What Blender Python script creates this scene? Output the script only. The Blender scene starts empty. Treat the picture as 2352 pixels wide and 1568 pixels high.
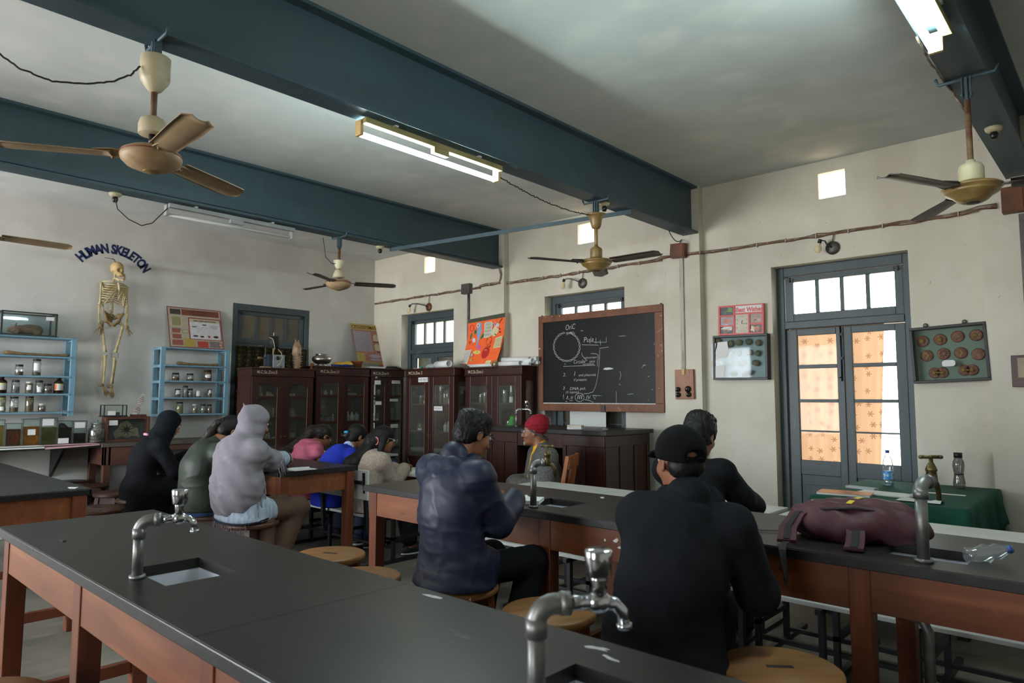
import bpy, bmesh, math, random
import numpy as np
from mathutils import Vector, Matrix, Euler
random.seed(7)
rng = np.random.default_rng(7)
S = bpy.context.scene
COL = S.collection
PI = math.pi
R = math.radians

# ------------------------------------------------------------------ camera, world, lights, exposure
cam_d = bpy.data.cameras.new('camera')
cam = bpy.data.objects.new('camera', cam_d); COL.objects.link(cam)
cam_d.sensor_width = 36.0; cam_d.lens = 24.0; cam_d.clip_start = 0.02
YAW, PITCH, ROLL = R(42.606), R(4.742), R(0.098)
fw = Vector((-math.sin(YAW)*math.cos(PITCH), math.cos(YAW)*math.cos(PITCH), math.sin(PITCH)))
rt0 = Vector((math.cos(YAW), math.sin(YAW), 0)); up0 = rt0.cross(fw)
rt = rt0*math.cos(ROLL)+up0*math.sin(ROLL); up = -rt0*math.sin(ROLL)+up0*math.cos(ROLL)
EYE = Vector((0, 0, 1.5))
m3 = Matrix((rt, up, -fw)).transposed()
cam.matrix_world = Matrix.Translation(EYE) @ m3.to_4x4()
cam_d.dof.use_dof = True; cam_d.dof.focus_distance = 4.6; cam_d.dof.aperture_fstop = 4.0
S.camera = cam
S.view_settings.view_transform = 'Standard'; S.view_settings.look = 'None'
S.view_settings.exposure = 0.0; S.view_settings.gamma = 1.0
S.view_settings.use_curve_mapping = False
S.cycles.max_bounces = 7; S.cycles.diffuse_bounces = 4; S.cycles.glossy_bounces = 3
S.cycles.transmission_bounces = 5; S.cycles.transparent_max_bounces = 12
S.cycles.caustics_reflective = False; S.cycles.caustics_refractive = False
S.cycles.sample_clamp_indirect = 4.0
S.cycles.use_denoising = True

world = bpy.data.worlds.new('sky'); S.world = world; world.use_nodes = True
wn = world.node_tree; wb = wn.nodes['Background']
wtc = wn.nodes.new('ShaderNodeTexCoord'); wsp = wn.nodes.new('ShaderNodeSeparateXYZ')
wr = wn.nodes.new('ShaderNodeValToRGB')
wn.links.new(wtc.outputs['Generated'], wsp.inputs[0])
wmp = wn.nodes.new('ShaderNodeMapRange'); wmp.inputs[1].default_value = -1; wmp.inputs[2].default_value = 1
wn.links.new(wsp.outputs[2], wmp.inputs[0]); wn.links.new(wmp.outputs[0], wr.inputs[0])
wr.color_ramp.elements[0].position = 0.44; wr.color_ramp.elements[0].color = (1.0, 0.80, 0.62, 1)
wr.color_ramp.elements[1].position = 0.54; wr.color_ramp.elements[1].color = (0.93, 0.97, 1.0, 1)
wn.links.new(wr.outputs[0], wb.inputs[0]); wb.inputs[1].default_value = 10.0

def area(name, loc, rot, sx, sy, power, color, portal=False):
    l = bpy.data.lights.new(name, 'AREA'); l.shape = 'RECTANGLE'; l.size = sx; l.size_y = sy
    l.energy = power; l.color = color
    if portal: l.cycles.is_portal = True
    o = bpy.data.objects.new(name, l); COL.objects.link(o); o.location = loc; o.rotation_euler = rot
    return o
# daylight through the window openings of the wall behind the camera (they face +y)
REAR_WINDOWS = [(-8.0, 1.5), (-5.95, 1.5), (-1.1, 1.6)]
for (wx, ww), pw in zip(REAR_WINDOWS, (240.0, 220.0, 20.0)):
    area('daylight', (wx, -3.93, 1.72), (R(90), 0, 0), ww, 2.15, pw, (0.86, 0.93, 1.0))

# ------------------------------------------------------------------ materials
def lin(r, g, b):
    f = lambda v: v/12.92 if v <= 0.04045 else ((v+0.055)/1.055)**2.4
    return (f(r/255), f(g/255), f(b/255), 1.0)
MATS = {}
def mat(name, rgb, rough=0.6, metal=0.0, var=0.12, scale=6.0, stretch=None, spec=0.5, bump=0.0, bscale=None,
        rgb2=None, trans=0.0, coat=0.0, emis=None, estr=0.0, alpha=None, detail=4.0, rvar=0.0, sheen=0.0):
    """Principled material with object-space noise colour variation; stretch = (x,y,z) scale for grain."""
    if name in MATS: return MATS[name]
    m = bpy.data.materials.new(name); m.use_nodes = True; MATS[name] = m
    n = m.node_tree.nodes; L = m.node_tree.links; b = n['Principled BSDF']
    c = lin(*rgb)
    b.inputs['Base Color'].default_value = c
    b.inputs['Roughness'].default_value = rough; b.inputs['Metallic'].default_value = metal
    b.inputs['Specular IOR Level'].default_value = spec
    if trans: b.inputs['Transmission Weight'].default_value = trans
    if coat: b.inputs['Coat Weight'].default_value = coat
    if sheen: b.inputs['Sheen Weight'].default_value = sheen
    if emis: b.inputs['Emission Color'].default_value = (*emis, 1); b.inputs['Emission Strength'].default_value = estr
    if alpha is not None: b.inputs['Alpha'].default_value = alpha
    if var or bump or rgb2:
        tc = n.new('ShaderNodeTexCoord'); mp = n.new('ShaderNodeMapping')
        L.new(tc.outputs['Object'], mp.inputs[0])
        if stretch: mp.inputs['Scale'].default_value = stretch
        nz = n.new('ShaderNodeTexNoise'); nz.inputs['Scale'].default_value = scale; nz.inputs['Detail'].default_value = detail
        L.new(mp.outputs[0], nz.inputs[0])
        if var or rgb2:
            rp = n.new('ShaderNodeValToRGB')
            c2 = lin(*rgb2) if rgb2 else tuple(min(1, v*(1+var)) for v in c[:3])+(1,)
            c1 = c if rgb2 else tuple(v*(1-var) for v in c[:3])+(1,)
            rp.color_ramp.elements[0].color = c1; rp.color_ramp.elements[1].color = c2
            rp.color_ramp.elements[0].position = 0.32; rp.color_ramp.elements[1].position = 0.68
            L.new(nz.outputs[0], rp.inputs[0]); L.new(rp.outputs[0], b.inputs['Base Color'])
        if rvar:
            mr = n.new('ShaderNodeMapRange'); mr.inputs[3].default_value = rough-rvar; mr.inputs[4].default_value = rough+rvar
            mr.inputs[1].default_value = .3; mr.inputs[2].default_value = .7
            L.new(nz.outputs[0], mr.inputs[0]); L.new(mr.outputs[0], b.inputs['Roughness'])
        if bump:
            bp = n.new('ShaderNodeBump'); bp.inputs['Strength'].default_value = bump; bp.inputs['Distance'].default_value = 0.01
            if bscale:
                nb = n.new('ShaderNodeTexNoise'); nb.inputs['Scale'].default_value = bscale; L.new(mp.outputs[0], nb.inputs[0]); L.new(nb.outputs[0], bp.inputs['Height'])
            else: L.new(nz.outputs[0], bp.inputs['Height'])
            L.new(bp.outputs[0], b.inputs['Normal'])
    return m
def layered(name, base, layers, rough=0.7, spec=0.4, bump=0.0, bscale=40.0, rlayers=None, coat=0):
    """Base colour with noise-masked stain layers: (rgb, scale, lo, hi, stretch)."""
    if name in MATS: return MATS[name]
    m = bpy.data.materials.new(name); m.use_nodes = True; MATS[name] = m
    n = m.node_tree.nodes; L = m.node_tree.links; b = n['Principled BSDF']
    b.inputs['Roughness'].default_value = rough; b.inputs['Specular IOR Level'].default_value = spec
    if coat: b.inputs['Coat Weight'].default_value = coat
    tc = n.new('ShaderNodeTexCoord'); prev = None
    for rgb, sc, lo, hi, st in layers:
        mp = n.new('ShaderNodeMapping'); L.new(tc.outputs['Object'], mp.inputs[0])
        if st: mp.inputs['Scale'].default_value = st
        mp.inputs['Location'].default_value = (len(name)*1.7+sc, sc*.3, 0)
        nz = n.new('ShaderNodeTexNoise'); nz.inputs['Scale'].default_value = sc; nz.inputs['Detail'].default_value = 6
        L.new(mp.outputs[0], nz.inputs[0])
        mr = n.new('ShaderNodeMapRange'); mr.inputs[1].default_value = lo; mr.inputs[2].default_value = hi; L.new(nz.outputs[0], mr.inputs[0])
        mx = n.new('ShaderNodeMix'); mx.data_type = 'RGBA'
        L.new(mr.outputs[0], mx.inputs[0])
        if prev is None: mx.inputs[6].default_value = lin(*base)
        else: L.new(prev, mx.inputs[6])
        mx.inputs[7].default_value = lin(*rgb); prev = mx.outputs[2]
    L.new(prev, b.inputs['Base Color'])
    if bump:
        nb = n.new('ShaderNodeTexNoise'); nb.inputs['Scale'].default_value = bscale; L.new(tc.outputs['Object'], nb.inputs[0])
        bp = n.new('ShaderNodeBump'); bp.inputs['Strength'].default_value = bump; bp.inputs['Distance'].default_value = 0.01
        L.new(nb.outputs[0], bp.inputs['Height']); L.new(bp.outputs[0], b.inputs['Normal'])
    return m
def glass(name, tint=(0.92, 0.96, 0.95), refl=0.08, haze=0.0, hazecol=(190, 190, 180), rough=0.03, fmax=0.75):
    """Thin clear pane: transparent with a mirror-like sheen and optional dust."""
    if name in MATS: return MATS[name]
    m = bpy.data.materials.new(name); m.use_nodes = True; MATS[name] = m
    n = m.node_tree.nodes; L = m.node_tree.links
    n.remove(n['Principled BSDF']); out = n['Material Output']
    t = n.new('ShaderNodeBsdfTransparent'); t.inputs[0].default_value = (*tint, 1)
    g = n.new('ShaderNodeBsdfGlossy'); g.inputs['Roughness'].default_value = rough; g.inputs[0].default_value = (1, 1, 1, 1)
    fr = n.new('ShaderNodeLayerWeight'); fr.inputs[0].default_value = 0.25
    mr = n.new('ShaderNodeMapRange'); mr.inputs[3].default_value = refl; mr.inputs[4].default_value = fmax
    L.new(fr.outputs['Fresnel'], mr.inputs[0])
    mx = n.new('ShaderNodeMixShader'); L.new(mr.outputs[0], mx.inputs[0]); L.new(t.outputs[0], mx.inputs[1]); L.new(g.outputs[0], mx.inputs[2])
    last = mx.outputs[0]
    if haze:
        d = n.new('ShaderNodeBsdfDiffuse'); d.inputs[0].default_value = lin(*hazecol)
        m2 = n.new('ShaderNodeMixShader')
        tc = n.new('ShaderNodeTexCoord'); nz = n.new('ShaderNodeTexNoise'); nz.inputs['Scale'].default_value = 5; L.new(tc.outputs['Object'], nz.inputs[0])
        mm = n.new('ShaderNodeMapRange'); mm.inputs[3].default_value = haze*.5; mm.inputs[4].default_value = haze*1.5; L.new(nz.outputs[0], mm.inputs[0])
        L.new(mm.outputs[0], m2.inputs[0]); L.new(last, m2.inputs[1]); L.new(d.outputs[0], m2.inputs[2]); last = m2.outputs[0]
    L.new(last, out.inputs['Surface'])
    return m
M = {}
M['wall'] = layered('limewash_wall', (204, 202, 196), [((190, 188, 182), 1.1, .42, .75, None), ((214, 212, 205), 2.3, .5, .8, None), ((176, 172, 160), .8, .6, .85, (1, 1, .5)), ((150, 144, 132), 26., .70, .78, None)], rough=.85, spec=.2, bump=.12, bscale=9)
M['wall_warm_lit'] = layered('cream_limewash_wall', (210, 205, 190), [((196, 190, 174), 1.1, .42, .75, None), ((218, 214, 200), 2.3, .5, .8, None), ((180, 170, 148), .8, .6, .85, (1, 1, .5)), ((150, 140, 120), 26., .70, .78, None)], rough=.85, spec=.2, bump=.12, bscale=9)  # warm light from the vents is put into this back wall colour
M['ceil'] = layered('ceiling_paint', (202, 206, 202), [((184, 188, 183), .9, .45, .75, None), ((215, 214, 208), 3., .5, .8, None)], rough=.9, spec=.15, bump=.06, bscale=6)
M['floor'] = layered('cement_floor', (118, 112, 102), [((92, 88, 80), 2.2, .4, .7, None), ((140, 134, 122), 7., .55, .8, (1, .4, 1)), ((70, 66, 62), 3.3, .62, .8, (.5, 2, 1))], rough=.55, spec=.4, bump=.05)
M['beam'] = layered('beam_paint', (64, 84, 92), [((56, 75, 83), 1.4, .4, .7, (3, 1, 3)), ((76, 92, 97), 4, .6, .85, None)], rough=.5, spec=.4, bump=.05)
M['door'] = layered('door_paint', (68, 80, 84), [((60, 71, 76), 3, .4, .7, (2, 2, .5)), ((84, 96, 99), 14, .66, .8, (2, 2, .4))], rough=.45, spec=.45, bump=.05)
M['slab'] = layered('black_bench_top', (37, 34, 32), [((29, 27, 26), 2.0, .4, .65, (.6, 2, 1)), ((50, 46, 43), 1.3, .52, .8, (.4, 2.5, 1)), ((84, 82, 80), 9, .67, .8, (.5, 2, 1)), ((24, 23, 22), 5, .62, .75, None)], rough=.36, spec=.36, bump=.05, bscale=30)
M['edge'] = mat('black_edge', (26, 25, 26), .35, var=.35, scale=14, bump=.2)
M['wood'] = layered('bench_wood', (126, 72, 40), [((104, 56, 30), 2.0, .42, .7, (.5, 4, 3)), ((148, 90, 54), 4.0, .55, .8, (.3, 6, 4)), ((164, 104, 66), 3.0, .68, .8, None), ((86, 44, 28), 7., .66, .8, (.4, 5, 3))], rough=.4, spec=.45, bump=.04)
M['leg'] = layered('bench_leg_wood', (112, 58, 34), [((88, 44, 26), 2.5, .42, .7, (5, 5, .5)), ((134, 76, 46), 5., .58, .8, (6, 6, .4))], rough=.4, spec=.45)
M['stool'] = layered('stool_wood', (146, 104, 62), [((122, 84, 50), 3, .4, .7, (.6, 6, 1)), ((166, 116, 68), 6, .55, .8, (.6, 6, 1)), ((90, 58, 34), 8, .66, .8, None)], rough=.38, spec=.5)
M['stool_dark'] = layered('dark_stool_wood', (84, 52, 36), [((64, 40, 28), 3, .4, .7, (.6, 6, 1)), ((104, 68, 48), 6, .58, .8, None)], rough=.4, spec=.5)
M['cab'] = layered('cabinet_wood', (58, 28, 19), [((44, 20, 14), 2, .4, .7, (3, 3, .4)), ((74, 36, 24), 4, .56, .8, (4, 4, .3))], rough=.35, spec=.5)
M['cabin'] = layered('cabinet_inside', (92, 56, 36), [((70, 42, 28), 2, .4, .7, (3, 3, .6)), ((108, 66, 42), 4, .55, .8, None)], rough=.6)
M['cab_pale'] = mat('bare_wood_edge', (150, 112, 84), .5, var=.2)
M['frame'] = layered('board_frame_wood', (116, 70, 42), [((98, 56, 32), 3, .4, .7, (4, 4, 1)), ((134, 84, 52), 6, .58, .8, None)], rough=.5)
M['board'] = layered('chalkboard', (17, 19, 20), [((24, 26, 27), 1.6, .4, .7, None), ((44, 46, 47), 3.2, .6, .85, (1, 1, .6))], rough=.38, spec=.2, bump=.02, bscale=60)
M['chalk'] = mat('chalk', (205, 205, 200), .9, var=.15, scale=90)
M['white'] = mat('white_laminate', (206, 206, 202), .35, var=.05)
M['black_iron'] = mat('black_painted_iron', (24, 25, 28), .45, var=.2)
M['blue'] = layered('pale_blue_paint', (122, 160, 178), [((110, 148, 166), 4, .4, .7, None), ((146, 178, 194), 9, .6, .8, None), ((92, 110, 112), 16, .68, .78, None)], rough=.6)
M['steel'] = mat('galvanised_pipe', (128, 128, 126), .42, metal=.75, var=.25, scale=12)
M['chrome'] = mat('chrome', (205, 208, 212), .12, metal=1, var=0)
M['brass'] = mat('old_brass', (104, 92, 60), .4, metal=.8, var=.25, scale=30)
M['iron'] = mat('dull_iron', (92, 90, 86), .5, metal=.6, var=.25, scale=20)
M['gold'] = layered('gold_fan_paint', (140, 112, 62), [((110, 86, 46), 6, .4, .7, None), ((160, 134, 84), 10, .58, .8, None)], rough=.38, spec=.6)
M['cream'] = layered('aged_cream_enamel', (196, 188, 158), [((176, 164, 128), 5, .45, .75, None), ((146, 120, 86), 12, .66, .8, None)], rough=.45)
M['fan_tan'] = layered('aged_tan_fan_paint', (160, 132, 98), [((136, 104, 74), 5, .4, .7, None), ((186, 164, 128), 9, .58, .8, None)], rough=.5)
M['blade_tan'] = layered('dusty_tan_blade', (150, 128, 96), [((116, 94, 68), 4, .42, .7, None), ((170, 150, 118), 9, .55, .8, None)], rough=.5)
M['blade_grey'] = layered('dusty_grey_blade', (96, 84, 74), [((74, 64, 56), 4, .42, .7, None)], rough=.5)
M['blade_dark'] = layered('dusty_dark_blade', (54, 46, 42), [((70, 60, 52), 4, .5, .75, None)], rough=.45)
M['rust'] = layered('rusty_rod', (112, 92, 68), [((90, 56, 36), 18, .45, .65, None)], rough=.7)
M['tube_on'] = mat('lit_tube', (255, 255, 255), .4, var=0, emis=(0.80, 1.0, 1.0), estr=165.0)
M['tube_off'] = mat('unlit_tube', (205, 205, 200), .3, var=.05)
M['batten'] = layered('yellowed_batten', (150, 138, 92), [((124, 108, 70), 6, .45, .75, None)], rough=.5)
M['greybatten'] = mat('grey_batten', (150, 152, 150), .5, var=.15)
M['bakelite'] = mat('black_bakelite', (26, 22, 20), .3, var=.1)
M['brownbox'] = layered('brown_junction_box', (110, 66, 40), [((78, 44, 28), 5, .45, .7, None)], rough=.45)
M['wire'] = layered('old_wiring', (120, 100, 84), [((150, 136, 120), 14, .5, .6, None), ((92, 58, 44), 9, .55, .7, None)], rough=.8)
M['wire_dark'] = mat('dark_flex', (44, 40, 36), .7, var=.2)
M['paper'] = mat('white_paper', (226, 226, 224), .8, var=.04)
M['ink'] = mat('black_ink', (28, 28, 30), .8, var=0)
M['greyink'] = mat('grey_print', (120, 118, 118), .8, var=.2, scale=40)
M['ivory'] = layered('ivory_bone', (196, 178, 132), [((160, 138, 92), 14, .45, .7, None), ((212, 200, 164), 20, .55, .75, None)], rough=.55)
M['bone_dark'] = layered('brown_bone', (140, 116, 78), [((104, 82, 52), 14, .45, .7, None)], rough=.6)
M['navyletter'] = mat('navy_letter_paint', (26, 38, 84), .6, var=.1)
M['porcelain'] = mat('white_porcelain', (224, 228, 236), .15, var=.03)
M['skin'] = mat('brown_skin', (140, 92, 66), .5, var=.08, scale=12)
M['skin_dark'] = mat('deep_brown_skin', (110, 70, 50), .5, var=.08, scale=12)
M['skin_light'] = mat('light_brown_skin', (168, 114, 86), .5, var=.08, scale=12)
M['hair'] = mat('black_hair', (17, 15, 15), .55, var=.35, scale=60, stretch=(1, 1, .12), spec=.3)
M['hair_brown'] = mat('dark_brown_hair', (34, 26, 22), .5, var=.35, scale=60, stretch=(1, 1, .12), spec=.35)
M['clear'] = glass('clear_glass', refl=.004, haze=.015, fmax=.35)
M['pane'] = glass('dusty_door_pane', refl=0.0, haze=.04, fmax=.22)
M['cabglass'] = glass('cabinet_glass', tint=(.88, .9, .89), refl=.012, haze=.05, fmax=.5)
M['jar'] = glass('jar_glass', tint=(.86, .90, .88), refl=.12, haze=.10, rough=.06)
M['lid_black'] = mat('black_lid', (24, 23, 23), .4, var=.1)
M['lid_white'] = mat('white_lid', (200, 198, 190), .5, var=.05)

# ------------------------------------------------------------------ mesh builder
class MB:
    """Collects shapes and links them as one mesh object; material slots by key."""
    def __init__(s): s.v = []; s.f = []; s.m = []; s.keys = []; s.sm = []
    def mi(s, k):
        if k not in s.keys: s.keys.append(k)
        return s.keys.index(k)
    def add(s, vs, fs, k='', smooth=False, T=None):
        o = len(s.v); i = s.mi(k)
        if T is not None: vs = [T @ Vector(v) for v in vs]
        s.v += [tuple(v) for v in vs]
        for f in fs: s.f.append([o+a for a in f]); s.m.append(i); s.sm.append(smooth)
        return s
    def box(s, x0, x1, y0, y1, z0, z1, k='', T=None):
        v = [(x, y, z) for z in (z0, z1) for y in (y0, y1) for x in (x0, x1)]
        return s.add(v, [(0, 2, 3, 1), (4, 5, 7, 6), (0, 1, 5, 4), (2, 6, 7, 3), (0, 4, 6, 2), (1, 3, 7, 5)], k, T=T)
    def frustum(s, a, b, k='', T=None):
        """a, b: rectangles (x0,x1,y0,y1,z) bottom and top."""
        v = [(a[0], a[2], a[4]), (a[1], a[2], a[4]), (a[0], a[3], a[4]), (a[1], a[3], a[4]), (b[0], b[2], b[4]), (b[1], b[2], b[4]), (b[0], b[3], b[4]), (b[1], b[3], b[4])]
        return s.add(v, [(0, 2, 3, 1), (4, 5, 7, 6), (0, 1, 5, 4), (2, 6, 7, 3), (0, 4, 6, 2), (1, 3, 7, 5)], k, T=T)
    def tube(s, pts, r, k='', n=8, T=None, cap=True, flat=1.0):
        pts = [Vector(p) for p in pts]
        rs = r if isinstance(r, (list, tuple)) else [r]*len(pts)
        vs = []; fs = []; pv = None
        for i, p in enumerate(pts):
            d = (pts[min(i+1, len(pts)-1)]-pts[max(i-1, 0)])
            d = d.normalized() if d.length > 1e-9 else Vector((0, 0, 1))
            if pv is None:
                a = Vector((0, 0, 1)) if abs(d.z) < .9 else Vector((1, 0, 0))
                u = d.cross(a).normalized()
            else:
                u = (pv-d*pv.dot(d)); u = u.normalized() if u.length > 1e-6 else d.orthogonal().normalized()
            pv = u; w = d.cross(u)
            for j in range(n):
                t = 2*PI*j/n; vs.append(p+(u*math.cos(t)+w*math.sin(t)*flat)*rs[i])
        for i in range(len(pts)-1):
            for j in range(n):
                a = i*n+j; b = i*n+(j+1) % n; fs.append((a, b, b+n, a+n))
        if cap: fs.append(tuple(range(n-1, -1, -1))); fs.append(tuple((len(pts)-1)*n+j for j in range(n)))
        return s.add(vs, fs, k, True, T)
    def cyl(s, p0, p1, r0, r1=None, k='', n=16, T=None):
        return s.tube([p0, p1], [r0, r0 if r1 is None else r1], k, n, T)
    def lathe(s, prof, c=(0, 0, 0), k='', n=20, T=None, smooth=True):
        """prof: [(radius, z)] bottom to top about the vertical axis at c."""
        vs = []; fs = []
        for r, z in prof:
            for j in range(n):
                t = 2*PI*j/n; vs.append((c[0]+r*math.cos(t), c[1]+r*math.sin(t), c[2]+z))
        for i in range(len(prof)-1):
            for j in range(n):
                a = i*n+j; b = i*n+(j+1) % n; fs.append((a, b, b+n, a+n))
        if prof[0][0] > 1e-5: fs.append(tuple(range(n-1, -1, -1)))
        if prof[-1][0] > 1e-5: fs.append(tuple((len(prof)-1)*n+j for j in range(n)))
        return s.add(vs, fs, k, smooth, T)
    def ball(s, c, r, k='', n=14, m=9, T=None, rot=None):
        if not isinstance(r, (tuple, list)): r = (r, r, r)
        vs = []; fs = []
        E = (rot or Matrix.Identity(3))
        for i in range(m+1):
            ph = PI*i/m
            for j in range(n):
                t = 2*PI*j/n
                q = E @ Vector((r[0]*math.sin(ph)*math.cos(t), r[1]*math.sin(ph)*math.sin(t), -r[2]*math.cos(ph)))
                vs.append(Vector(c)+q)
        for i in range(m):
            for j in range(n):
                a = i*n+j; b = i*n+(j+1) % n; fs.append((a, b, b+n, a+n))
        return s.add(vs, fs, k, True, T)
    def prism(s, poly, h, k='', T=None):
        """poly in xy extruded from z=0 to z=h."""
        n = len(poly)
        ar = sum(poly[i][0]*poly[(i+1) % n][1]-poly[(i+1) % n][0]*poly[i][1] for i in range(n))
        if ar < 0: poly = poly[::-1]
        vs = [(x, y, 0) for x, y in poly]+[(x, y, h) for x, y in poly]
        fs = [tuple(range(n-1, -1, -1)), tuple(range(n, 2*n))]+[(i, (i+1) % n, n+(i+1) % n, n+i) for i in range(n)]
        return s.add(vs, fs, k, T=T)
    def grid(s, fn, nu, nv, k='', smooth=True, T=None):
        vs = [fn(i/nu, j/nv) for j in range(nv+1) for i in range(nu+1)]
        fs = [(j*(nu+1)+i, j*(nu+1)+i+1, (j+1)*(nu+1)+i+1, (j+1)*(nu+1)+i) for j in range(nv) for i in range(nu)]
        return s.add(vs, fs, k, smooth, T)
    def build(s, name, mats=None, parent=None, bevel=0.0, loc=None, sub=0, solid=0):
        me = bpy.data.meshes.new(name); me.from_pydata(s.v, [], s.f)
        keys = s.keys
        for k in keys:
            mm = mats if not isinstance(mats, dict) else mats.get(k)
            if mm is None: mm = M[k]
            me.materials.append(mm)
        me.polygons.foreach_set('material_index', s.m); me.polygons.foreach_set('use_smooth', s.sm)
        me.update()
        o = bpy.data.objects.new(name, me); COL.objects.link(o)
        if loc: o.location = loc
        if parent: o.parent = parent
        if solid:
            md = o.modifiers.new('solid', 'SOLIDIFY'); md.thickness = solid; md.offset = 0
        if bevel:
            md = o.modifiers.new('bevel', 'BEVEL'); md.width = bevel; md.segments = 2; md.limit_method = 'ANGLE'; md.angle_limit = R(50)
        if sub:
            md = o.modifiers.new('sub', 'SUBSURF'); md.levels = sub; md.render_levels = sub
        return o
def tag(o, label, cat, group=None, kind=None):
    o['label'] = label; o['category'] = cat
    if group: o['group'] = group
    if kind: o['kind'] = kind
    return o
def thing(name, label, cat, loc=(0, 0, 0), rz=0.0, group=None, rot=None):
    o = bpy.data.objects.new(name, None); COL.objects.link(o)
    o.location = loc; o.rotation_euler = rot or (0, 0, rz); o.empty_display_size = .05
    return tag(o, label, cat, group)
def struct(o):
    o['kind'] = 'structure'; return o
def copy_tree(o, parent=None):
    c = o.copy(); COL.objects.link(c)
    if parent is not None: c.parent = parent
    for ch in list(o.children): copy_tree(ch, c)
    return c
FONT_T = {}
def text_geo(s, size=1.0, shear=0.0, bold=0.0, align='LEFT'):
    """Flat lettering as (verts, faces) in the xy plane, baseline at y=0."""
    key = (s, shear, bold, align)
    if key not in FONT_T:
        cu = bpy.data.curves.new('lettering', 'FONT'); cu.body = s; cu.size = 1; cu.shear = shear; cu.offset = bold; cu.align_x = align
        cu.resolution_u = 3
        o = bpy.data.objects.new('lettering', cu); COL.objects.link(o)
        dg = bpy.context.evaluated_depsgraph_get(); dg.update()
        me = o.evaluated_get(dg).to_mesh()
        FONT_T[key] = ([tuple(v.co) for v in me.vertices], [tuple(p.vertices) for p in me.polygons])
        o.evaluated_get(dg).to_mesh_clear(); bpy.data.objects.remove(o); bpy.data.curves.remove(cu)
    v, f = FONT_T[key]
    return [(x*size, y*size, 0) for x, y, z in v], f
def add_text(mb, s, size, T, k, **kw):
    v, f = text_geo(s, size, **kw); mb.add(v, f, k, T=T)
# frames of reference: text/flat art on the back wall (reads along +x, faces -y) and on the left wall (reads along +y, faces +x)
def BACK(x, z, y): return Matrix(((1, 0, 0, x), (0, 0, -1, y), (0, 1, 0, z), (0, 0, 0, 1)))
def LEFTW(y, z, x): return Matrix(((0, 0, 1, x), (1, 0, 0, y), (0, 1, 0, z), (0, 0, 0, 1)))
ORD = ['first', 'second', 'third', 'fourth', 'fifth', 'sixth', 'seventh', 'eighth', 'ninth', 'tenth']
# ------------------------------------------------------------------ room shell
XL, XR, YF, YB, ZC = -8.98, 3.2, -4.0, 6.5, 3.70
def wall_with_holes(name, a0, a1, holes, t0, t1, axis):
    """holes: (a0, a1, z0, z1). axis 'x': runs along x with thickness in y t0..t1; 'y': runs along y."""
    mb = MB(); cuts = sorted({a0, a1}|{h[0] for h in holes}|{h[1] for h in holes})
    for c0, c1 in zip(cuts, cuts[1:]):
        mid = (c0+c1)/2; z = 0.0
        for h in sorted([h for h in holes if h[0] < mid < h[1]], key=lambda h: h[2])+[(0, 0, ZC, ZC)]:
            if h[2] > z+1e-4:
                if axis == 'x': mb.box(c0, c1, t0, t1, z, h[2])
                else: mb.box(t0, t1, c0, c1, z, h[2])
            z = h[3]
    return struct(mb.build(name, M['wall_warm_lit' if 'back' in name else 'wall']))
DOORS = [(-2.575, -1.40), (-5.425, -4.25), (-8.275, -7.10)]
VENTS = [(-2.11, -1.875), (-4.905, -4.665), (-7.755, -7.515)]
wall_with_holes('wall_back', XL-.3, XR+.3, [(a, b, 0, 2.765) for a, b in DOORS]+[(a, b, 3.345, 3.585) for a, b in VENTS], YB, YB+.04, 'x')
# vent holes widened outward, a shape added to pass more light up to the ceiling
wall_with_holes('wall_back', XL-.3, XR+.3, [(a, b, 0, 2.765) for a, b in DOORS]+[(a-.40, b+.1, 3.0, 3.66) for a, b in VENTS], YB+.04, YB+.32, 'x')
wall_with_holes('wall_left', YF-.3, YB+.32, [(4.19, 5.35, 0, 2.78)], XL-.3, XL, 'y')
wall_with_holes('wall_right', YF-.3, YB+.32, [], XR, XR+.3, 'y')
wall_with_holes('wall_front', XL-.3, XR+.3, [(wx-ww/2, wx+ww/2, .62, 2.82) for wx, ww in REAR_WINDOWS], YF-.3, YF, 'x')
struct(MB().box(XL-.3, XR+.3, YF-.3, YB+.32, ZC, ZC+.2).build('ceiling', M['ceil']))
struct(MB().box(XL-.3, XR+.3, YF-.3, YB+.32, -.2, 0).build('floor', M['floor']))
# unseen panel added behind the closed left door to block the sky
struct(MB().box(XL-.42, XL-.30, 4.0, 5.6, 0, 3.0).build('sky_blocker', M['wall']))
struct(MB().box(-14.5, -9.1, 9.0, 9.2, 0, 5).build('wall_outside', mat('verandah_wall', (226, 204, 164), .9, var=.05)))
struct(MB().box(-20, 12, 6.83, 22, -.25, -.05).build('ground_outside', mat('sunlit_yard', (196, 172, 140), .9, var=.1)))
for i, (a, b) in enumerate(((-3.70, -3.275), (-6.46, -6.04), (-0.865, -0.44))):
    struct(MB().box(a, b, YB-.09, YB, 0, ZC).build('trim_%d' % (i+1), M['wall_warm_lit']))
# steel beams under the ceiling
for xa, xb in ((-3.455, -3.285), (-6.235, -6.065), (-0.685, -0.50)):
    mb = MB(); xm = (xa+xb)/2; y0, y1 = YF, YB-.07
    mb.box(xa, xb, y0, y1, 3.20, 3.222, ''); mb.box(xa, xb, y0, y1, ZC-.022, ZC, '')
    mb.box(xm-.014, xm+.014, y0, y1, 3.222, ZC-.022, '')
    for sx in (-1, 1):
        mb.frustum((xm-.05, xm+.05, y0, y1, 3.222), (xm-.014, xm+.014, y0, y1, 3.25), '')
    struct(mb.build('steel_beam', M['beam']))
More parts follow.
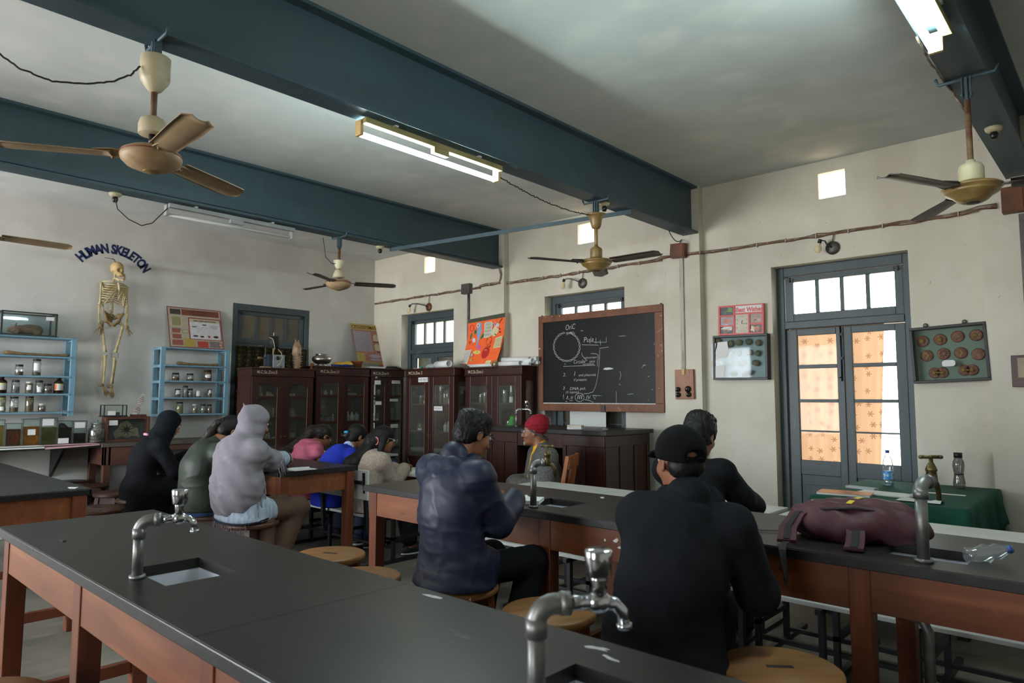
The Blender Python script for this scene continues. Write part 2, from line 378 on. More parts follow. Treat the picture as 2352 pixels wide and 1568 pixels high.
# rear windows: frames in the openings
for i, (wx, ww) in enumerate(REAR_WINDOWS):
    mb = MB(); a, b = wx-ww/2, wx+ww/2
    for x0, x1, z0, z1 in ((a, a+.06, .62, 2.82), (b-.06, b, .62, 2.82), (a, b, .62, .68), (a, b, 2.76, 2.82), (wx-.03, wx+.03, .68, 2.76), (a, b, 2.1, 2.16)):
        mb.box(x0, x1, YF-.2, YF-.12, z0, z1)
    struct(mb.build('window_%d' % (i+1), M['door']))

# ------------------------------------------------------------------ doors
M['dullpane'] = layered('dusty_dark_pane', (92, 86, 74), [((110, 102, 88), 2, .4, .7, None), ((78, 72, 64), 3, .55, .8, None)], rough=.25, spec=.5)
def door(name, loc, rz, w, h, panes, dull=False, bolt=True):
    """Local: x 0..w along the wall, front faces -y, z up. Transom of four panes over a pair of glazed leaves."""
    d = bpy.data.objects.new(name, None); COL.objects.link(d); struct(d)
    d.location = loc; d.rotation_euler = (0, 0, rz)
    j = .07; g = M['dullpane'] if dull else M['pane']
    mb = MB(); mb.box(0, j, 0, .12, 0, h); mb.box(w-j, w, 0, .12, 0, h); mb.box(j, w-j, 0, .12, h-.09, h); mb.box(j, w-j, -.01, .12, 2.165, 2.235)
    mb.build('frame', M['door'], d, bevel=.006)
    # transom sash
    x0, x1, z0, z1 = j+.006, w-j-.006, 2.237, h-.093
    gx0, gx1, gz0, gz1 = x0+.075, x1-.065, 2.31, z1-.05
    mb = MB(); mb.box(x0, gx0, .02, .06, z0, z1); mb.box(gx1, x1, .02, .06, z0, z1); mb.box(gx0, gx1, .02, .06, z0, gz0); mb.box(gx0, gx1, .02, .06, gz1, z1)
    pw = (gx1-gx0)/4
    for k in (1, 2, 3): mb.box(gx0+k*pw-.017, gx0+k*pw+.017, .022, .058, gz0, gz1)
    ts = mb.build('transom_sash', M['door'], d, bevel=.004)
    MB().box(gx0, gx1, .038, .042, gz0, gz1).build('transom_glass', g, ts)
    mb = MB()
    for xx in (x0+.02, x1-.06): mb.box(xx, xx+.06, .008, .02, z1-.035, z1-.02); mb.box(xx+.02, xx+.032, -.004, .02, z1-.05, z1-.008)
    mb.build('latch', M['black_iron'], ts)
    # leaves
    mid = w/2+.002
    for k, (a, b) in enumerate(((j+.006, mid-.003), (mid+.003, w-j-.006))):
        zt = 2.160; sl, sr = (.092, .062) if k == 0 else (.066, .082)
        pa, pb = a+sl, b-sr
        mb = MB(); mb.box(a, pa, .03, .07, 0.02, zt); mb.box(pb, b, .03, .07, .02, zt)
        rows = panes; top = rows[0][1]
        mb.box(pa, pb, .03, .07, top, zt)
        for (r0, r1), nx in zip(rows, rows[1:]+[None]):
            lo = nx[1] if nx else .79
            mb.box(pa, pb, .034, .066, lo, r0)
        mb.box(pa, pb, .045, .06, .12, .79); mb.box(pa, pb, .03, .07, .02, .12)
        mb.frustum((pa+.03, pb-.03, .03, .045, .17), (pa+.03, pb-.03, .03, .045, .70), '')
        lf = mb.build('door_leaf', M['door'], d, bevel=.004)
        MB().box(pa, pb, .048, .052, rows[-1][0], top).build('leaf_glass', g, lf)
        if k == 0 and bolt:
            q = MB(); q.tube([(b-.02, .02, 1.66), (b-.02, .02, 2.17)], .006, n=6); q.box(b-.035, b-.005, .015, .03, 1.86, 1.88); q.box(b-.035, b-.005, .015, .03, 2.08, 2.10); q.tube([(b-.02, .018, 1.7), (b-.03, -.01, 1.69)], .006, n=6)
            q.build('tower_bolt', M['black_iron'], lf)
    return d
ROWS = [(1.82, 2.10), (1.495, 1.785), (1.205, 1.465), (.925, 1.19)]
door('door_1', (-2.573, 6.62, 0), 0, 1.171, 2.763, ROWS)
door('door_2', (-5.423, 6.62, 0), 0, 1.171, 2.763, ROWS, bolt=False)
door('door_3', (-8.273, 6.62, 0), 0, 1.171, 2.763, ROWS, bolt=False)
door('door_4', (-8.985, 4.192, 0), R(90), 1.156, 2.778, ROWS, dull=True, bolt=False)

# ------------------------------------------------------------------ curtains
def curtain_mat(name, base, fl, glow, scale=9.0, vine=(232, 176, 140)):
    m = bpy.data.materials.new(name); m.use_nodes = True; n = m.node_tree.nodes; L = m.node_tree.links
    n.remove(n['Principled BSDF']); out = n['Material Output']
    tc = n.new('ShaderNodeTexCoord'); sp = n.new('ShaderNodeSeparateXYZ'); L.new(tc.outputs['Object'], sp.inputs[0])
    cb = n.new('ShaderNodeCombineXYZ'); L.new(sp.outputs[0], cb.inputs[0]); L.new(sp.outputs[2], cb.inputs[1])
    vo = n.new('ShaderNodeTexVoronoi'); vo.inputs['Scale'].default_value = scale; vo.inputs['Randomness'].default_value = .55; vo.voronoi_dimensions = '2D'; L.new(cb.outputs[0], vo.inputs['Vector'])
    # petals: angle around each cell centre
    su = n.new('ShaderNodeVectorMath'); su.operation = 'SUBTRACT'; L.new(cb.outputs[0], su.inputs[0])
    dv = n.new('ShaderNodeVectorMath'); dv.operation = 'SCALE'; dv.inputs['Scale'].default_value = 1.0; L.new(vo.outputs['Position'], dv.inputs[0]); L.new(dv.outputs[0], su.inputs[1])
    s2 = n.new('ShaderNodeSeparateXYZ'); L.new(su.outputs[0], s2.inputs[0])
    at = n.new('ShaderNodeMath'); at.operation = 'ARCTAN2'; L.new(s2.outputs[1], at.inputs[0]); L.new(s2.outputs[0], at.inputs[1])
    mu = n.new('ShaderNodeMath'); mu.operation = 'MULTIPLY'; mu.inputs[1].default_value = 6; L.new(at.outputs[0], mu.inputs[0])
    co = n.new('ShaderNodeMath'); co.operation = 'COSINE'; L.new(mu.outputs[0], co.inputs[0])
    ma = n.new('ShaderNodeMath'); ma.operation = 'MULTIPLY_ADD'; ma.inputs[1].default_value = .10; ma.inputs[2].default_value = .16; L.new(co.outputs[0], ma.inputs[0])
    lt = n.new('ShaderNodeMath'); lt.operation = 'LESS_THAN'; L.new(vo.outputs['Distance'], lt.inputs[0]); L.new(ma.outputs[0], lt.inputs[1])
    wv = n.new('ShaderNodeTexNoise'); wv.inputs['Scale'].default_value = scale*.9; wv.noise_dimensions = '2D'; L.new(cb.outputs[0], wv.inputs['Vector'])
    wm = n.new('ShaderNodeMapRange'); wm.inputs[1].default_value = .49; wm.inputs[2].default_value = .51; L.new(wv.outputs[0], wm.inputs[0])
    pp = n.new('ShaderNodeMath'); pp.operation = 'PINGPONG'; pp.inputs[1].default_value = .5; L.new(wm.outputs[0], pp.inputs[0])
    mx0 = n.new('ShaderNodeMix'); mx0.data_type = 'RGBA'; mx0.inputs[6].default_value = lin(*base); mx0.inputs[7].default_value = lin(*vine); L.new(pp.outputs[0], mx0.inputs[0])
    mx = n.new('ShaderNodeMix'); mx.data_type = 'RGBA'; L.new(mx0.outputs[2], mx.inputs[6]); mx.inputs[7].default_value = lin(*fl); L.new(lt.outputs[0], mx.inputs[0])
    df = n.new('ShaderNodeBsdfDiffuse'); tr = n.new('ShaderNodeBsdfTranslucent'); L.new(mx.outputs[2], df.inputs[0]); L.new(mx.outputs[2], tr.inputs[0])
    ms = n.new('ShaderNodeMixShader'); ms.inputs[0].default_value = glow; L.new(df.outputs[0], ms.inputs[1]); L.new(tr.outputs[0], ms.inputs[2]); L.new(ms.outputs[0], out.inputs['Surface'])
    return m
cm1 = curtain_mat('peach_floral_cloth', (202, 160, 128), (160, 112, 84), .26, vine=(210, 172, 142))
def curtain_sheet(x0, x1, z0, z1, amp, waves, lean=0.0):
    def fn(u, v):
        xr = x1-lean*(1-v)
        x = x0+(xr-x0)*u
        return (x, amp*math.sin(u*waves*2*PI+.6*math.sin(v*3))*(1-.2*v), z0+(z1-z0)*v)
    return MB().grid(fn, 90, 14)
o = curtain_sheet(-.55, .29, .12, 2.2, .016, 6.5, lean=.12).build('floral_curtain', cm1, loc=(-1.96, 6.77, 0))
tag(o, 'peach floral curtain hanging behind the glazed double doors', 'curtain')
cm2 = mat('grey_brown_cloth', (128, 112, 98), .9, var=.12)
for x, l in ((-4.84, 'grey brown curtain behind the glazed doors under the chalkboard'), (-7.69, 'grey brown curtain behind the doors near the room corner')):
    o = curtain_sheet(-.5, .5, .12, 2.16, .016, 7).build('plain_curtain', cm2, loc=(x, 6.77, 0)); tag(o, l, 'curtain')
cm3 = curtain_mat('olive_pattern_cloth', (46, 42, 30), (92, 82, 48), .0, scale=16, vine=(64, 58, 38))
o = curtain_sheet(-.53, .53, .15, 2.20, .014, 9).build('dark_curtain', cm3, loc=(-8.945, 4.77, 0)); o.rotation_euler = (0, 0, R(90))
tag(o, 'dark olive patterned curtain hung over the door behind the cabinet', 'curtain')
# ------------------------------------------------------------------ lab benches
def hole_slab(mb, x0, x1, y0, y1, z0, z1, holes, k):
    cuts = sorted({x0, x1}|{h[0] for h in holes}|{h[1] for h in holes})
    for a, b in zip(cuts, cuts[1:]):
        hs = [h for h in holes if h[0] < (a+b)/2 < h[1]]
        if not hs: mb.box(a, b, y0, y1, z0, z1, k)
        else:
            h = hs[0]; mb.box(a, b, y0, h[2], z0, z1, k); mb.box(a, b, h[3], y1, z0, z1, k)
def lab_bench(x0, x1, y0, y1, legs, label, sinks=(), h=.9, joints=(), pipe=True, apron=.165):
    b = thing('lab_bench', label, 'lab bench', ((x0+x1)/2, (y0+y1)/2, 0), group=None)
    ox, oy = (x0+x1)/2, (y0+y1)/2
    X = lambda v: v-ox
    Y = lambda v: v-oy
    mb = MB(); cuts = [x0]+list(joints)+[x1]
    hl = [(X(a), X(c), Y(d), Y(e)) for a, c, d, e in sinks]
    for a, c in zip(cuts, cuts[1:]):
        hole_slab(mb, X(a)+.001, X(c)-.001, Y(y0), Y(y1), h-.036, h, [q for q in hl if q[0] > X(a) and q[1] < X(c)], '')
    top = mb.build('bench_top', M['slab'], b)
    mb = MB(); e = .004
    mb.box(X(x0)-e, X(x1)+e, Y(y0)-e, Y(y0)+.012, h-.040, h-.003); mb.box(X(x0)-e, X(x1)+e, Y(y1)-.012, Y(y1)+e, h-.040, h-.003)
    mb.box(X(x0)-e, X(x0)+.012, Y(y0), Y(y1), h-.040, h-.003); mb.box(X(x1)-.012, X(x1)+e, Y(y0), Y(y1), h-.040, h-.003)
    mb.build('top_edging', M['edge'], top, bevel=.003)
    za, zb = h-.036-apron, h-.037
    i = .03
    for nm, bx in (('apron', (X(x0)+i, X(x1)-i, Y(y0)+i, Y(y0)+i+.025)), ('apron', (X(x0)+i, X(x1)-i, Y(y1)-i-.025, Y(y1)-i)), ('apron', (X(x0)+i, X(x0)+i+.025, Y(y0)+i+.025, Y(y1)-i-.025)), ('apron', (X(x1)-i-.025, X(x1)-i, Y(y0)+i+.025, Y(y1)-i-.025))):
        MB().box(*bx, za, zb).build(nm, M['wood'], b, bevel=.002)
    for lx in legs:
        for ya in (Y(y0)+.024, Y(y1)-.024-.08):
            MB().frustum((X(lx)+.004, X(lx)+.076, ya+.004, ya+.076, 0), (X(lx), X(lx)+.08, ya, ya+.08, zb), '').build('leg', M['leg'], b, bevel=.004)
        MB().box(X(lx)+.02, X(lx)+.06, Y(y0)+.10, Y(y1)-.10, .10, .16).build('stretcher', M['leg'], b, bevel=.003)
    for sx0, sx1, sy0, sy1 in sinks:
        mb = MB(); a0, a1, b0, b1 = X(sx0)-.02, X(sx1)+.02, Y(sy0)-.02, Y(sy1)+.02
        t = .018; zt, zl = h-.037, h-.21
        mb.frustum((a0+.03, a1-.03, b0+.03, b1-.03, zl-.02), (a0+.03, a1-.03, b0+.03, b1-.03, zl), '')
        for p, q in (((a0, a0+t), None), ((a1-t, a1), None)):
            mb.frustum((p[0]+(.02 if p[0] == a0 else -.02), p[1]+(.02 if p[0] == a0 else -.02), b0+.02, b1-.02, zl), (p[0], p[1], b0, b1, zt), '')
        for p in ((b0, b0+t), (b1-t, b1)):
            s = .02 if p[0] == b0 else -.02
            mb.frustum((a0+.02, a1-.02, p[0]+s, p[1]+s, zl), (a0, a1, p[0], p[1], zt), '')
        sk = mb.build('sink', M['porcelain'], b, bevel=.005)
        MB().cyl(((a0+a1)/2, (b0+b1)/2, zl), ((a0+a1)/2, (b0+b1)/2, zl+.004), .022, k='', n=14).build('drain', M['iron'], sk)
        if pipe:
            cx, cy = (a0+a1)/2, (b0+b1)/2
            MB().tube([(cx, cy, zl-.02), (cx, cy, .52), (cx+.01, cy, .48), (cx+.05, cy, .45), (cx+.5, cy, .40)], .026, '', 10).build('drain_pipe', mat('grey_drain_pipe', (150, 156, 164), .4, var=.1), b)
    return b, X, Y
nb, NX, NY = lab_bench(-3.95, 1.2, .765, 1.445, (-3.93, -2.87, -1.81, -.75, .3), 'long black topped lab bench with the white sink and two chrome taps', sinks=((-2.65, -2.33, .90, 1.14), (-.98, -.66, 1.04, 1.28)), joints=(-1.79,))
mbn, MX, MY = lab_bench(-3.99, 1.3, 2.83, 3.59, (-3.96, -2.43, -.87, .69), 'long black topped lab bench holding the maroon backpack, behind the man in the navy jacket', sinks=((-2.66, -2.38, 3.0, 3.24), (-.80, -.50, 2.99, 3.22)), pipe=False)
lab_bench(-8.3, -5.165, 2.83, 3.59, (-8.2, -6.7, -5.25), 'black topped lab bench where the two women in headscarves write')
lab_bench(-8.2, -5.15, .80, 1.49, (-8.1, -6.6, -5.235), 'short stretch of black topped lab bench beside the wall of jars, empty', apron=.19)
# supply pipe under the middle bench
mb = MB(); py, pz = MY(3.2), .625
mb.tube([(MX(-2.52), py, .69), (MX(-2.52), py, .65), (MX(-2.5), py, .63), (MX(-2.46), py, pz), (MX(-.76), py, pz), (MX(-.70), py, pz-.01), (MX(-.68), py, pz-.05), (MX(-.68), py, .02)], .021, '', 10)
for x in (-2.1, -1.3): mb.cyl((MX(x)-.03, py, pz), (MX(x)+.03, py, pz), .029, n=10)
mb.build('supply_pipe', M['steel'], mbn)
# scuffs, splashes and a scrap on the bench tops and apron
def blot(cx, cy, r, n=11, sx=1, sy=1, seed=0, rot=0.0):
    g = random.Random(seed); out = []
    for i in range(n):
        t = 2*PI*i/n; q = r*(.5+.8*g.random()); x, y = q*math.cos(t)*sx, q*math.sin(t)*sy
        out.append((cx+x*math.cos(rot)-y*math.sin(rot), cy+x*math.sin(rot)+y*math.cos(rot)))
    return out
scuff = mat('pale_scuff', (120, 118, 116), .6, var=.25, scale=60)
T9 = Matrix.Translation((0, 0, .9002))
for k, (cx, cy, r, sx, sy, ro) in enumerate(((-1.62, 1.405, .018, 2, .6, .1), (-1.0, 1.39, .016, 2, .7, .2), (-.94, 1.36, .012, 2, .6, -.2))):
    MB().prism(blot(NX(cx), NY(cy), r, sx=sx, sy=sy, seed=k, rot=ro), .0006, '', T9).build('white_splash', mat('white_splash', (190, 190, 188), .7, var=.15, scale=50), nb)
MB().prism(blot(NX(-3.36), NY(.878), .012, sx=1.5, seed=3), .004, '', T9).build('crumb', mat('dark_scrap', (60, 56, 54), .8), nb)
TA = Matrix(((1, 0, 0, 0), (0, 0, -1, MY(2.859)), (0, 1, 0, 0), (0, 0, 0, 1)))
for k, (x, z, r, sx) in enumerate(((-2.0, .80, .006, 1), (-1.935, .805, .011, 1.6), (-1.915, .775, .007, 1.5))): MB().prism(blot(MX(x), z, r, sx=sx, seed=60+k, rot=.3), .0008, '', TA).build('paint_splash', M['paper'], mbn)
tag(MB().prism(blot(0, 0, .03, sx=1.6, seed=77), .002, '').build('paper_scrap', M['paper'], loc=(-5.27, 1.415, .9005)), 'torn white paper scrap on the corner of the short empty bench', 'paper scrap')
tag(MB().prism(blot(0, 0, .05, sx=1.6, sy=.7, seed=78), .002, '').build('chalk_dust_patch', mat('white_splash', (190, 190, 188)), loc=(-5.27, 3.12, .9005)), 'white powdery smear on the bench near the writing hands', 'powder')
tag(MB().box(-.012, .012, -.005, .005, 0, .006).build('chalk_stub', M['chalk'], loc=(-2.43, 3.45, .9005)), 'small white chalk stub on the bench behind the sunken sink', 'chalk')

# ------------------------------------------------------------------ taps
def pipe_tap(loc, rz, label, h, style, thick=.017, group=None):
    """Riser pipe with an elbow towards local +x, then a bib tap with its handle on top."""
    t = thing('lab_tap', label, 'tap', loc, rz, group)
    st = M['steel']
    mb = MB(); mb.cyl((0, 0, 0), (0, 0, .012), thick*1.5, k='', n=14); mb.tube([(0, 0, 0), (0, 0, h-.03)], thick, '', 14)
    mb.cyl((0, 0, h-.055), (0, 0, h-.02), thick*1.22, k='', n=14)
    R0 = .035; arc = [(R0-R0*math.cos(a), 0, h-.03+R0*math.sin(a)) for a in [PI/2*i/6 for i in range(7)]]
    mb.tube(arc+[(R0+.02, 0, h+.005)], thick*1.15, '', 14); mb.cyl((R0+.01, 0, h+.005), (R0+.03, 0, h+.005), thick*1.3, k='', n=14)
    mb.build('riser_pipe', st, t)
    x = R0+.03; z = h+.005
    if style == 'cup':
        mm = M['chrome']
        mb = MB(); mb.cyl((x-.005, 0, z), (x+.045, 0, z), thick*.8, k='', n=12); mb.ball((x+.055, 0, z), (.026, .02, .021), n=14)
        mb.tube([(x+.06, 0, z), (x+.085, 0, z-.004), (x+.10, 0, z-.018), (x+.104, 0, z-.040)], [.014, .013, .012, .012], '', 12); mb.cyl((x+.104, 0, z-.04), (x+.105, 0, z-.05), .015, k='', n=12)
        mb.lathe([(.016, 0), (.013, .02), (.016, .03), (.016, .036)], (x+.055, 0, z+.012), n=16)
        sp = mb.build('tap_body', mm, t)
        MB().lathe([(.019, 0), (.024, .004), (.027, .048), (.025, .052), (0.0, .053)], (x+.055, 0, z+.046), n=18).build('handle', mm, t)
    else:
        mm = M['brass']; v = .66
        mb = MB(); mb.cyl((x-.02, 0, z), (x+.01, 0, z), thick*.75, k='', n=12)
        mb.lathe([(.012, -.03*v), (.019, -.02*v), (.021, 0), (.019, .035*v), (.017, .055*v), (.021, .06*v), (.019, .075*v), (.011, .10*v), (.008, .105*v), (.007, .135*v)], (x+.012, 0, z), n=16)
        mb.tube([(x+.02, 0, z-.005), (x+.04, 0, z-.012), (x+.052, 0, z-.035), (x+.055, 0, z-.075)], [.012, .012, .010, .008], '', 12)
        mb.build('tap_body', mm, t)
        mb = MB(); zz = z+.137*v; mb.ball((x+.012, 0, zz), (.010, .010, .008)); mb.tube([(x+.012-.030, .017, zz), (x+.012+.030, -.017, zz)], [.007, .007], '', 10)
        for s in (-1, 1): mb.ball((x+.012+s*.032, -s*.018, zz), (.010, .010, .008))
        mb.build('handle', mm, t)
    return t
pipe_tap((-2.495, .871, .9), R(62), 'chrome cup handled tap on a grey pipe beside the white sink', .185, 'cup')
pipe_tap((-.857, 1.0, .9), R(50), 'blurred chrome cup handled tap in front of the empty round stools', .21, 'cup')
pipe_tap((-2.502, 2.897, .9), R(38), 'brass cross handled tap between the navy jacket and the teacher', .24, 'cross', .018)
pipe_tap((-.626, 2.93, .9), R(72), 'brass cross handled tap beside the maroon backpack', .285, 'cross', .021)

# ------------------------------------------------------------------ stools
def stool_proto(topm, legm):
    t = thing('lab_stool', 'proto', 'stool')
    mb = MB(); r = .205
    mb.lathe([(0, -.036), (r-.006, -.036), (r, -.030), (r+.002, -.018), (r, -.006), (r-.008, 0), (0, 0)], (0, 0, .58), n=40)
    top = mb.build('seat', topm, t)
    MB().prism([(-.045, -.007), (.045, -.012), (.045, .010), (-.045, .012)], .0012, '', Matrix.Translation((0, 0, .5799))).build('hand_slot', M['ink'], top)
    for sx in (-1, 1):
        for sy in (-1, 1):
            a, b = .145, .105
            MB().frustum((sx*a-.024, sx*a+.024, sy*a-.024, sy*a+.024, 0), (sx*b-.026, sx*b+.026, sy*b-.026, sy*b+.026, .544), '').build('leg', legm, t, bevel=.004)
    for k in range(4):
        T = Matrix.Rotation(k*PI/2, 4, 'Z')
        MB().box(-.09, .09, -.122, -.100, .45, .545, '', T).build('apron', legm, t, bevel=.003)
        MB().box(-.115, .115, -.142, -.122, .17, .205, '', T).build('stretcher', legm, t, bevel=.003)
    return t
st_l = stool_proto(M['stool'], M['leg'])
st_d = stool_proto(M['stool_dark'], mat('dark_leg_wood', (62, 38, 28), .45, var=.2))
STOOLS = [
    ('l', -3.603, 2.323, .5, 'pale round topped wooden stool standing empty in the gap between the benches'),
    ('l', -3.043, 2.150, .9, 'reddish round topped stool half hidden by the bench edge beside the navy jacket'),
    ('l', -2.560, 2.385, .2, 'worn round stool under the man in the navy jacket'),
    ('l', -1.960, 2.373, 1.1, 'empty round stool behind the blurred chrome tap'),
    ('l', -1.330, 2.270, .3, 'round stool under the man in the black cap'),
    ('l', -.969, 2.420, .7, 'empty round stool beside the man in the black cap, whole top in view'),
    ('l', -.57, 2.03, .1, 'empty round stool cut off by the lower edge, in front of the whole one'),
    ('d', -4.985, 2.517, .3, 'dark wooden stool under the woman in the grey shawl'),
    ('d', -5.563, 2.470, .8, 'dark wooden stool under the woman in the green jacket'),
    ('d', -6.872, 2.400, .2, 'dark wooden stool under the woman in the black headscarf'),
    ('d', -6.50, 1.93, .6, 'empty dark stool between the short bench and the woman in black'),
    ('d', -7.45, 2.38, .4, 'empty dark stool next to the seated woman in black, toward the wall'),
    ('d', -7.82, 2.14, 1.0, 'second empty dark stool counted from the woman in black'),
    ('d', -8.235, 2.33, .3, 'third empty dark stool counted from the woman in black'),
    ('d', -8.735, 2.28, .9, 'last empty dark stool, hard against the jar wall'),
    ('l', -2.66, .47, .4, 'round stool under the near corner of the bench with the white sink'),
]
seen = set()
for kind, x, y, rz, lab in STOOLS:
    p = st_l if kind == 'l' else st_d
    o = p if kind not in seen else copy_tree(p)
    seen.add(kind); o.location = (x, y, 0); o.rotation_euler = (0, 0, rz); tag(o, lab, 'stool', 'round wooden lab stools')
    if 'navy jacket' in lab and 'under' in lab:
        mb = MB()
        for i, ch in enumerate('M.C.S.Zoo.4'):
            a = R(-75)+i*.085-rz+R(0)
            T = Matrix.Rotation(a+PI/2, 4, 'Z') @ Matrix(((1, 0, 0, 0), (0, 0, -1, -.2085), (0, 1, 0, .549), (0, 0, 0, 1)))
            add_text(mb, ch, .026, T, '', align='CENTER', bold=.01)
        mb.build('painted_marking', M['paper'], o)

# ------------------------------------------------------------------ white dual desks
def dual_desk(x0, x1, y0, label, back=True, frames=2):
    """Bench and desk in one iron frame: seat near y0, desk top beyond it."""
    d = thing('dual_desk', label, 'school desk', (x0, y0, 0)); w = x1-x0
    wh = M['white']; bi = M['black_iron']
    MB().box(0, w, .07, .40, .425, .447).build('seat', wh, d, bevel=.003)
    MB().box(0, w, .66, 1.11, .735, .76).build('desk_top', wh, d, bevel=.003)
    MB().box(.03, w-.03, .70, 1.06, .60, .615).build('book_shelf', bi, d)
    if back: MB().box(0, w, -.015, .005, .60, .86).build('backrest', wh, d, bevel=.003)
    xs = [.05+(w-.1)*i/(frames-1) for i in range(frames)]
    q = .016
    for x in xs:
        mb = MB(); a, b = x-q, x+q
        mb.box(a, b, -.02, 1.05, 0, .032)
        mb.box(a, b, .30, .332, .03, .425); mb.box(a, b, .72, .752, .03, .735); mb.box(a, b, .08, .112, .03, .425)
        mb.box(a, b, .04, .42, .395, .425); mb.box(a, b, .68, 1.09, .705, .735); mb.box(a, b, .30, .752, .20, .23)
        mb.build('side_frame', bi, d, bevel=.002)
        if back:
            T = Matrix.Translation((x, .03, .30)) @ Matrix.Rotation(R(4), 4, 'X')
            MB().box(-q, q, -.02, .014, 0, .54, '', T).build('back_post', bi, d, bevel=.002)
    mb = MB(); mb.box(.05, w-.05, .305, .33, .12, .145); mb.box(.05, w-.05, .725, .75, .06, .085); mb.box(.05, w-.05, .36, .385, .40, .424)
    if back: mb.box(.05, w-.05, -.04, -.016, .735, .765)
    mb.build('cross_rail', bi, d, bevel=.002)
    return d
dual_desk(-7.25, -5.06, 3.64, 'white laminate desk and bench where three young women sit in a row', frames=4)
dual_desk(-4.02, -1.82, 3.66, 'white laminate desk behind the teacher side of the bench, man in black leaning on it', back=False, frames=5)
dual_desk(-1.76, .50, 3.66, 'white laminate desk behind the maroon backpack, empty', back=False, frames=6)
dual_desk(-8.15, -7.32, 4.62, 'short white desk in front of the glass cabinets, empty')

# ------------------------------------------------------------------ demonstration counter
c = thing('demonstration_counter', 'tall panelled wooden counter with black top under the chalkboard', 'counter', (-4.66, 5.95, 0))
W2, D2, HT = .79, .40, 1.18
MB().box(-W2-.045, W2+.045, -D2-.045, D2+.03, HT-.045, HT).build('counter_top', M['edge'], c, bevel=.005)
mb = MB()
mb.box(W2-.02, W2, -D2, D2, 0, HT-.046); mb.box(-W2, -W2+.02, -D2, D2, 0, HT-.046); mb.box(-W2+.02, W2-.02, D2-.02, D2, 0, HT-.046)
mb.box(-W2+.02, -.36, -D2, -D2+.02, 0, HT-.046); mb.box(.27, W2-.02, -D2, -D2+.02, 0, HT-.046); mb.box(-.36, .27, -D2, -D2+.02, HT-.19, HT-.046)
mb.box(-.38, -.36, -D2+.02, D2-.02, 0, HT-.05); mb.box(.27, .29, -D2+.02, D2-.02, 0, HT-.05)
mb.build('carcass', M['cab'], c, bevel=.002)
def panel_frame(parent, x0, x1, n, z0, z1, T):
    mb = MB(); w = (x1-x0)/n
    mb.box(x0, x1, -.012, 0, z1-.11, z1, '', T); mb.box(x0, x1, -.012, 0, z0, z0+.1, '', T)
    for i in range(n+1):
        a = x0+i*w-.022 if 0 < i < n else (x0 if i == 0 else x1-.045)
        mb.box(a, a+.045, -.012, 0, z0+.1, z1-.11, '', T)
    mb.build('panel_frame', M['cab'], parent, bevel=.004)
TF = Matrix.Translation((0, -D2, 0)); TS = Matrix.Translation((W2, 0, 0)) @ Matrix.Rotation(R(90), 4, 'Z')
panel_frame(c, -W2, -.36, 2, .02, HT-.05, TF); panel_frame(c, .27, W2, 2, .02, HT-.05, TF); panel_frame(c, -D2, D2, 3, .02, HT-.05, TS)
pipe_tap((-5.2, 5.73, 1.18), R(25), 'chrome tap standing on the demonstration counter before the cabinets', .19, 'cup', .013)
e = thing('board_duster', 'white felt backed board duster on the demonstration counter', 'duster', (-4.36, 5.72, 1.18), R(8))
MB().box(-.085, .085, -.03, .03, 0, .018).build('felt', M['paper'], e); MB().box(-.085, .085, -.03, .03, .0185, .042).build('block', mat('pale_wood', (196, 186, 164), .5, var=.1), e, bevel=.003)
for k, (x, y, a, l) in enumerate(((-4.30, 5.66, .3, 'white chalk stick lying by the duster on the counter'), (-4.04, 5.80, 1.2, 'white chalk stick lying alone on the counter toward its end'))):
    o = MB().tube([(-.03, 0, .006), (.03, 0, .006)], .0055, '', 8).build('chalk_stick', M['chalk'], loc=(x, y, 1.18)); o.rotation_euler = (0, 0, a); tag(o, l, 'chalk', 'chalk on the counter')

# teacher's chair
t = thing('wooden_chair', 'brown wooden chair the teacher in the red cap sits on', 'chair', (-4.18, 4.98, 0), R(115))
cw = mat('chair_wood', (150, 86, 44), .4, var=.2, scale=5, stretch=(4, 4, .6))
MB().box(-.22, .22, -.21, .22, .43, .455).build('seat', cw, t, bevel=.006)
for sx in (-1, 1):
    MB().frustum((sx*.2-.02, sx*.2+.02, .17, .21, 0), (sx*.2-.02, sx*.2+.02, .17, .21, .43), '').build('leg', cw, t, bevel=.003)
    mb = MB(); mb.frustum((sx*.2-.02, sx*.2+.02, -.21, -.17, 0), (sx*.2-.02, sx*.2+.02, -.21, -.17, .45), ''); mb.frustum((sx*.2-.02, sx*.2+.02, -.21, -.17, .45), (sx*.2-.018, sx*.2+.018, -.30, -.265, .98), '')
    mb.build('back_leg', cw, t, bevel=.003)
mb = MB(); mb.frustum((-.2, .2, -.295, -.275, .86), (-.2, .2, -.305, -.285, .98), ''); mb.frustum((-.2, .2, -.24, -.22, .56), (-.2, .2, -.25, -.23, .62), '')
mb.build('back_rail', cw, t, bevel=.004)
MB().frustum((-.10, .10, -.245, -.23, .62), (-.10, .10, -.295, -.28, .86), '').build('back_splat', cw, t)

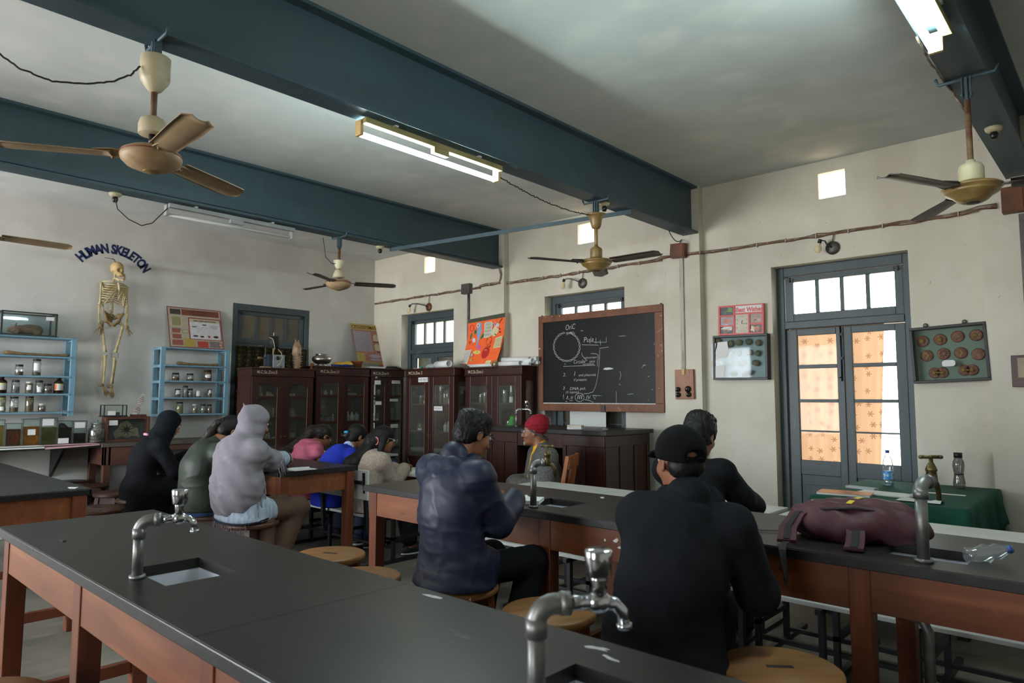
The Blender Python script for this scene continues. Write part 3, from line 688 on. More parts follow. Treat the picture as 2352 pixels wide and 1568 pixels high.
# ------------------------------------------------------------------ table under the green cloth
t = thing('cloth_covered_table', 'dark legged wooden table under the green cloth before the double doors', 'table', (-1.30, 5.72, 0))
dk = mat('dark_table_wood', (44, 28, 20), .5, var=.2)
MB().box(-.44, .44, -.62, .64, .785, .812).build('table_top', dk, t)
for sx in (-1, 1):
    for sy in (-1, 1): MB().box(sx*.40-.035, sx*.40+.035, .01+sy*.57-.035, .01+sy*.57+.035, 0, .785).build('leg', dk, t, bevel=.004)
MB().box(-.40, .40, -.60, -.575, .68, .785).box(-.40, .40, .595, .62, .68, .785).build('apron', dk, t)
def cloth():
    x0, x1, y0, y1, zt = -.475, .47, -.65, .672, .8175
    n = 28; per = []
    for i in range(n): per.append((x0+(x1-x0)*i/n, y0))
    for i in range(n): per.append((x1, y0+(y1-y0)*i/n))
    for i in range(n): per.append((x1-(x1-x0)*i/n, y1))
    for i in range(n): per.append((x0, y1-(y1-y0)*i/n))
    mb = MB(); N = len(per); rings = []
    vs = []; fs = []
    for ring in range(8):
        for i, (x, y) in enumerate(per):
            px, py = per[i-1]; qx, qy = per[(i+1) % N]; d = Vector((qy-py, px-qx, 0)).normalized()
            edge = (i % n)/n; corner = 2*abs(edge-.5)
            drop = .235+.075*math.sin(i*.55)*.4+.12*max(0, corner-.72)/.28
            if 3*n*.98 > i >= 0 and False: pass
            if n <= i < 2*n: drop += .02*math.sin(i*.9)
            if ring == 0: v = (x-d.x*.02, y-d.y*.02, zt)
            elif ring == 1: v = (x, y, zt-.004)
            else:
                f = (ring-1)/6; wob = .022*f*math.sin(i*.75)+.012*f*math.sin(i*1.9+1)
                v = (x+d.x*(.012+wob+.02*f), min(y+d.y*(.012+wob+.02*f), .735), zt-.006-drop*f)
            vs.append(v)
    for r_ in range(7):
        for i in range(N): fs.append((r_*N+i, (r_+1)*N+i, (r_+1)*N+(i+1) % N, r_*N+(i+1) % N))
    fs.append(tuple(range(N)))
    return mb.add(vs, fs, '', True)
g = cloth().build('green_tablecloth', mat('green_baize', (16, 74, 58), .95, var=.14, scale=5), loc=(-1.30, 5.72, 0), solid=.003)
tag(g, 'bottle green cloth draped over the table with hanging corners', 'tablecloth')

# chair at the far right by the wall, only its rails in view
t = thing('wall_chair', 'dark wooden chair against the wall past the green clothed table', 'chair', (-.36, 5.98, 0), R(-90))
MB().box(-.21, .21, -.20, .22, .42, .445).build('seat', dk, t, bevel=.004)
for sx in (-1, 1):
    for y, zz in ((.19, .70), (-.18, .86)): MB().box(sx*.2-.02, sx*.2+.02, y-.02, y+.02, 0, zz if y < 0 else .70).build('leg', dk, t, bevel=.003)
    MB().box(sx*.2-.025, sx*.2+.025, -.2, .33, .70, .725).build('armrest', dk, t, bevel=.004)
MB().box(-.2, .2, -.19, -.17, .72, .86).build('backrest', dk, t)

# ------------------------------------------------------------------ wall counter with its wooden table
s = thing('wall_shelf_counter', 'dark stone wall shelf carrying the row of museum jars', 'shelf', (-8.69, 1.0, 0))
MB().box(-.285, .285, -1.2, 1.50, .955, .995).build('shelf_slab', M['edge'], s, bevel=.003)
for y in (-1.0, .1, 1.2):
    MB().prism([(-.285, .955), (.2, .955), (-.285, .62)], .03, '', Matrix(((1, 0, 0, 0), (0, 0, -1, y), (0, 1, 0, 0), (0, 0, 0, 1)))).build('bracket', M['black_iron'], s)
t = thing('side_table', 'brown wooden side table against the wall under the hanging skeleton', 'table', (-8.66, 3.28, 0))
br = mat('dull_brown_wood', (96, 62, 50), .5, var=.2, scale=4, stretch=(3, .6, 3))
MB().box(-.30, .285, -.775, .80, .955, .993).build('table_top', mat('grey_worn_top', (86, 78, 72), .5, var=.15), t, bevel=.003)
MB().box(.235, .26, -.70, .72, .755, .955).box(-.27, .26, -.745, -.72, .755, .955).build('apron', br, t, bevel=.003)
for sx in (-.25, .225):
    for y in (-.71, .72): MB().box(sx-.035, sx+.035, y-.035, y+.035, 0, .955).build('leg', br, t, bevel=.003)
# ------------------------------------------------------------------ sight lines: a pixel of the photograph met with a plane of the room
def at(px, py, **k):
    d = rt*((px-1176)/1568.0)-up*((py-784)/1568.0)+fw
    (a, v), = k.items(); i = 'xyz'.index(a)
    return EYE+d*((v-EYE[i])/d[i])

# ------------------------------------------------------------------ ceiling fans
def blade_mesh(r0, r1, w0, w1, pitch, hook=.0):
    mb = MB(); nu, nv = 14, 6
    def half(u):
        w = w0+(w1-w0)*min(1, u*1.6)
        if u > .93: w *= math.sqrt(max(0.0, 1-((u-.93)/.07)**2*.75))
        return w/2
    def pt(u, v, s):
        r = r0+(r1-r0)*u; h = half(u); t = (v-.5)*2*h
        p = pitch*(1-.35*u)
        z = -t*math.sin(p)-.012*(1-(2*v-1)**2)+s*.0025
        return (r-hook*(v-.5)*(u > .9), t*math.cos(p), z)
    for s in (1, -1):
        vs = [pt(i/nu, j/nv, s) for j in range(nv+1) for i in range(nu+1)]
        fs = [(j*(nu+1)+i, j*(nu+1)+i+1, (j+1)*(nu+1)+i+1, (j+1)*(nu+1)+i) for j in range(nv) for i in range(nu)]
        mb.add(vs, fs if s > 0 else [f[::-1] for f in fs], '', True)
    n = (nu+1)*(nv+1); rim = [i for i in range(nu+1)]+[j*(nu+1)+nu for j in range(1, nv+1)]+[nv*(nu+1)+i for i in range(nu-1, -1, -1)]+[j*(nu+1) for j in range(nv-1, 0, -1)]
    for a, b in zip(rim, rim[1:]+rim[:1]): mb.f.append([a, b, b+n, a+n]); mb.m.append(0); mb.sm.append(False)
    return mb
def fan(loc, top, angles, label, style, length=.62, tilt=(0, 0)):
    """loc: motor centre; top: height of the beam it hangs from."""
    f = thing('ceiling_fan', label, 'ceiling fan', loc, group='ceiling fans', rot=(tilt[0], tilt[1], 0))
    H = top-loc[2]
    body, blade, cup, rod = dict(tan=('fan_tan', 'blade_tan', 'cream', 'rust'), gold=('gold', 'blade_grey', 'gold', 'gold'), dark=('gold', 'blade_dark', 'gold', 'rust'), cream=('fan_tan', 'blade_grey', 'cream', 'rust'))[style]
    mb = MB()
    if style == 'tan' or style == 'cream':
        mb.lathe([(.0, -.062), (.035, -.062), (.06, -.056), (.105, -.038), (.128, -.015), (.134, .005), (.128, .025), (.10, .042), (.05, .05), (0, .05)], n=36)
        MB().lathe([(.1325, .012), (.1355, .015), (.1325, .018)], n=36).build('trim_ring', mat('red_trim_ring', (116, 40, 34), .5), f)
        MB().lathe([(0, -.068), (.03, -.067), (.036, -.061), (.036, -.055)], n=20).build('cap', M['gold'], f)
    else:
        mb.lathe([(.0, -.06), (.045, -.062), (.07, -.05), (.085, -.035), (.09, -.03), (.12, -.012), (.125, -.004), (.123, .004), (.137, .012), (.139, .02), (.125, .03), (.06, .036), (.05, .05), (0, .05)], n=36)
        MB().lathe([(0, -.066), (.03, -.066), (.034, -.06), (.03, -.055)], n=16).build('cap', M['blade_dark'], f)
    mb.build('motor_housing', M[body], f)
    # lower cup, rod, top canopy
    if style == 'tan':
        MB().lathe([(.0, .115), (.06, .115), (.062, .12), (.062, .16), (.055, .185), (.03, .20), (.012, .205)], n=24).build('lower_cup', M[cup], f)
        MB().lathe([(.016, .06), (.016, .118)], n=10).build('shackle', M['bakelite'], f)
        MB().lathe([(.012, H-.255), (.03, H-.245), (.045, H-.225), (.062, H-.20), (.066, H-.185), (.066, H-.085), (.06, H-.080), (.0, H-.078)], n=24).build('canopy', M[cup], f)
        zr0, zr1 = .06, H-.09
    elif style == 'cream':
        MB().lathe([(.0, .07), (.062, .07), (.056, .10), (.04, .14), (.03, .15), (.012, .155)], n=20).build('lower_cup', M[cup], f)
        MB().lathe([(.012, .16), (.028, .165), (.04, .19), (.055, .245), (.056, .25), (0, .25)], n=20).build('canopy', mat('cream_plastic', (214, 206, 170), .5, var=.08), f)
        zr0, zr1 = .05, H-.13
    elif style == 'gold':
        MB().lathe([(.0, .05), (.05, .05), (.052, .055), (.052, .12), (.045, .135), (.02, .15), (.012, .175)], n=20).build('lower_cup', M[cup], f)
        MB().lathe([(.014, H-.25), (.035, H-.24), (.045, H-.215), (.05, H-.175), (.065, H-.135), (.085, H-.12), (.075, H-.118), (0, H-.122)], n=24).build('canopy', M[cup], f)
        zr0, zr1 = .05, H-.12
    else:
        MB().lathe([(.0, .05), (.056, .05), (.058, .055), (.058, .12), (.05, .14), (.024, .15), (.02, .165)], n=20).build('lower_cup', M['cream'], f)
        zr0, zr1 = .05, H-.12
    MB().cyl((0, 0, zr0), (0, 0, zr1), .0145, k='', n=12).build('down_rod', M[rod], f)
    mb = MB(); mb.box(-.006, .006, -.02, .02, H-.13, H-.005); mb.box(-.022, -.016, -.018, .018, H-.11, H-.002); mb.box(.016, .022, -.018, .018, H-.11, H-.002)
    mb.cyl((-.03, 0, H-.09), (.03, 0, H-.09), .006, k='', n=8)
    mb.tube([(-.14, .0, H+.03), (-.125, 0, H-.006), (.125, 0, H-.006), (.14, .0, H+.03)], .009, '', 8)
    mb.build('hanger', M['beam'], f)
    for k, a in enumerate(angles):
        b = blade_mesh(.165, length, .115, .135, R(11)).build('blade', M[blade], f); b.rotation_euler = (0, 0, R(a)); b.location = (0, 0, .012)
        q = MB(); q.prism([(.10, -.025), (.16, -.045), (.24, -.03), (.24, .03), (.16, .045), (.10, .025)], .005)
        for x, y in ((.17, -.022), (.17, .022), (.215, 0)): q.cyl((x, y, -.014), (x, y, .006), .006, k='', n=8)
        aobj = q.build('blade_arm', M[blade], b); aobj.rotation_euler = (R(8), 0, 0)
    return f
fan((-3.372, 1.155, 2.62), 3.195, (-3, 117, 237), 'cream and tan ceiling fan with three broad blades, hung close to the viewer', 'tan')
fan((-3.372, 4.73, 2.645), 3.195, (1, 121, 243), 'gold painted ceiling fan hanging before the chalkboard wall', 'gold')
fan((-.5925, 4.19, 2.58), 3.195, (4, 124, 243), 'dark bladed ceiling fan with gold motor hanging by the double doors', 'dark')
fan((-6.15, 3.99, 2.69), 3.195, (62, 182, 302), 'small looking tan ceiling fan near the room corner with two cream cups on its rod', 'cream', .6)
fan((-6.15, .93, 2.665), 3.195, (90, 210, 330), 'ceiling fan showing just one tan blade tip beside the skeleton lettering', 'tan')

# ------------------------------------------------------------------ tube lights
def tube_light(bx, y0, y1, label, lit, side=-1):
    t = thing('tube_light', label, 'tube light', (bx, (y0+y1)/2, 3.2), group='tube lights under the beams'); h = (y1-y0)/2
    bm = M['batten'] if lit else M['greybatten']
    mb = MB(); mb.box(-.022, .022, -h, h, -.048, -.012); mb.build('batten', bm, t, bevel=.003)
    for y in (-h*.62, h*.6): MB().box(-.09, .03, y-.012, y+.012, -.012, -.0005).build('fixing_strap', M['white'], t)
    MB().box(-.02, .02, -.055, .075, -.085, -.046).build('choke', bm, t, bevel=.004)
    for s in (-1, 1):
        MB().box(side*.045-.03, side*.045+.03, s*h-.012, s*h+.012, -.115, -.02).build('lamp_holder', mat('yellowed_holder', (188, 160, 104), .5, var=.15) if lit else bm, t, bevel=.004)
    MB().cyl((side*.055, -h+.012, -.098), (side*.055, h-.012, -.098), .0165 if lit else .014, k='', n=16).build('tube', M['tube_on'] if lit else M['tube_off'], t)
    return t
tube_light(-3.365, 2.335, 3.535, 'glowing tube light under the broad beam in the middle of the ceiling', True)
tube_light(-6.15, 2.265, 3.465, 'unlit grey tube light under the farther beam above the posters', False)
tube_light(-.565, 2.34, 3.54, 'glowing tube light cut by the upper edge on the beam nearest the double doors', True)

# ------------------------------------------------------------------ wiring
def cable(name, pts, r, label, m='wire_dark', wob=.0, n=6, cat='cable'):
    P = [Vector(p) for p in pts]; out = []
    for a, b in zip(P, P[1:]):
        for i in range(8): out.append(a.lerp(b, i/8)+Vector((rng.normal(0, wob), rng.normal(0, wob), rng.normal(0, wob))) if wob else a.lerp(b, i/8))
    out.append(P[-1])
    return tag(MB().tube(out, r, '', n).build(name, M[m]), label, cat)
def sag(a, b, d, n=14):
    a, b = Vector(a), Vector(b)
    return [a.lerp(b, i/n)-Vector((0, 0, d*4*(i/n)*(1-i/n))) for i in range(n+1)]
def run(name, x0, x1, z, label):
    t = thing(name, label, 'wiring', ((x0+x1)/2, 6.48, z)); L = x1-x0
    for k, (mm, r, dz, dy) in enumerate((('wire', .010, 0, 0), ('wire', .006, .014, -.004), ('brownbox', .005, -.010, -.008))):
        n = int(L*9); pts = []
        for i in range(n+1):
            x = -L/2+L*i/n; yy = .012+dy
            for a, b in ((-3.70, -3.275), (-6.46, -6.04), (-.865, -.44)):
                if a-.02 < x+(x0+x1)/2 < b+.02: yy = -.082+dy
            pts.append((x, yy, dz+rng.normal(0, .006 if k else .003)))
        MB().tube(pts, r, '', 6).build('cable', M[mm], t)
    for i in range(int(L/.28)):
        x = -L/2+.14+i*.28; yy = 0.0
        for a, b in ((-3.70, -3.275), (-6.46, -6.04), (-.865, -.44)):
            if a-.02 < x+(x0+x1)/2 < b+.02: yy = -.094
        MB().box(x-.004, x+.004, yy-.004, yy+.018, -.018, .022).build('clip', mat('tin_clip', (170, 164, 152), .5), t)
    return t
run('surface_wiring', -8.95, -6.88, 3.0, 'clipped brown surface wiring from the room corner to the square junction box')
run('surface_wiring', -6.70, -3.60, 3.0, 'clipped brown surface wiring between the two junction boxes, above the chalkboard')
run('surface_wiring', -3.40, -.75, 3.0, 'clipped brown surface wiring from the tilted brown box past the double doors')
def jbox(loc, w, h, d, label, m, rz=0):
    t = thing('junction_box', label, 'junction box', loc, rot=(0, rz, 0))
    MB().box(-w/2, w/2, -d, 0, -h/2, h/2).build('box_body', M[m], t, bevel=.006)
    MB().box(-w/2+.012, w/2-.012, -d-.006, -d, -h/2+.012, h/2-.012).build('cover', M[m], t, bevel=.003)
    return t
jbox((-6.80, 6.498, 3.005), .155, .14, .07, 'square grey brown junction box above the orange wildlife poster', 'iron')
jbox((-3.49, 6.408, 3.04), .165, .15, .075, 'glossy red brown junction box under the end of the broad beam', 'brownbox', R(4))
jbox((-.64, 6.408, 3.02), .15, .2, .075, 'brown junction box at the edge of view behind the dark bladed fan', 'brownbox')
cable('conduit_pipe', [(-6.78, 6.48, 2.93), (-6.785, 6.48, 1.95)], .017, 'grey conduit pipe dropping from the square box to the orange poster', 'iron', cat='conduit')
tag(MB().box(-.021, .021, -.018, 0, -.60, .60).build('conduit_strip', layered('dirty_casing', (186, 180, 168), [((146, 132, 116), 12, .5, .7, (3, 3, .4))], rough=.7), loc=(-3.475, 6.408, 2.385), bevel=.003), 'dirty white wire casing running down the pillar to the switch board', 'conduit')
tag(MB().box(-.018, .018, -.018, 0, -.62, .62).build('conduit_strip', M['iron'], loc=(-.60, 6.408, 2.29), bevel=.003), 'dull grey wire casing on the pillar at the edge of view', 'conduit')
cable('beam_wire', sag((-3.42, 6.05, 3.19), (-3.46, 6.39, 3.16), .06)+[Vector((-3.49, 6.39, 3.12))], .005, 'dark wire looping from the broad beam to the red brown junction box')
cable('beam_wire', [(-6.1, 6.38, 3.19), (-6.08, 6.395, 3.12), (-6.09, 6.40, 3.06), (-6.12, 6.41, 3.02)], .012, 'grey wire bending down the pillar from the end of the farther beam', 'wire')
cable('lamp_flex', sag((-3.385, 3.55, 3.12), (-3.385, 4.66, 3.06), .045), .004, 'thin flex from the lit tube in the middle to the gold fan before the chalkboard', wob=.003)
c_ = [at(322, 152, x=-3.36), at(300, 172, x=-3.36), at(262, 186, x=-3.37), at(200, 193, x=-3.38), at(120, 187, x=-3.39), at(50, 160, x=-3.40), at(0, 125, x=-3.41), at(-60, 85, x=-3.41)]
cable('fan_flex', c_, .0045, 'twisted dark flex sagging from the cream cup of the closest fan', wob=.0015)
cable('tube_flex', [at(265, 458, x=-6.15), at(270, 480, x=-6.15), at(295, 503, x=-6.15), at(325, 518, x=-6.15), at(350, 512, x=-6.15), at(385, 478, x=-6.16)], .0045, 'thin wire looping from a ceiling rose to the unlit tube light')
cable('fan_flex', [at(742, 545, x=-6.15), at(748, 590, x=-6.15), at(762, 605, x=-6.15), at(774, 606, x=-6.15)], .004, 'thin wire hanging by the rod of the fan near the room corner')
cable('tube_flex', [at(2105, 85, z=3.195), at(2140, 150, z=3.195), at(2185, 210, z=3.195), at(2215, 250, x=-.62), at(2226, 270, x=-.6)], .006, 'grey wire along the beam edge from the lit tube to the dark bladed fan', 'wire', wob=.002)
def rose(loc, label):
    t = thing('ceiling_rose', label, 'ceiling rose', loc)
    MB().lathe([(0, -.03), (.028, -.03), (.045, -.018), (.05, 0), (0, 0)], n=18).build('base', M['cream'], t)
    MB().lathe([(0, -.075), (.016, -.075), (.022, -.06), (.024, -.045), (.018, -.03), (0, -.03)], n=14).build('holder', M['bakelite'], t)
for p, l in ((at(265, 444, z=3.2), 'round ceiling rose with a looping wire by the unlit tube light'), (at(873, 566, z=3.2), 'black and cream ceiling rose on the farther beam near its wall end'), (at(1388, 466, z=3.2), 'cream and black ceiling rose beside the hook of the gold fan before the chalkboard'), (at(2282, 293, z=3.2), 'grey ceiling rose on the beam beyond the dark bladed fan')): rose(p, l)
a, b = at(896, 572, z=3.185), at(1451, 484, z=3.185)
d = (b-a); rod_ = MB().box(-d.length/2, d.length/2, -.004, .004, -.026, .014).build('flat_iron_bar', M['beam'], loc=(a+b)/2); rod_.rotation_euler = (0, 0, math.atan2(d.y, d.x))
tag(rod_, 'blue grey flat iron bar fixed slantwise between two beams behind the gold fan', 'iron bar')
# bulbs on curved brackets
M['bulb'] = mat('frosted_bulb', (226, 208, 168), .25, var=.03)
def wall_bulb(bx, bz, dx, dz, label):
    t = thing('wall_bulb', label, 'wall lamp', (bx, 6.5, bz))
    MB().lathe([(0, .0), (.062, .0), (.06, .018), (.035, .03), (0, .034)], n=24, T=Matrix.Rotation(R(90), 4, 'X')).build('rosette', M['brownbox'] if bx < -7 else M['iron'], t)
    e = (dx, -.12, dz+.09)
    MB().tube([(0, -.03, 0), (-.03*(-1 if dx > 0 else 1), -.06, .02), (dx*.55, -.09, .055), (dx*.85, -.115, .06), (dx*.97, -.12, .03), e], .0075, '', 8).build('bracket_arm', M['iron'] if bx > -7 else M['bakelite'], t)
    T = Matrix.Translation(e) @ Matrix.Rotation(R(14), 4, 'Y')
    MB().lathe([(.0, 0), (.016, 0), (.018, -.012), (.018, -.035), (.0, -.036)][::-1], n=12, T=T).build('bulb_holder', M['bakelite'], t)
    MB().lathe([(0, -.125), (.018, -.121), (.029, -.105), (.031, -.09), (.026, -.07), (.015, -.05), (.013, -.034)], n=16, T=T).build('bulb', M['bulb'], t)
    MB().tube([(.0, -.015, .05), (.01, -.02, .09), (.015, -.012, bz and 3.0-bz)], .005, '', 6).build('flex', M['wire'], t)
wall_bulb(-7.63, 2.83, -.30, -.04, 'bare bulb on a black curved arm above the door by the room corner')
wall_bulb(-4.83, 2.865, -.19, -.03, 'bare bulb on a curved arm above the doorway behind the chalkboard')
wall_bulb(-2.0, 2.87, -.07, -.02, 'bare bulb on a short arm above the double doors with the floral curtain')
# ------------------------------------------------------------------ glass cabinets
GOLDLEAF = mat('cream_lettering', (206, 196, 170), .8, var=.1)
PRINT = mat('label_print', (92, 90, 86), .8, var=0)
def paper_label(parent, x, z, w, h, text, T, size=None, name='paper_label'):
    """A pasted strip with printed word; T maps (x right, y up, z toward the viewer)."""
    mb = MB(); mb.add([(x, z, .0012), (x+w, z, .0012), (x+w-.002, z+h, .0012), (x+.001, z+h, .0012)], [(0, 1, 2, 3)], 'paper', T=T)
    if text:
        s = size or h*.72; v, f = text_geo(text, s, align='CENTER')
        ww = max(p[0] for p in v)-min(p[0] for p in v); k = min(1, w*.92/max(ww, .001))
        mb.add([(p[0]*k+x+w/2, p[1]+z+h*.26, .0018) for p in v], f, 'print', T=T)
    return mb.build(name, {'paper': M['paper'], 'print': PRINT}, parent)
FT = Matrix(((1, 0, 0, 0), (0, 0, -1, 0), (0, 1, 0, 0), (0, 0, 0, 1)))      # flat art on a front that faces -y (local)
def cabinet(loc, rz, w, d, h, shelves, label, code, splits=None, arch=False, side_glass=False, stile=.075, top=.15, gl_low=.12, labels=(), crown=.10, gaps=(.0, .0)):
    c = thing('glass_cabinet', label, 'cabinet', loc, rz, 'glass fronted museum cabinets')
    cm, t = M['cab'], .02
    mb = MB(); mb.box(0, t, .025, d, 0, h-.01, 'cab')
    if side_glass:
        mb.box(w-t, w, .025, .075, 0, h-.01, 'cab'); mb.box(w-t, w, d-.05, d, 0, h-.01, 'cab'); mb.box(w-t, w, .075, d-.05, h-.18, h-.01, 'cab'); mb.box(w-t, w, .075, d-.05, 0, gl_low, 'cab')
    else: mb.box(w-t, w, .025, d, 0, h-.01, 'cab')
    mb.box(t, w-t, d-t, d, 0, h-.01, 'in'); mb.box(t, w-t, .025, d-t, h-.03, h-.01, 'cab'); mb.box(t, w-t, .025, d-t, .06, .08, 'in'); mb.box(0, w, .025, .045, 0, .08, 'cab')
    mb.build('carcass', {'cab': cm, 'in': M['cabin']}, c)
    if side_glass: MB().box(w-.012, w-.008, .075, d-.05, gl_low, h-.18).build('side_glass', M['cabglass'], c)
    for z in shelves: MB().box(t, w-t, .04, d-t, z-.016, z).build('shelf_board', M['cabin'], c)
    mb = MB(); mb.box(-.008, w+.008, -.004, d, h-crown, h-.02); mb.box(-.02, w+.02, -.02, d, h-.02, h); mb.box(-.012, w+.012, -.012, d, h-crown-.012, h-crown)
    cr = mb.build('cornice', cm, c, bevel=.003)
    zt = h-crown-.016; mid = w/2
    for k, (a, b) in enumerate(((.004, mid-.002), (mid+.002, w-.004))):
        ga, gb = a+stile, b-stile; gt = zt-top; mb = MB()
        mb.box(a, ga, 0, .024, .05, zt); mb.box(gb, b, 0, .024, .05, zt); mb.box(ga, gb, 0, .024, .05, gl_low)
        if arch:
            n = 10; pts = [(ga+(gb-ga)*i/n, gt-.05+.05*(1-abs(2*i/n-1)**3)) for i in range(n+1)]
            mb.prism([(gb, zt), (ga, zt)]+pts, .024, '', Matrix(((1, 0, 0, 0), (0, 0, -1, .024), (0, 1, 0, 0), (0, 0, 0, 1))))
        else: mb.box(ga, gb, 0, .024, gt, zt)
        for z in (splits or ()): mb.box(ga, gb, 0, .022, z-.022, z+.012)
        dr = mb.build('door', cm, c, bevel=.003)
        MB().box(ga, gb, .010, .013, gl_low, gt).build('door_glass', M['cabglass'], dr)
        mb = MB()
        for xx in (gb-.004 if k == 0 or True else ga,): mb.box(xx, xx+.005, -.0015, .002, gl_low, gt-.05)
        mb.build('glazing_bead', M['cab_pale'], dr)
        if k == 0:
            q = MB(); q.box(b-.02, b-.012, -.004, 0, .98, 1.04); q.tube([(b-.03, -.012, 1.0), (b+.05, -.012, 1.0)], .004, n=6); q.cyl((b+.04, -.012, 1.0), (b+.04, 0, 1.0), .01, n=8); q.build('hasp', M['brass'], dr)
    mb = MB(); add_text(mb, code, .055, FT @ Matrix.Translation((.06 if w > .7 else .03, h-crown+.022, .0055)) @ Matrix.Diagonal((.92, 1, 1, 1)), '', bold=.008)
    mb.build('painted_code', GOLDLEAF, cr)
    for x, z, lw, lh, tx in labels: paper_label(c, x, z, lw, lh, tx, FT @ Matrix.Translation((0, 0, .002)))
    return c
C5 = cabinet((-8.20, 4.10, 0), R(90), .87, .38, 1.885, (1.505, 1.235, .96, .5), 'dark cabinet with arched panes marked 5, nearest the women in headscarves', 'M.C.Sc.Zoo.5', splits=(1.51, 1.24, .965), arch=True, stile=.085, top=.09)
C11 = cabinet((-8.22, 5.02, 0), R(90), .86, .36, 1.935, (1.525, 1.165, .80, .4), 'red brown cabinet marked 11, second from the door with the dark curtain', 'M.C.Sc.Zoo.11', splits=(1.53, 1.17), stile=.075, top=.10, crown=.115)
C9 = cabinet((-8.23, 5.925, 0), R(90), .60, .34, 1.935, (1.525, 1.155, .78, .4), 'narrow cabinet marked 9 in the room corner, labels pasted on its panes', 'M.C.Sc.Zoo.9', splits=(1.53, 1.16), stile=.05, top=.09, crown=.115,
    labels=((.36, 1.855, .17, .05, 'INVERTEBRATE'), (.06, 1.695, .11, .06, ''), (.07, 1.79, .04, .022, ''), (.37, 1.715, .16, .045, 'COELENTERATA'), (.08, 1.40, .11, .05, ''), (.34, 1.45, .15, .035, 'ANNELIDA'), (.36, 1.06, .14, .05, 'MOLLUSCA')))
C2 = cabinet((-7.52, 6.0, 0), 0, .985, .42, 1.90, (1.42, 1.055, .66, .3), 'cabinet marked 2 with tall single panes, standing forward beside the corner', 'M.C.Sc.Zoo. 2', stile=.085, top=.11, crown=.10, gl_low=.72,
    side_glass=True, labels=((.27, 1.715, .20, .062, 'INVERTEBRATE'), (.60, 1.335, .17, .055, 'VERTEBRATE')))
C1 = cabinet((-6.475, 6.14, 0), 0, .985, .27, 1.895, (1.44, 1.06, .7, .3), 'cabinet marked 1 nearest the chalkboard with a green bird inside', 'M.C.Sc.Zoo.1', stile=.095, top=.12, crown=.10, gl_low=.72,
    side_glass=True, labels=((.60, 1.815, .21, .062, 'VERTEBRATE'),))

# ------------------------------------------------------------------ jars and bottles
LIQ = {}
def liquid(rgb, a=.55):
    k = (rgb, a)
    if k not in LIQ:
        m = bpy.data.materials.new('preserving_fluid'); m.use_nodes = True; n = m.node_tree.nodes; L = m.node_tree.links
        n.remove(n['Principled BSDF']); t = n.new('ShaderNodeBsdfTransparent'); d = n.new('ShaderNodeBsdfDiffuse'); x = n.new('ShaderNodeMixShader')
        c = lin(*rgb); t.inputs[0].default_value = tuple(v**.5 for v in c[:3])+(1,); d.inputs[0].default_value = c; x.inputs[0].default_value = a
        L.new(t.outputs[0], x.inputs[1]); L.new(d.outputs[0], x.inputs[2]); L.new(x.outputs[0], n['Material Output'].inputs['Surface']); LIQ[k] = m
    return LIQ[k]
BLACKSPEC = mat('dark_specimen', (34, 28, 26), .6, var=.3); PALESPEC = mat('pale_specimen', (198, 184, 150), .6, var=.2, scale=30); BROWNSPEC = mat('brown_specimen', (110, 72, 44), .6, var=.3, scale=30)
SPEC = {'b': BLACKSPEC, 'p': PALESPEC, 'n': BROWNSPEC}
def jar(loc, r, h, label, group, lid='b', liq=None, lv=.55, spec=None, lab=None, face=0.0, seed=0, wide=False):
    j = thing('specimen_jar', label, 'jar', loc, group=group); g = random.Random(seed); n = 18
    nk = r*(.98 if wide else .86); hb = h-(.018 if lid else .004)
    MB().lathe([(r*.9, 0), (r, .005), (r, hb*.86), (nk, hb*.95), (nk, hb)], n=n).build('glass_body', M['jar'], j)
    if liq: MB().lathe([(0, .004), (r*.9, .004), (r*.93, .01), (r*.93, h*lv), (0, h*lv)], n=n).build('fluid', liquid(liq), j)
    if spec:
        mb = MB(); hh = h*lv*.9 if liq else h*.6
        if g.random() < .5:
            mb.tube([(r*.3*math.sin(i*.9+seed), r*.3*math.cos(i*1.3+seed), .008+hh*i/6) for i in range(7)], [r*.14, r*.3, r*.36, r*.34, r*.3, r*.2, r*.06], '', 8)
        else:
            for i in range(5): mb.ball((g.uniform(-.4, .4)*r, g.uniform(-.4, .4)*r, .012+g.random()*hh*.7), (r*.4, r*.36, r*.3), n=8, m=6)
        mb.build('specimen', SPEC[spec], j)
    if lid: MB().lathe([(0, h-.020), (nk*1.06, h-.020), (nk*1.08, h-.004), (nk*1.0, h), (0, h)], n=n).build('lid', {'b': M['lid_black'], 'w': M['lid_white'], 'y': mat('yellow_lid', (196, 170, 60), .5)}[lid], j)
    if lab:
        z0, z1, sw = lab; mb = MB(); a0 = face-sw/2
        mb.grid(lambda u, v: ((r+.0012)*math.cos(a0+sw*u), (r+.0012)*math.sin(a0+sw*u), h*(z0+(z1-z0)*v)), 8, 1)
        mb.build('paper_label', M['paper'], j)
    return j
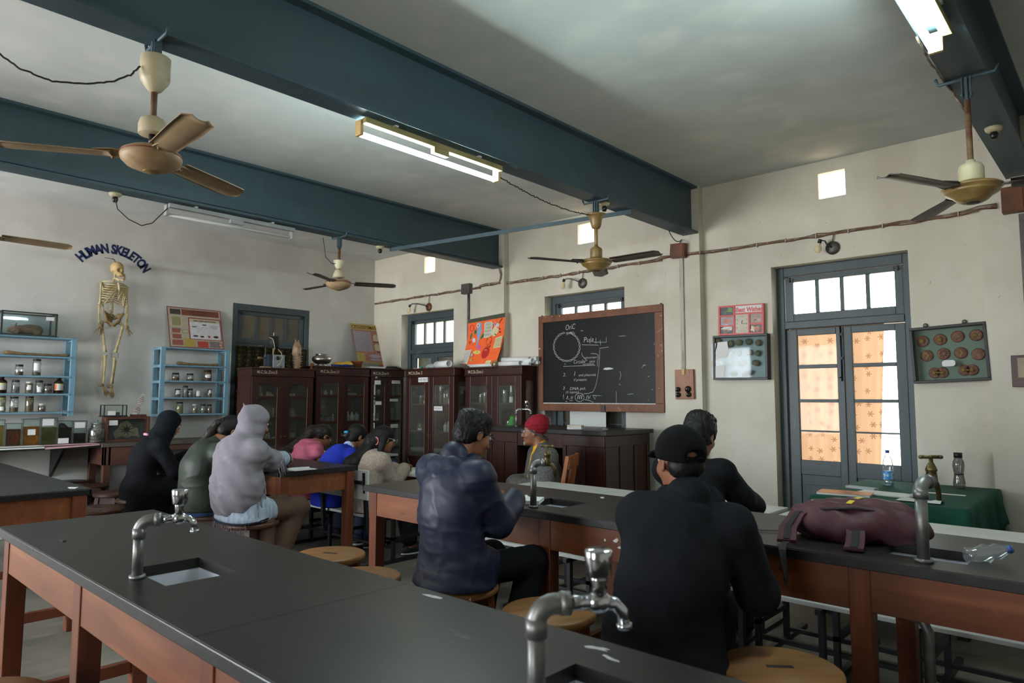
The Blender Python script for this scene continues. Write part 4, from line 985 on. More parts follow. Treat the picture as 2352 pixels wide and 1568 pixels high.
def brown_bottle(loc, label, group):
    j = thing('reagent_bottle', label, 'bottle', loc, group=group)
    MB().lathe([(0, 0), (.044, 0), (.047, .006), (.047, .115), (.040, .132), (.018, .148), (.017, .16)], n=20).build('glass_body', mat('amber_glass', (34, 18, 12), .12, var=.1), j)
    MB().lathe([(0, .156), (.022, .156), (.021, .183), (.018, .186), (0, .186)], n=16).build('cap', M['lid_black'], j)
    mb = MB()
    mb.grid(lambda u, v: (.0482*math.cos(-1.2+2.0*u), .0482*math.sin(-1.2+2.0*u), .035+.072*v), 10, 1, 'paper')
    mb.grid(lambda u, v: (.0486*math.cos(-1.15+.5*u), .0486*math.sin(-1.15+.5*u), .04+.062*v), 4, 1, 'o')
    mb.grid(lambda u, v: (.0486*math.cos(-1.2+2.0*u), .0486*math.sin(-1.2+2.0*u), .094+.012*v), 10, 1, 'y')
    mb.build('printed_label', {'paper': mat('label_grey', (186, 186, 176), .7), 'o': mat('label_orange', (214, 92, 44), .7), 'y': mat('label_yellow', (196, 190, 120), .7)}, j)
    return j
# --- blue wall shelves
def blue_shelf(y0, y1, zs, ztop, zbot, label, paper=()):
    t = thing('wall_shelf', label, 'shelf', (XL, (y0+y1)/2, 0)); h = (y1-y0)/2; D = .26
    for s in (-1, 1):
        mb = MB(); e = s*h; a, b = (e-.03, e) if s > 0 else (e, e+.03)
        mb.box(D-.03, D, min(e, e-s*.055), max(e, e-s*.055), zbot, ztop); mb.box(.0, .03, min(e, e-s*.055), max(e, e-s*.055), zbot, ztop)
        for z in [ztop]+list(zs): mb.box(.03, D-.03, a, b, z-.035, z)
        mb.build('side_ladder', M['blue'], t, bevel=.003)
    for z in [ztop]+list(zs): MB().box(.005, D+.008, -h+.05, h-.05, z-.018, z).build('shelf_board', M['blue'], t, bevel=.002)
    for z, y, w in paper:
        mb = MB(); mb.grid(lambda u, v: (.02+.25*v+(.0), y-w/2+w*u, z+.002+.012*max(0, u-.9)*10*(.5+.5*v)+.0015*math.sin(u*20)), 30, 6); mb.build('lining_paper', M['paper'], t)
    return t
S1Z = (1.945, 1.732, 1.541, 1.342); S2Z = (1.900, 1.708, 1.502, 1.300)
blue_shelf(1.18, 2.31, S1Z, 2.155, 1.295, 'pale blue wall shelf of jars under the aquarium tank', paper=((1.541, .0, .95), (1.342, .05, 1.0)))
blue_shelf(3.20, 4.05, S2Z, 2.118, 1.27, 'pale blue wall shelf of jars between the skeleton and the curtained door')
G1, G2 = 'jars on the shelf under the aquarium', 'jars on the shelf beside the curtained door'
def sj(px, x, z): return at(px, 850, x=x).y
X1 = -8.76
def row(zs, x, items, grp, where):
    for i, (px, r, h, lid, liq, lv, sp, lab, desc) in enumerate(items):
        y = at(px, 850, x=x).y
        jar((x, y, zs+.001), r, h, '%s, %s' % (desc, where), grp, lid, liq, lv, sp, lab, face=-.15, seed=int(px))
row(S1Z[1], X1, [(44, .038, .115, 'b', (120, 90, 50), .35, 'n', None, 'squat black lidded jar with brown matter'), (84, .040, .178, 'b', (110, 80, 40), .2, 'n', (.3, .75, 1.5), 'tall labelled jar with a brown base')], G1, 'upper board under the aquarium')
row(S1Z[2], X1, [(38, .037, .14, 'b', (150, 156, 150), .5, 'b', None, 'clear jar with a small dark thing'), (69, .036, .125, 'w', (130, 120, 80), .85, 'b', (.3, .7, .9), 'white lidded jar'), (92, .036, .14, 'b', (150, 152, 140), .3, None, (.1, .5, 1.1), 'faint clear jar with a label'), (112, .040, .105, 'b', (74, 24, 18), .6, 'b', None, 'squat jar of dark red fluid')], G1, 'among the amber bottles')
brown_bottle((X1, at(6, 850, x=X1).y, S1Z[2]+.001), 'amber bottle with an orange label at the end away from the skeleton', 'amber reagent bottles')
brown_bottle((X1, at(137, 850, x=X1).y, S1Z[2]+.001), 'amber bottle with an orange label at the end toward the skeleton', 'amber reagent bottles')
row(S1Z[3], X1, [(8, .040, .17, 'b', (186, 180, 120), .9, 'b', (.12, .35, 1.0), 'pale yellow jar holding a dark sliver'), (37, .040, .165, 'b', (120, 92, 50), .3, 'b', None, 'jar packed with a black specimen'), (72, .040, .168, 'b', (124, 100, 40), .85, 'n', None, 'jar of olive brown fluid'), (101, .036, .09, 'w', (100, 56, 40), .7, 'n', None, 'short white lidded jar of red brown matter')], G1, 'lowest board under the aquarium')
X2 = -8.82
row(S2Z[1], X2, [(404, .044, .098, 'b', (150, 100, 40), .5, 'n', None, 'short jar of amber fluid'), (437, .043, .094, 'b', (150, 140, 110), .3, 'p', None, 'short jar of pale shells'), (477, .048, .145, 'b', (130, 88, 44), .85, 'n', (.3, .6, 1.2), 'large brown jar with a white label')], G2, 'upper board beside the curtained door')
row(S2Z[2], X2, [(410, .034, .105, 'b', (150, 140, 110), .4, 'n', (.4, .85, 1.4), 'small labelled jar'), (428, .032, .145, 'b', (170, 172, 160), .8, 'p', None, 'tall slim clear jar'), (439, .030, .110, 'b', (160, 164, 150), .6, 'p', None, 'slim jar half behind the tall one'), (457, .036, .085, None, (170, 170, 150), .4, None, (.2, .95, 1.6), 'open beaker with a large white label'), (483, .028, .105, 'b', (150, 150, 130), .5, 'b', (.5, .9, 1.0), 'slender jar with a dark specimen')], G2, 'third board beside the curtained door')
row(S2Z[3], X2, [(416, .042, .145, 'b', (176, 170, 60), .75, 'p', None, 'wide jar of yellow green fluid'), (451, .033, .118, 'w', (186, 164, 120), .6, 'p', None, 'white lidded jar of cream matter'), (470, .033, .115, 'b', (180, 176, 130), .3, 'b', None, 'clear jar with a black specimen'), (484, .031, .112, 'b', (150, 104, 60), .7, 'n', None, 'slim jar of brown fluid')], G2, 'lowest board beside the curtained door')
for px, z, l, w in ((85, S1Z[0], 'long dusty bone on the top board under the aquarium', .30), (455, S2Z[0], 'long dusty bone on the top board beside the curtained door', .26)):
    y = at(px, 830, x=-8.8).y; mb = MB()
    mb.tube([(0, -w, .03), (0, -w*.9, .026), (0, -w*.5, .019), (0, 0, .018), (0, w*.6, .016), (0, w*.9, .02), (0, w, .024)], [.014, .026, .016, .014, .014, .02, .012], '', 10)
    tag(mb.build('long_bone', M['bone_dark'], loc=(-8.8, y, z)), l, 'bone')

# ------------------------------------------------------------------ museum jars on the wall counter
GT = 'rectangular museum jars on the wall counter'
def museum_jar(px0, px1, ptop, label, liq, lv, lab=None):
    x = -8.62; a, b = at(px0, 990, x=x), at(px1, 990, x=x); w = b.y-a.y-.008; h = at(px0, ptop, x=x).z-.9975
    j = thing('museum_jar', label, 'museum jar', (x-.04, (a.y+b.y)/2, .9965), group=GT); d = .05; t = .004
    mb = MB(); mb.box(-d, d, -w/2, -w/2+t, 0, h); mb.box(-d, d, w/2-t, w/2, 0, h); mb.box(d-t, d, -w/2, w/2, 0, h); mb.box(-d, -d+t, -w/2, w/2, 0, h); mb.box(-d, d, -w/2, w/2, 0, t)
    mb.build('glass_body', M['clear'], j)
    MB().box(-d-.004, d+.004, -w/2-.004, w/2+.004, h, h+.005).build('glass_lid', mat('grey_seal', (70, 74, 70), .3), j)
    mb = MB()
    for s in (-1, 1): mb.box(d-.003, d+.001, s*w/2-.003, s*w/2+.003, 0, h)
    mb.build('edge_seal', mat('grey_seal', (70, 74, 70), .3), j)
    MB().box(-d+t+.001, d-t-.001, -w/2+t+.001, w/2-t-.001, t+.001, h*lv).build('fluid', liquid(liq, .22), j)
    if lab:
        y0, y1, z0, z1 = lab; e = .006
        p = [(y0+e, z0), (y1-e, z0), (y1-e, z0+e), (y1, z0+e), (y1, z1-e), (y1-e, z1-e), (y1-e, z1), (y0+e, z1), (y0+e, z1-e), (y0, z1-e), (y0, z0+e), (y0+e, z0+e)]
        MB().prism([(w*(u), h*v) for u, v in p], .0012, '', Matrix(((0, 0, 1, d+.0015), (1, 0, 0, 0), (0, 1, 0, 0), (0, 0, 0, 1)))).build('paper_label', M['paper'], j)
    return j, w, h, d
def spec_tube(j, pts, r, col, name='specimen', n=10):
    MB().tube(pts, r, '', n).build(name, col, j)
orange = mat('orange_specimen', (214, 104, 36), .5, var=.25, scale=20); fleshy = mat('fleshy_specimen', (196, 150, 118), .5, var=.2, scale=20); paleW = mat('pale_yellow_specimen', (220, 206, 164), .5, var=.15, scale=20)
oliveS = mat('olive_specimen', (96, 92, 60), .6, var=.2, scale=20); darkred = mat('dark_red_specimen', (74, 34, 26), .5, var=.3, scale=20)
j, w, h, d = museum_jar(-24, 11, 965, 'museum jar cut by the edge of view with pale yellow matter', (168, 140, 50), .8)
spec_tube(j, [(0, .03, .02), (0, .02, .08), (0, .0, .15), (0, -.02, .18)], [.02, .03, .03, .015], paleW)
j, w, h, d = museum_jar(12, 50, 973, 'small museum jar with a pink and orange folded specimen', (120, 70, 34), .75)
spec_tube(j, [(0, -.035, .02), (0, -.04, .09), (0, -.02, .155), (0, .015, .16), (0, .01, .09), (0, 0, .03)], [.018, .022, .022, .02, .022, .018], orange)
spec_tube(j, [(.015, .0, .025), (.015, .035, .03), (.015, .05, .07), (.015, .04, .12), (.012, .02, .15)], [.016, .022, .024, .022, .014], fleshy, 'specimen_fold')
j, w, h, d = museum_jar(51, 92, 963, 'tall museum jar with a white S shaped specimen in amber fluid', (190, 118, 26), .72, (-.22, .24, .40, .62))
pts = []
for i in range(15): a = PI*.1+i/14*PI*1.35; pts.append((0, -.005+.058*math.cos(a)*(-1 if False else 1), .145+.05*math.sin(a)))
spec_tube(j, pts, .014, paleW); spec_tube(j, [(0, .055, .095), (0, .075, .075), (0, .07, .045), (0, .03, .025), (0, -.03, .03), (0, -.06, .055)], [.012, .016, .017, .017, .015, .010], paleW, 'specimen_fold')
j, w, h, d = museum_jar(93, 131, 960, 'tallest museum jar with a round olive specimen, label at its top', (126, 124, 62), .65, (-.45, .28, .72, .97))
MB().ball((0, 0, .08), (.03, .056, .062)).build('specimen', oliveS, j); MB().ball((.022, .0, .085), (.014, .032, .032)).build('specimen_core', mat('mauve_specimen', (84, 70, 70), .6), j)
j, w, h, d = museum_jar(132, 166, 967, 'dark museum jar with a black specimen, label at its foot', (52, 38, 30), .72, (-.48, .28, .03, .26))
spec_tube(j, [(0, -.045, .21), (0, -.03, .2), (0, .0, .16), (0, .03, .09), (0, .02, .03)], [.02, .035, .045, .045, .03], BLACKSPEC)
j, w, h, d = museum_jar(167, 199, 967, 'museum jar half full of dark red fluid, crumpled label at its top', (40, 20, 16), .45, (-.42, .36, .70, .95))
MB().ball((.01, -.01, .06), (.028, .05, .035)).build('specimen', darkred, j)
# round stoppered jar
t = thing('stoppered_jar', 'round glass jar with a knobbed stopper and coiled specimens', 'jar', (-8.66, at(222, 990, x=-8.66).y, .9965))
MB().lathe([(.078, 0), (.084, .008), (.084, .135), (.075, .158), (.058, .168), (.056, .205), (.062, .21)], n=28).build('glass_body', M['jar'], t)
MB().lathe([(0, .205), (.056, .205), (.064, .212), (.06, .22), (.03, .226), (.012, .228), (.012, .25), (.009, .252), (0, .252)], n=20).build('stopper', mat('green_grey_glass', (120, 134, 128), .12, var=.05), t)
MB().lathe([(0, .006), (.076, .006), (.078, .13), (0, .13)], n=24).build('fluid', liquid((74, 66, 40), .4), t)
for k, z in enumerate((.02, .055)): MB().tube([(.066*math.cos(a), .066*math.sin(a), z+.004*math.sin(3*a+k)) for a in [2*PI*i/20 for i in range(21)]], .011, '', 8).build('coiled_specimen', paleW, t)
for y0, y1, mt, l, zz in ((1.30, 1.98, M['paper'], 'white lining sheet hanging over the counter edge under the museum jars', .022), (1.985, 2.49, mat('pink_paper', (206, 160, 164), .8), 'pink lining sheet hanging over the counter edge under the dark jars', .036)):
    L = y1-y0
    mb = MB().grid(lambda u, v: ((-.18+.29*min(1, v*1.2)+.012*max(0, v-.83)*6), -L/2+L*u, .0012 if v < .83 else .0012-zz*(v-.83)/.17*(1-.6*u if zz > .03 else 1)), 12, 12)
    tag(mb.build('lining_sheet', mt, loc=(-8.52, (y0+y1)/2, .9955)), l, 'paper')

# ------------------------------------------------------------------ aquarium with a mounted animal
t = thing('aquarium_tank', 'black framed glass tank with a brown stuffed animal, top of the blue shelf', 'glass case', (-8.84, 1.855, 2.157))
w, dd, hh = .245, .12, .245
mb = MB()
for sy in (-1, 1):
    for sx in (-1, 1): mb.box(sx*dd-.008, sx*dd+.008, sy*w-.008, sy*w+.008, .012, hh)
for z in (.0, hh-.006):
    for s in (-1, 1): mb.box(-dd-.008, dd+.008, s*w-.008, s*w+.008, z, z+.014); mb.box(s*dd-.008, s*dd+.008, -w, w, z, z+.014)
mb.box(-dd, dd, -w, w, 0, .012); mb.box(-dd-.02, dd+.02, -w-.02, w+.02, -.004, .004)
mb.build('case_frame', M['black_iron'], t)
mb = MB(); mb.box(dd-.002, dd, -w, w, .014, hh-.01); mb.box(-dd, dd, -w, -w+.002, .014, hh-.01); mb.box(-dd, dd, w-.002, w, .014, hh-.01); mb.build('case_glass', M['clear'], t)
MB().box(-dd, -dd+.003, -w, w, .014, hh-.01).build('backing', mat('grey_blue_backing', (150, 160, 166), .8), t)
MB().box(dd+.001, dd+.0022, w-.10, w-.025, hh-.07, hh-.03).build('paper_label', M['paper'], t)
an = thing('stuffed_animal', 'brown stuffed small mammal with an upright ear inside the black framed tank', 'stuffed animal', (-8.84, 1.86, 2.170))
fur = mat('brown_fur', (112, 88, 72), .9, var=.25, scale=40)
# ------------------------------------------------------------------ glass box, DNA model and framed dissection on the side table
t = thing('framed_dissection', 'wooden glazed box with a pinned pale dissection, on the side table', 'display case', (-8.69, 2.84, .994))
w, hh = .235, .285
mb = MB(); wd = mat('reddish_frame_wood', (88, 50, 34), .5, var=.25)
mb.box(-.07, .07, -w, w, 0, .028); mb.box(-.07, .07, -w, w, hh-.028, hh); mb.box(-.07, .07, -w, -w+.03, .028, hh-.028); mb.box(-.07, .07, w-.03, w, .028, hh-.028); mb.box(-.07, -.06, -w, w, 0, hh)
mb.build('box_frame', wd, t, bevel=.003)
MB().box(-.058, -.05, -w+.03, w-.03, .028, hh-.028).build('backing', mat('grey_backing', (84, 84, 80), .8), t)
TL = Matrix(((0, 0, 1, -.048), (1, 0, 0, 0), (0, 1, 0, 0), (0, 0, 0, 1)))
MB().prism([(-.10, .035), (-.13, .10), (-.08, .15), (-.045, .22), (.02, .24), (.06, .2), (.085, .16), (.14, .15), (.15, .08), (.17, .04), (.08, .06), (.03, .035), (-.03, .06)], .012, '', TL).build('pinned_skin', mat('pale_skin', (150, 136, 106), .8, var=.25, scale=20), t)
mb = MB()
for i in range(9): a = .3+i*.66; mb.tube([(-.032, .02+.02*math.cos(a), .13+.02*math.sin(a)), (-.034, .02+.075*math.cos(a), .13+.06*math.sin(a))], [.006, .0025], '', 6)
mb.ball((-.034, .02, .135), (.006, .028, .022)); mb.build('organ_rays', BLACKSPEC, t)
MB().box(.060, .062, -w+.03, w-.03, .028, hh-.028).build('case_glass', M['clear'], t)
MB().box(.0625, .0637, -w+.035, -w+.125, hh-.095, hh-.038).build('paper_label', M['paper'], t)
t = thing('small_glass_case', 'small black edged glass box standing on the framed dissection', 'glass case', (-8.69, 2.70, 1.281))
w, dd, hh = .115, .065, .135
mb = MB(); mb.box(-dd-.01, dd+.01, -w-.012, w+.012, 0, .014)
for sy in (-1, 1):
    for sx in (-1, 1): mb.box(sx*dd-.005, sx*dd+.005, sy*w-.005, sy*w+.005, .014, hh)
for s in (-1, 1): mb.box(-dd, dd, s*w-.005, s*w+.005, hh-.008, hh); mb.box(s*dd-.005, s*dd+.005, -w, w, hh-.008, hh)
mb.build('case_frame', M['black_iron'], t)
MB().box(dd-.003, dd-.001, -w+.005, w-.005, .016, hh-.01).build('case_glass', M['clear'], t)
MB().box(dd+.0055, dd+.0067, -.08, .0, .018, .066).build('paper_label', M['paper'], t)
MB().box(-.03, .02, .02, .06, .016, .05).build('specimen_block', mat('grey_rock', (84, 80, 76), .9, var=.2), t)
t = thing('dna_model', 'wire double helix model leaning on a dark base beside the small glass box', 'model', (-8.69, 2.965, 1.281))
MB().box(-.05, .05, -.075, .075, 0, .022).build('base', wd, t, bevel=.003)
TT = Matrix.Translation((0, -.03, .022)) @ Matrix.Rotation(R(-18), 4, 'X'); L_ = .24; rungs = MB()
for k in range(2):
    MB().tube([TT @ Vector((.032*math.cos(k*PI+i*.30)*(1 if i else 1), .032*math.sin(k*PI+i*.30), L_*i/22)) for i in range(23)], .0035, '', 6).build('helix_strand', mat('bone_plastic', (178, 160, 140), .5), t)
for i in range(23):
    a = i*.30; MB().tube([TT @ Vector((.032*math.cos(a), .032*math.sin(a), L_*i/22)), TT @ Vector((-.032*math.cos(a), -.032*math.sin(a), L_*i/22))], .0028, '', 5).build('base_pair', mat('brick_red_plastic', (134, 66, 54), .5) if i % 2 else mat('white_plastic', (204, 200, 194), .5), t)
MB().ball((0, -.03, .03), (.03, .035, .016)).build('clamp', mat('clear_plastic', (186, 186, 186), .3), t)
# ------------------------------------------------------------------ smooth solids: distance fields meshed with surface nets
class SDF:
    def __init__(s): s.p = []; s.cut = []
    def cone(s, a, b, ra, rb=None, k=.02, op=1): s.p.append(('c', np.array(a, float), np.array(b, float), ra, ra if rb is None else rb, k, op)); return s
    def chain(s, pts, rs, k=.02, op=1):
        for i in range(len(pts)-1): s.cone(pts[i], pts[i+1], rs[i], rs[i+1], k, op)
        return s
    def ell(s, c, r, rot=None, k=.02, op=1): s.p.append(('e', np.array(c, float), np.array(r if hasattr(r, '__len__') else (r, r, r), float), None if rot is None else np.array(rot, float), k, op)); return s
    def box(s, c, half, rot=None, rnd=.01, k=.02, op=1): s.p.append(('b', np.array(c, float), np.array(half, float), None if rot is None else np.array(rot, float), k, op, rnd)); return s
    def plane(s, n, pt, k=.0): n = np.array(n, float); n /= np.linalg.norm(n); s.cut.append((n, float(n @ np.array(pt, float)), k)); return s
    def bounds(s):
        lo = np.full(3, 1e9); hi = -lo
        for q in s.p:
            if q[-1 if q[0] != 'b' else -2] < 0: continue
            if q[0] == 'c': r = max(q[3], q[4]); l, h = np.minimum(q[1], q[2])-r, np.maximum(q[1], q[2])+r
            else: r = np.max(q[2])*(1.74 if q[0] == 'b' else 1); l, h = q[1]-r, q[1]+r
            lo = np.minimum(lo, l); hi = np.maximum(hi, h)
        return lo, hi
    def field(s, h, pad=.03):
        lo, hi = s.bounds(); lo = lo-pad; n = np.ceil((hi+pad-lo)/h).astype(int)+1
        ax = [(lo[i]+h*np.arange(n[i])).astype(np.float32) for i in range(3)]
        F = np.full(n, 1.0, np.float32)
        for q in s.p:
            if q[0] == 'b': k, op, rnd = q[4], q[5], q[6]
            else: k, op = q[-2], q[-1]
            if q[0] == 'c': r = max(q[3], q[4]); l, u = np.minimum(q[1], q[2])-r, np.maximum(q[1], q[2])+r
            else: r = np.max(q[2])*(1.74 if q[0] == 'b' else 1); l, u = q[1]-r, q[1]+r
            m = k+3*h; i0 = np.clip(np.floor((l-m-lo)/h).astype(int), 0, n-1); i1 = np.clip(np.ceil((u+m-lo)/h).astype(int)+1, 1, n)
            if np.any(i1 <= i0): continue
            sl = tuple(slice(a, b) for a, b in zip(i0, i1))
            X, Y, Z = np.meshgrid(ax[0][sl[0]], ax[1][sl[1]], ax[2][sl[2]], indexing='ij')
            if q[0] == 'c':
                a, b = q[1], q[2]; d = b-a; L2 = max(d @ d, 1e-9)
                t = np.clip(((X-a[0])*d[0]+(Y-a[1])*d[1]+(Z-a[2])*d[2])/L2, 0, 1)
                D = np.sqrt((X-a[0]-t*d[0])**2+(Y-a[1]-t*d[1])**2+(Z-a[2]-t*d[2])**2)-(q[3]+(q[4]-q[3])*t)
            else:
                P = np.stack((X-q[1][0], Y-q[1][1], Z-q[1][2]), -1)
                if q[3] is not None: P = P @ q[3].astype(np.float32)      # rows @ R = R^T p : into the solid's own axes
                if q[0] == 'e':
                    k0 = np.linalg.norm(P/q[2], axis=-1); k1 = np.linalg.norm(P/q[2]**2, axis=-1)+1e-6
                    D = k0*(k0-1)/k1
                else:
                    A = np.abs(P)-(q[2]-rnd); D = np.linalg.norm(np.maximum(A, 0), axis=-1)+np.minimum(A.max(-1), 0)-rnd
            G = F[sl]
            if op > 0: H = np.maximum(k-np.abs(G-D), 0)/max(k, 1e-6); F[sl] = np.minimum(G, D)-H*H*k*.25
            else: D = -D; H = np.maximum(k-np.abs(G-D), 0)/max(k, 1e-6); F[sl] = np.maximum(G, D)+H*H*k*.25
        return F, lo, ax
    def mesh(s, h, disp=None, pad=.03):
        F, lo, ax = s.field(h, pad)
        if disp is not None or s.cut:
            m = np.abs(F) < .08 if not s.cut else F < .08
            I = np.nonzero(m); P = np.stack([ax[i][I[i]] for i in range(3)], -1); v = F[I]
            if disp is not None: v = v+disp(P)
            for n, d, k in s.cut: v = np.maximum(v, P @ n-d)
            F[I] = v
        # surface nets
        n = np.array(F.shape); S_ = F < 0
        c = [S_[i:n[0]-1+i, j:n[1]-1+j, k:n[2]-1+k] for i in (0, 1) for j in (0, 1) for k in (0, 1)]
        al = c[0].copy(); an_ = c[0].copy()
        for q in c[1:]: al &= q; an_ |= q
        mix = an_ & ~al; I = np.stack(np.nonzero(mix), -1)
        idx = np.full(n-1, -1, np.int32); idx[mix] = np.arange(len(I))
        acc = np.zeros((len(I), 3)); cnt = np.zeros(len(I))
        cor = [(i, j, k) for i in (0, 1) for j in (0, 1) for k in (0, 1)]
        val = {q: F[I[:, 0]+q[0], I[:, 1]+q[1], I[:, 2]+q[2]].astype(float) for q in cor}
        for a in cor:
            for ax_ in range(3):
                if a[ax_] == 0:
                    b = list(a); b[ax_] = 1; b = tuple(b); fa, fb = val[a], val[b]; x = (fa < 0) != (fb < 0)
                    t = np.where(x, fa/(fa-fb+1e-12), 0)
                    p = np.array(a, float)[None]+t[:, None]*(np.array(b)-np.array(a))[None]
                    acc[x] += p[x]; cnt[x] += 1
        V = lo+h*(I+acc/cnt[:, None]); faces = []
        for ax_ in range(3):
            o1, o2 = [(1, 2), (2, 0), (0, 1)][ax_]
            sa = [slice(1, -1)]*3; sb = [slice(1, -1)]*3; sa[ax_] = slice(0, n[ax_]-1); sb[ax_] = slice(1, n[ax_])
            A = S_[tuple(sa)]; B = S_[tuple(sb)]; e = np.stack(np.nonzero(A != B), -1); inside = A[tuple(e.T)]
            off = np.array([1, 1, 1]); off[ax_] = 0; e = e+off
            def cell(d1, d2):
                q = e.copy(); q[:, o1] -= d1; q[:, o2] -= d2; return idx[tuple(q.T)]
            Q = np.stack((cell(1, 1), cell(0, 1), cell(0, 0), cell(1, 0)), -1); Q[~inside] = Q[~inside][:, ::-1]; faces.append(Q)
        Fc = np.concatenate(faces); Fc = Fc[(Fc >= 0).all(1)]
        return V, Fc
def mesh_obj(name, V, Fc, material, parent=None, T=None):
    me = bpy.data.meshes.new(name); me.vertices.add(len(V)); me.vertices.foreach_set('co', np.asarray(V, np.float32).ravel())
    me.loops.add(len(Fc)*4); me.loops.foreach_set('vertex_index', np.asarray(Fc, np.int32).ravel())
    me.polygons.add(len(Fc)); me.polygons.foreach_set('loop_start', np.arange(0, len(Fc)*4, 4, dtype=np.int32))
    me.polygons.foreach_set('use_smooth', np.ones(len(Fc), bool))
    me.materials.append(material); me.update(calc_edges=True); me.validate()
    o = bpy.data.objects.new(name, me); COL.objects.link(o)
    if parent: o.parent = parent
    return o
def solid(name, sdf, h, material, parent=None, disp=None): V, Fc = sdf.mesh(h, disp); return mesh_obj(name, V, Fc, material, parent)

# stuffed animal inside the tank (faces -y) and the green bird in cabinet 1
q = SDF(); q.ell((0, .02, .062), (.05, .105, .055), k=.03).ell((0, .09, .055), (.048, .055, .052), k=.03).ell((0, -.085, .055), (.04, .05, .042), k=.03).ell((0, -.135, .05), (.026, .042, .028), k=.03).ell((0, -.168, .043), (.014, .02, .015), k=.02)
q.cone((.012, -.118, .07), (.014, -.100, .125), .012, .006, k=.008).cone((-.014, -.118, .07), (-.018, -.098, .118), .012, .006, k=.008)
q.cone((.03, -.08, .03), (.034, -.105, .008), .018, .013).cone((-.03, -.08, .03), (-.034, -.1, .008), .018, .013).cone((.035, .1, .03), (.04, .07, .012), .026, .016).cone((-.035, .1, .03), (-.04, .07, .012), .026, .016)
solid('pelt', q, .006, fur, an, lambda P: .0025*np.sin(P[:, 0]*190+3*np.sin(P[:, 1]*70))*np.sin(P[:, 1]*150)*np.sin(P[:, 2]*170))
for s in (-1, 1): MB().ball((s*.021, -.148, .058), .005, n=8, m=6).build('eye', M['ink'], an)

# ------------------------------------------------------------------ what stands inside the cabinets
def inside(cab, items, what):
    """items: (x along the front, shelf z, depth from the front, kind, r, h, description)"""
    for i, (x, z, dep, kind, r, h, desc) in enumerate(items):
        p = cab.matrix_basis @ Vector((x, dep, z+.001)) if False else (Matrix.Translation(cab.location) @ cab.rotation_euler.to_matrix().to_4x4()) @ Vector((x, dep, z+.001))
        lab = desc+' '+what
        sd = int(x*1000+z*77)
        if kind == 'jar': jar(p, r, h, lab, 'specimen jars in the glass cabinets', 'b', (170, 168, 120), .75, 'p', None, seed=sd)
        elif kind == 'jarl': jar(p, r, h, lab, 'specimen jars in the glass cabinets', None, (176, 174, 130), .8, 'p', (.02, .28, 2.4), face=-PI/2, seed=sd)
        elif kind == 'jard': jar(p, r, h, lab, 'specimen jars in the glass cabinets', 'b', (90, 66, 34), .7, 'n', None, seed=sd)
        elif kind == 'cyl': jar(p, r, h, lab, 'specimen jars in the glass cabinets', None, (190, 190, 176), .85, 'p', None, seed=sd, wide=True)
        elif kind == 'wb':
            t = thing('plastic_bottle', lab, 'bottle', p, group='bottles in the glass cabinets')
            MB().lathe([(0, 0), (r, 0), (r, h*.68), (r*.5, h*.82), (r*.38, h*.84)], n=14).build('bottle_body', mat('milky_plastic', (176, 180, 180), .4, var=.06), t); MB().lathe([(r*.42, h*.82), (r*.42, h*.98), (0, h)], n=12).build('cap', M['lid_white'] if i % 2 else mat('yellow_lid', (196, 170, 60), .5), t)
        elif kind == 'bb':
            t = thing('plastic_bottle', lab, 'bottle', p, group='bottles in the glass cabinets')
            MB().lathe([(0, 0), (r, 0), (r, h*.6), (r*.5, h*.78), (r*.4, h*.8)], n=14).build('bottle_body', mat('pale_blue_plastic', (104, 136, 152), .35, var=.06), t); MB().lathe([(r*.45, h*.78), (r*.45, h*.98), (0, h)], n=12).build('cap', M['lid_white'], t)
        elif kind == 'bone':
            g = random.Random(sd); s_ = SDF()
            for _ in range(5): a = Vector((g.uniform(-r, r), g.uniform(-.03, .03), .018)); b = a+Vector((g.uniform(-.05, .05), g.uniform(-.02, .02), g.uniform(.0, h))); s_.cone(a, b, .014, .010, k=.012).ell(b, .016, k=.01)
            s_.plane((0, 0, -1), (0, 0, .001)); o = solid('bone_specimen', s_, .006, M['ivory']); o.location = p; o.rotation_euler = cab.rotation_euler; tag(o, lab, 'bone', 'bones in the glass cabinets')
        elif kind == 'dome':
            o = MB().lathe([(0, 0), (r*1.1, 0), (r, .01), (r*.7, h*.7), (r*.45, h*.95), (0, h)], n=20).build('bell_jar', M['jar'], loc=p); tag(o, lab, 'bell jar')
        elif kind == 'tray':
            o = MB().box(-r, r, -.05, .05, 0, h).build('paper_tray', mat('dull_cream', (170, 162, 136), .7, var=.1), loc=p, bevel=.004); o.rotation_euler = cab.rotation_euler; tag(o, lab, 'tray')
        elif kind == 'model':
            s_ = SDF(); s_.ell((0, 0, h*.75), (r, r*.7, h*.26), k=.02).ell((r*.6, 0, h*.62), (r*.4, r*.4, h*.16), k=.02).ell((-r*.6, 0, h*.62), (r*.4, r*.4, h*.16), k=.02).cone((0, 0, h*.5), (0, 0, .01), .012, .008, k=.015).ell((0, 0, .006), (.04, .04, .008), k=.005)
            o = solid('plaster_model', s_, .007, M['ivory']); o.location = p; o.rotation_euler = cab.rotation_euler; tag(o, lab, 'model')
inside(C5, [(.16, 1.505, .10, 'cyl', .022, .17, 'slim glass tube'), (.24, 1.505, .12, 'bone', .06, .05, 'pile of small bones'), (.32, 1.505, .10, 'bone', .04, .035, 'single knobbly bone'), (.60, 1.505, .12, 'bone', .05, .03, 'low scatter of pale bones'),
    (.345, 1.235, .08, 'cyl', .014, .14, 'thin upright glass rod'), (.50, 1.235, .10, 'jar', .032, .125, 'labelled yellowish jar'), (.64, 1.235, .16, 'dome', .085, .13, 'hazy glass bell'), (.30, .96, .12, 'bone', .07, .06, 'heap of pale ribs'), (.66, .96, .14, 'jar', .045, .10, 'stout jar')], 'inside the arched cabinet marked 5')
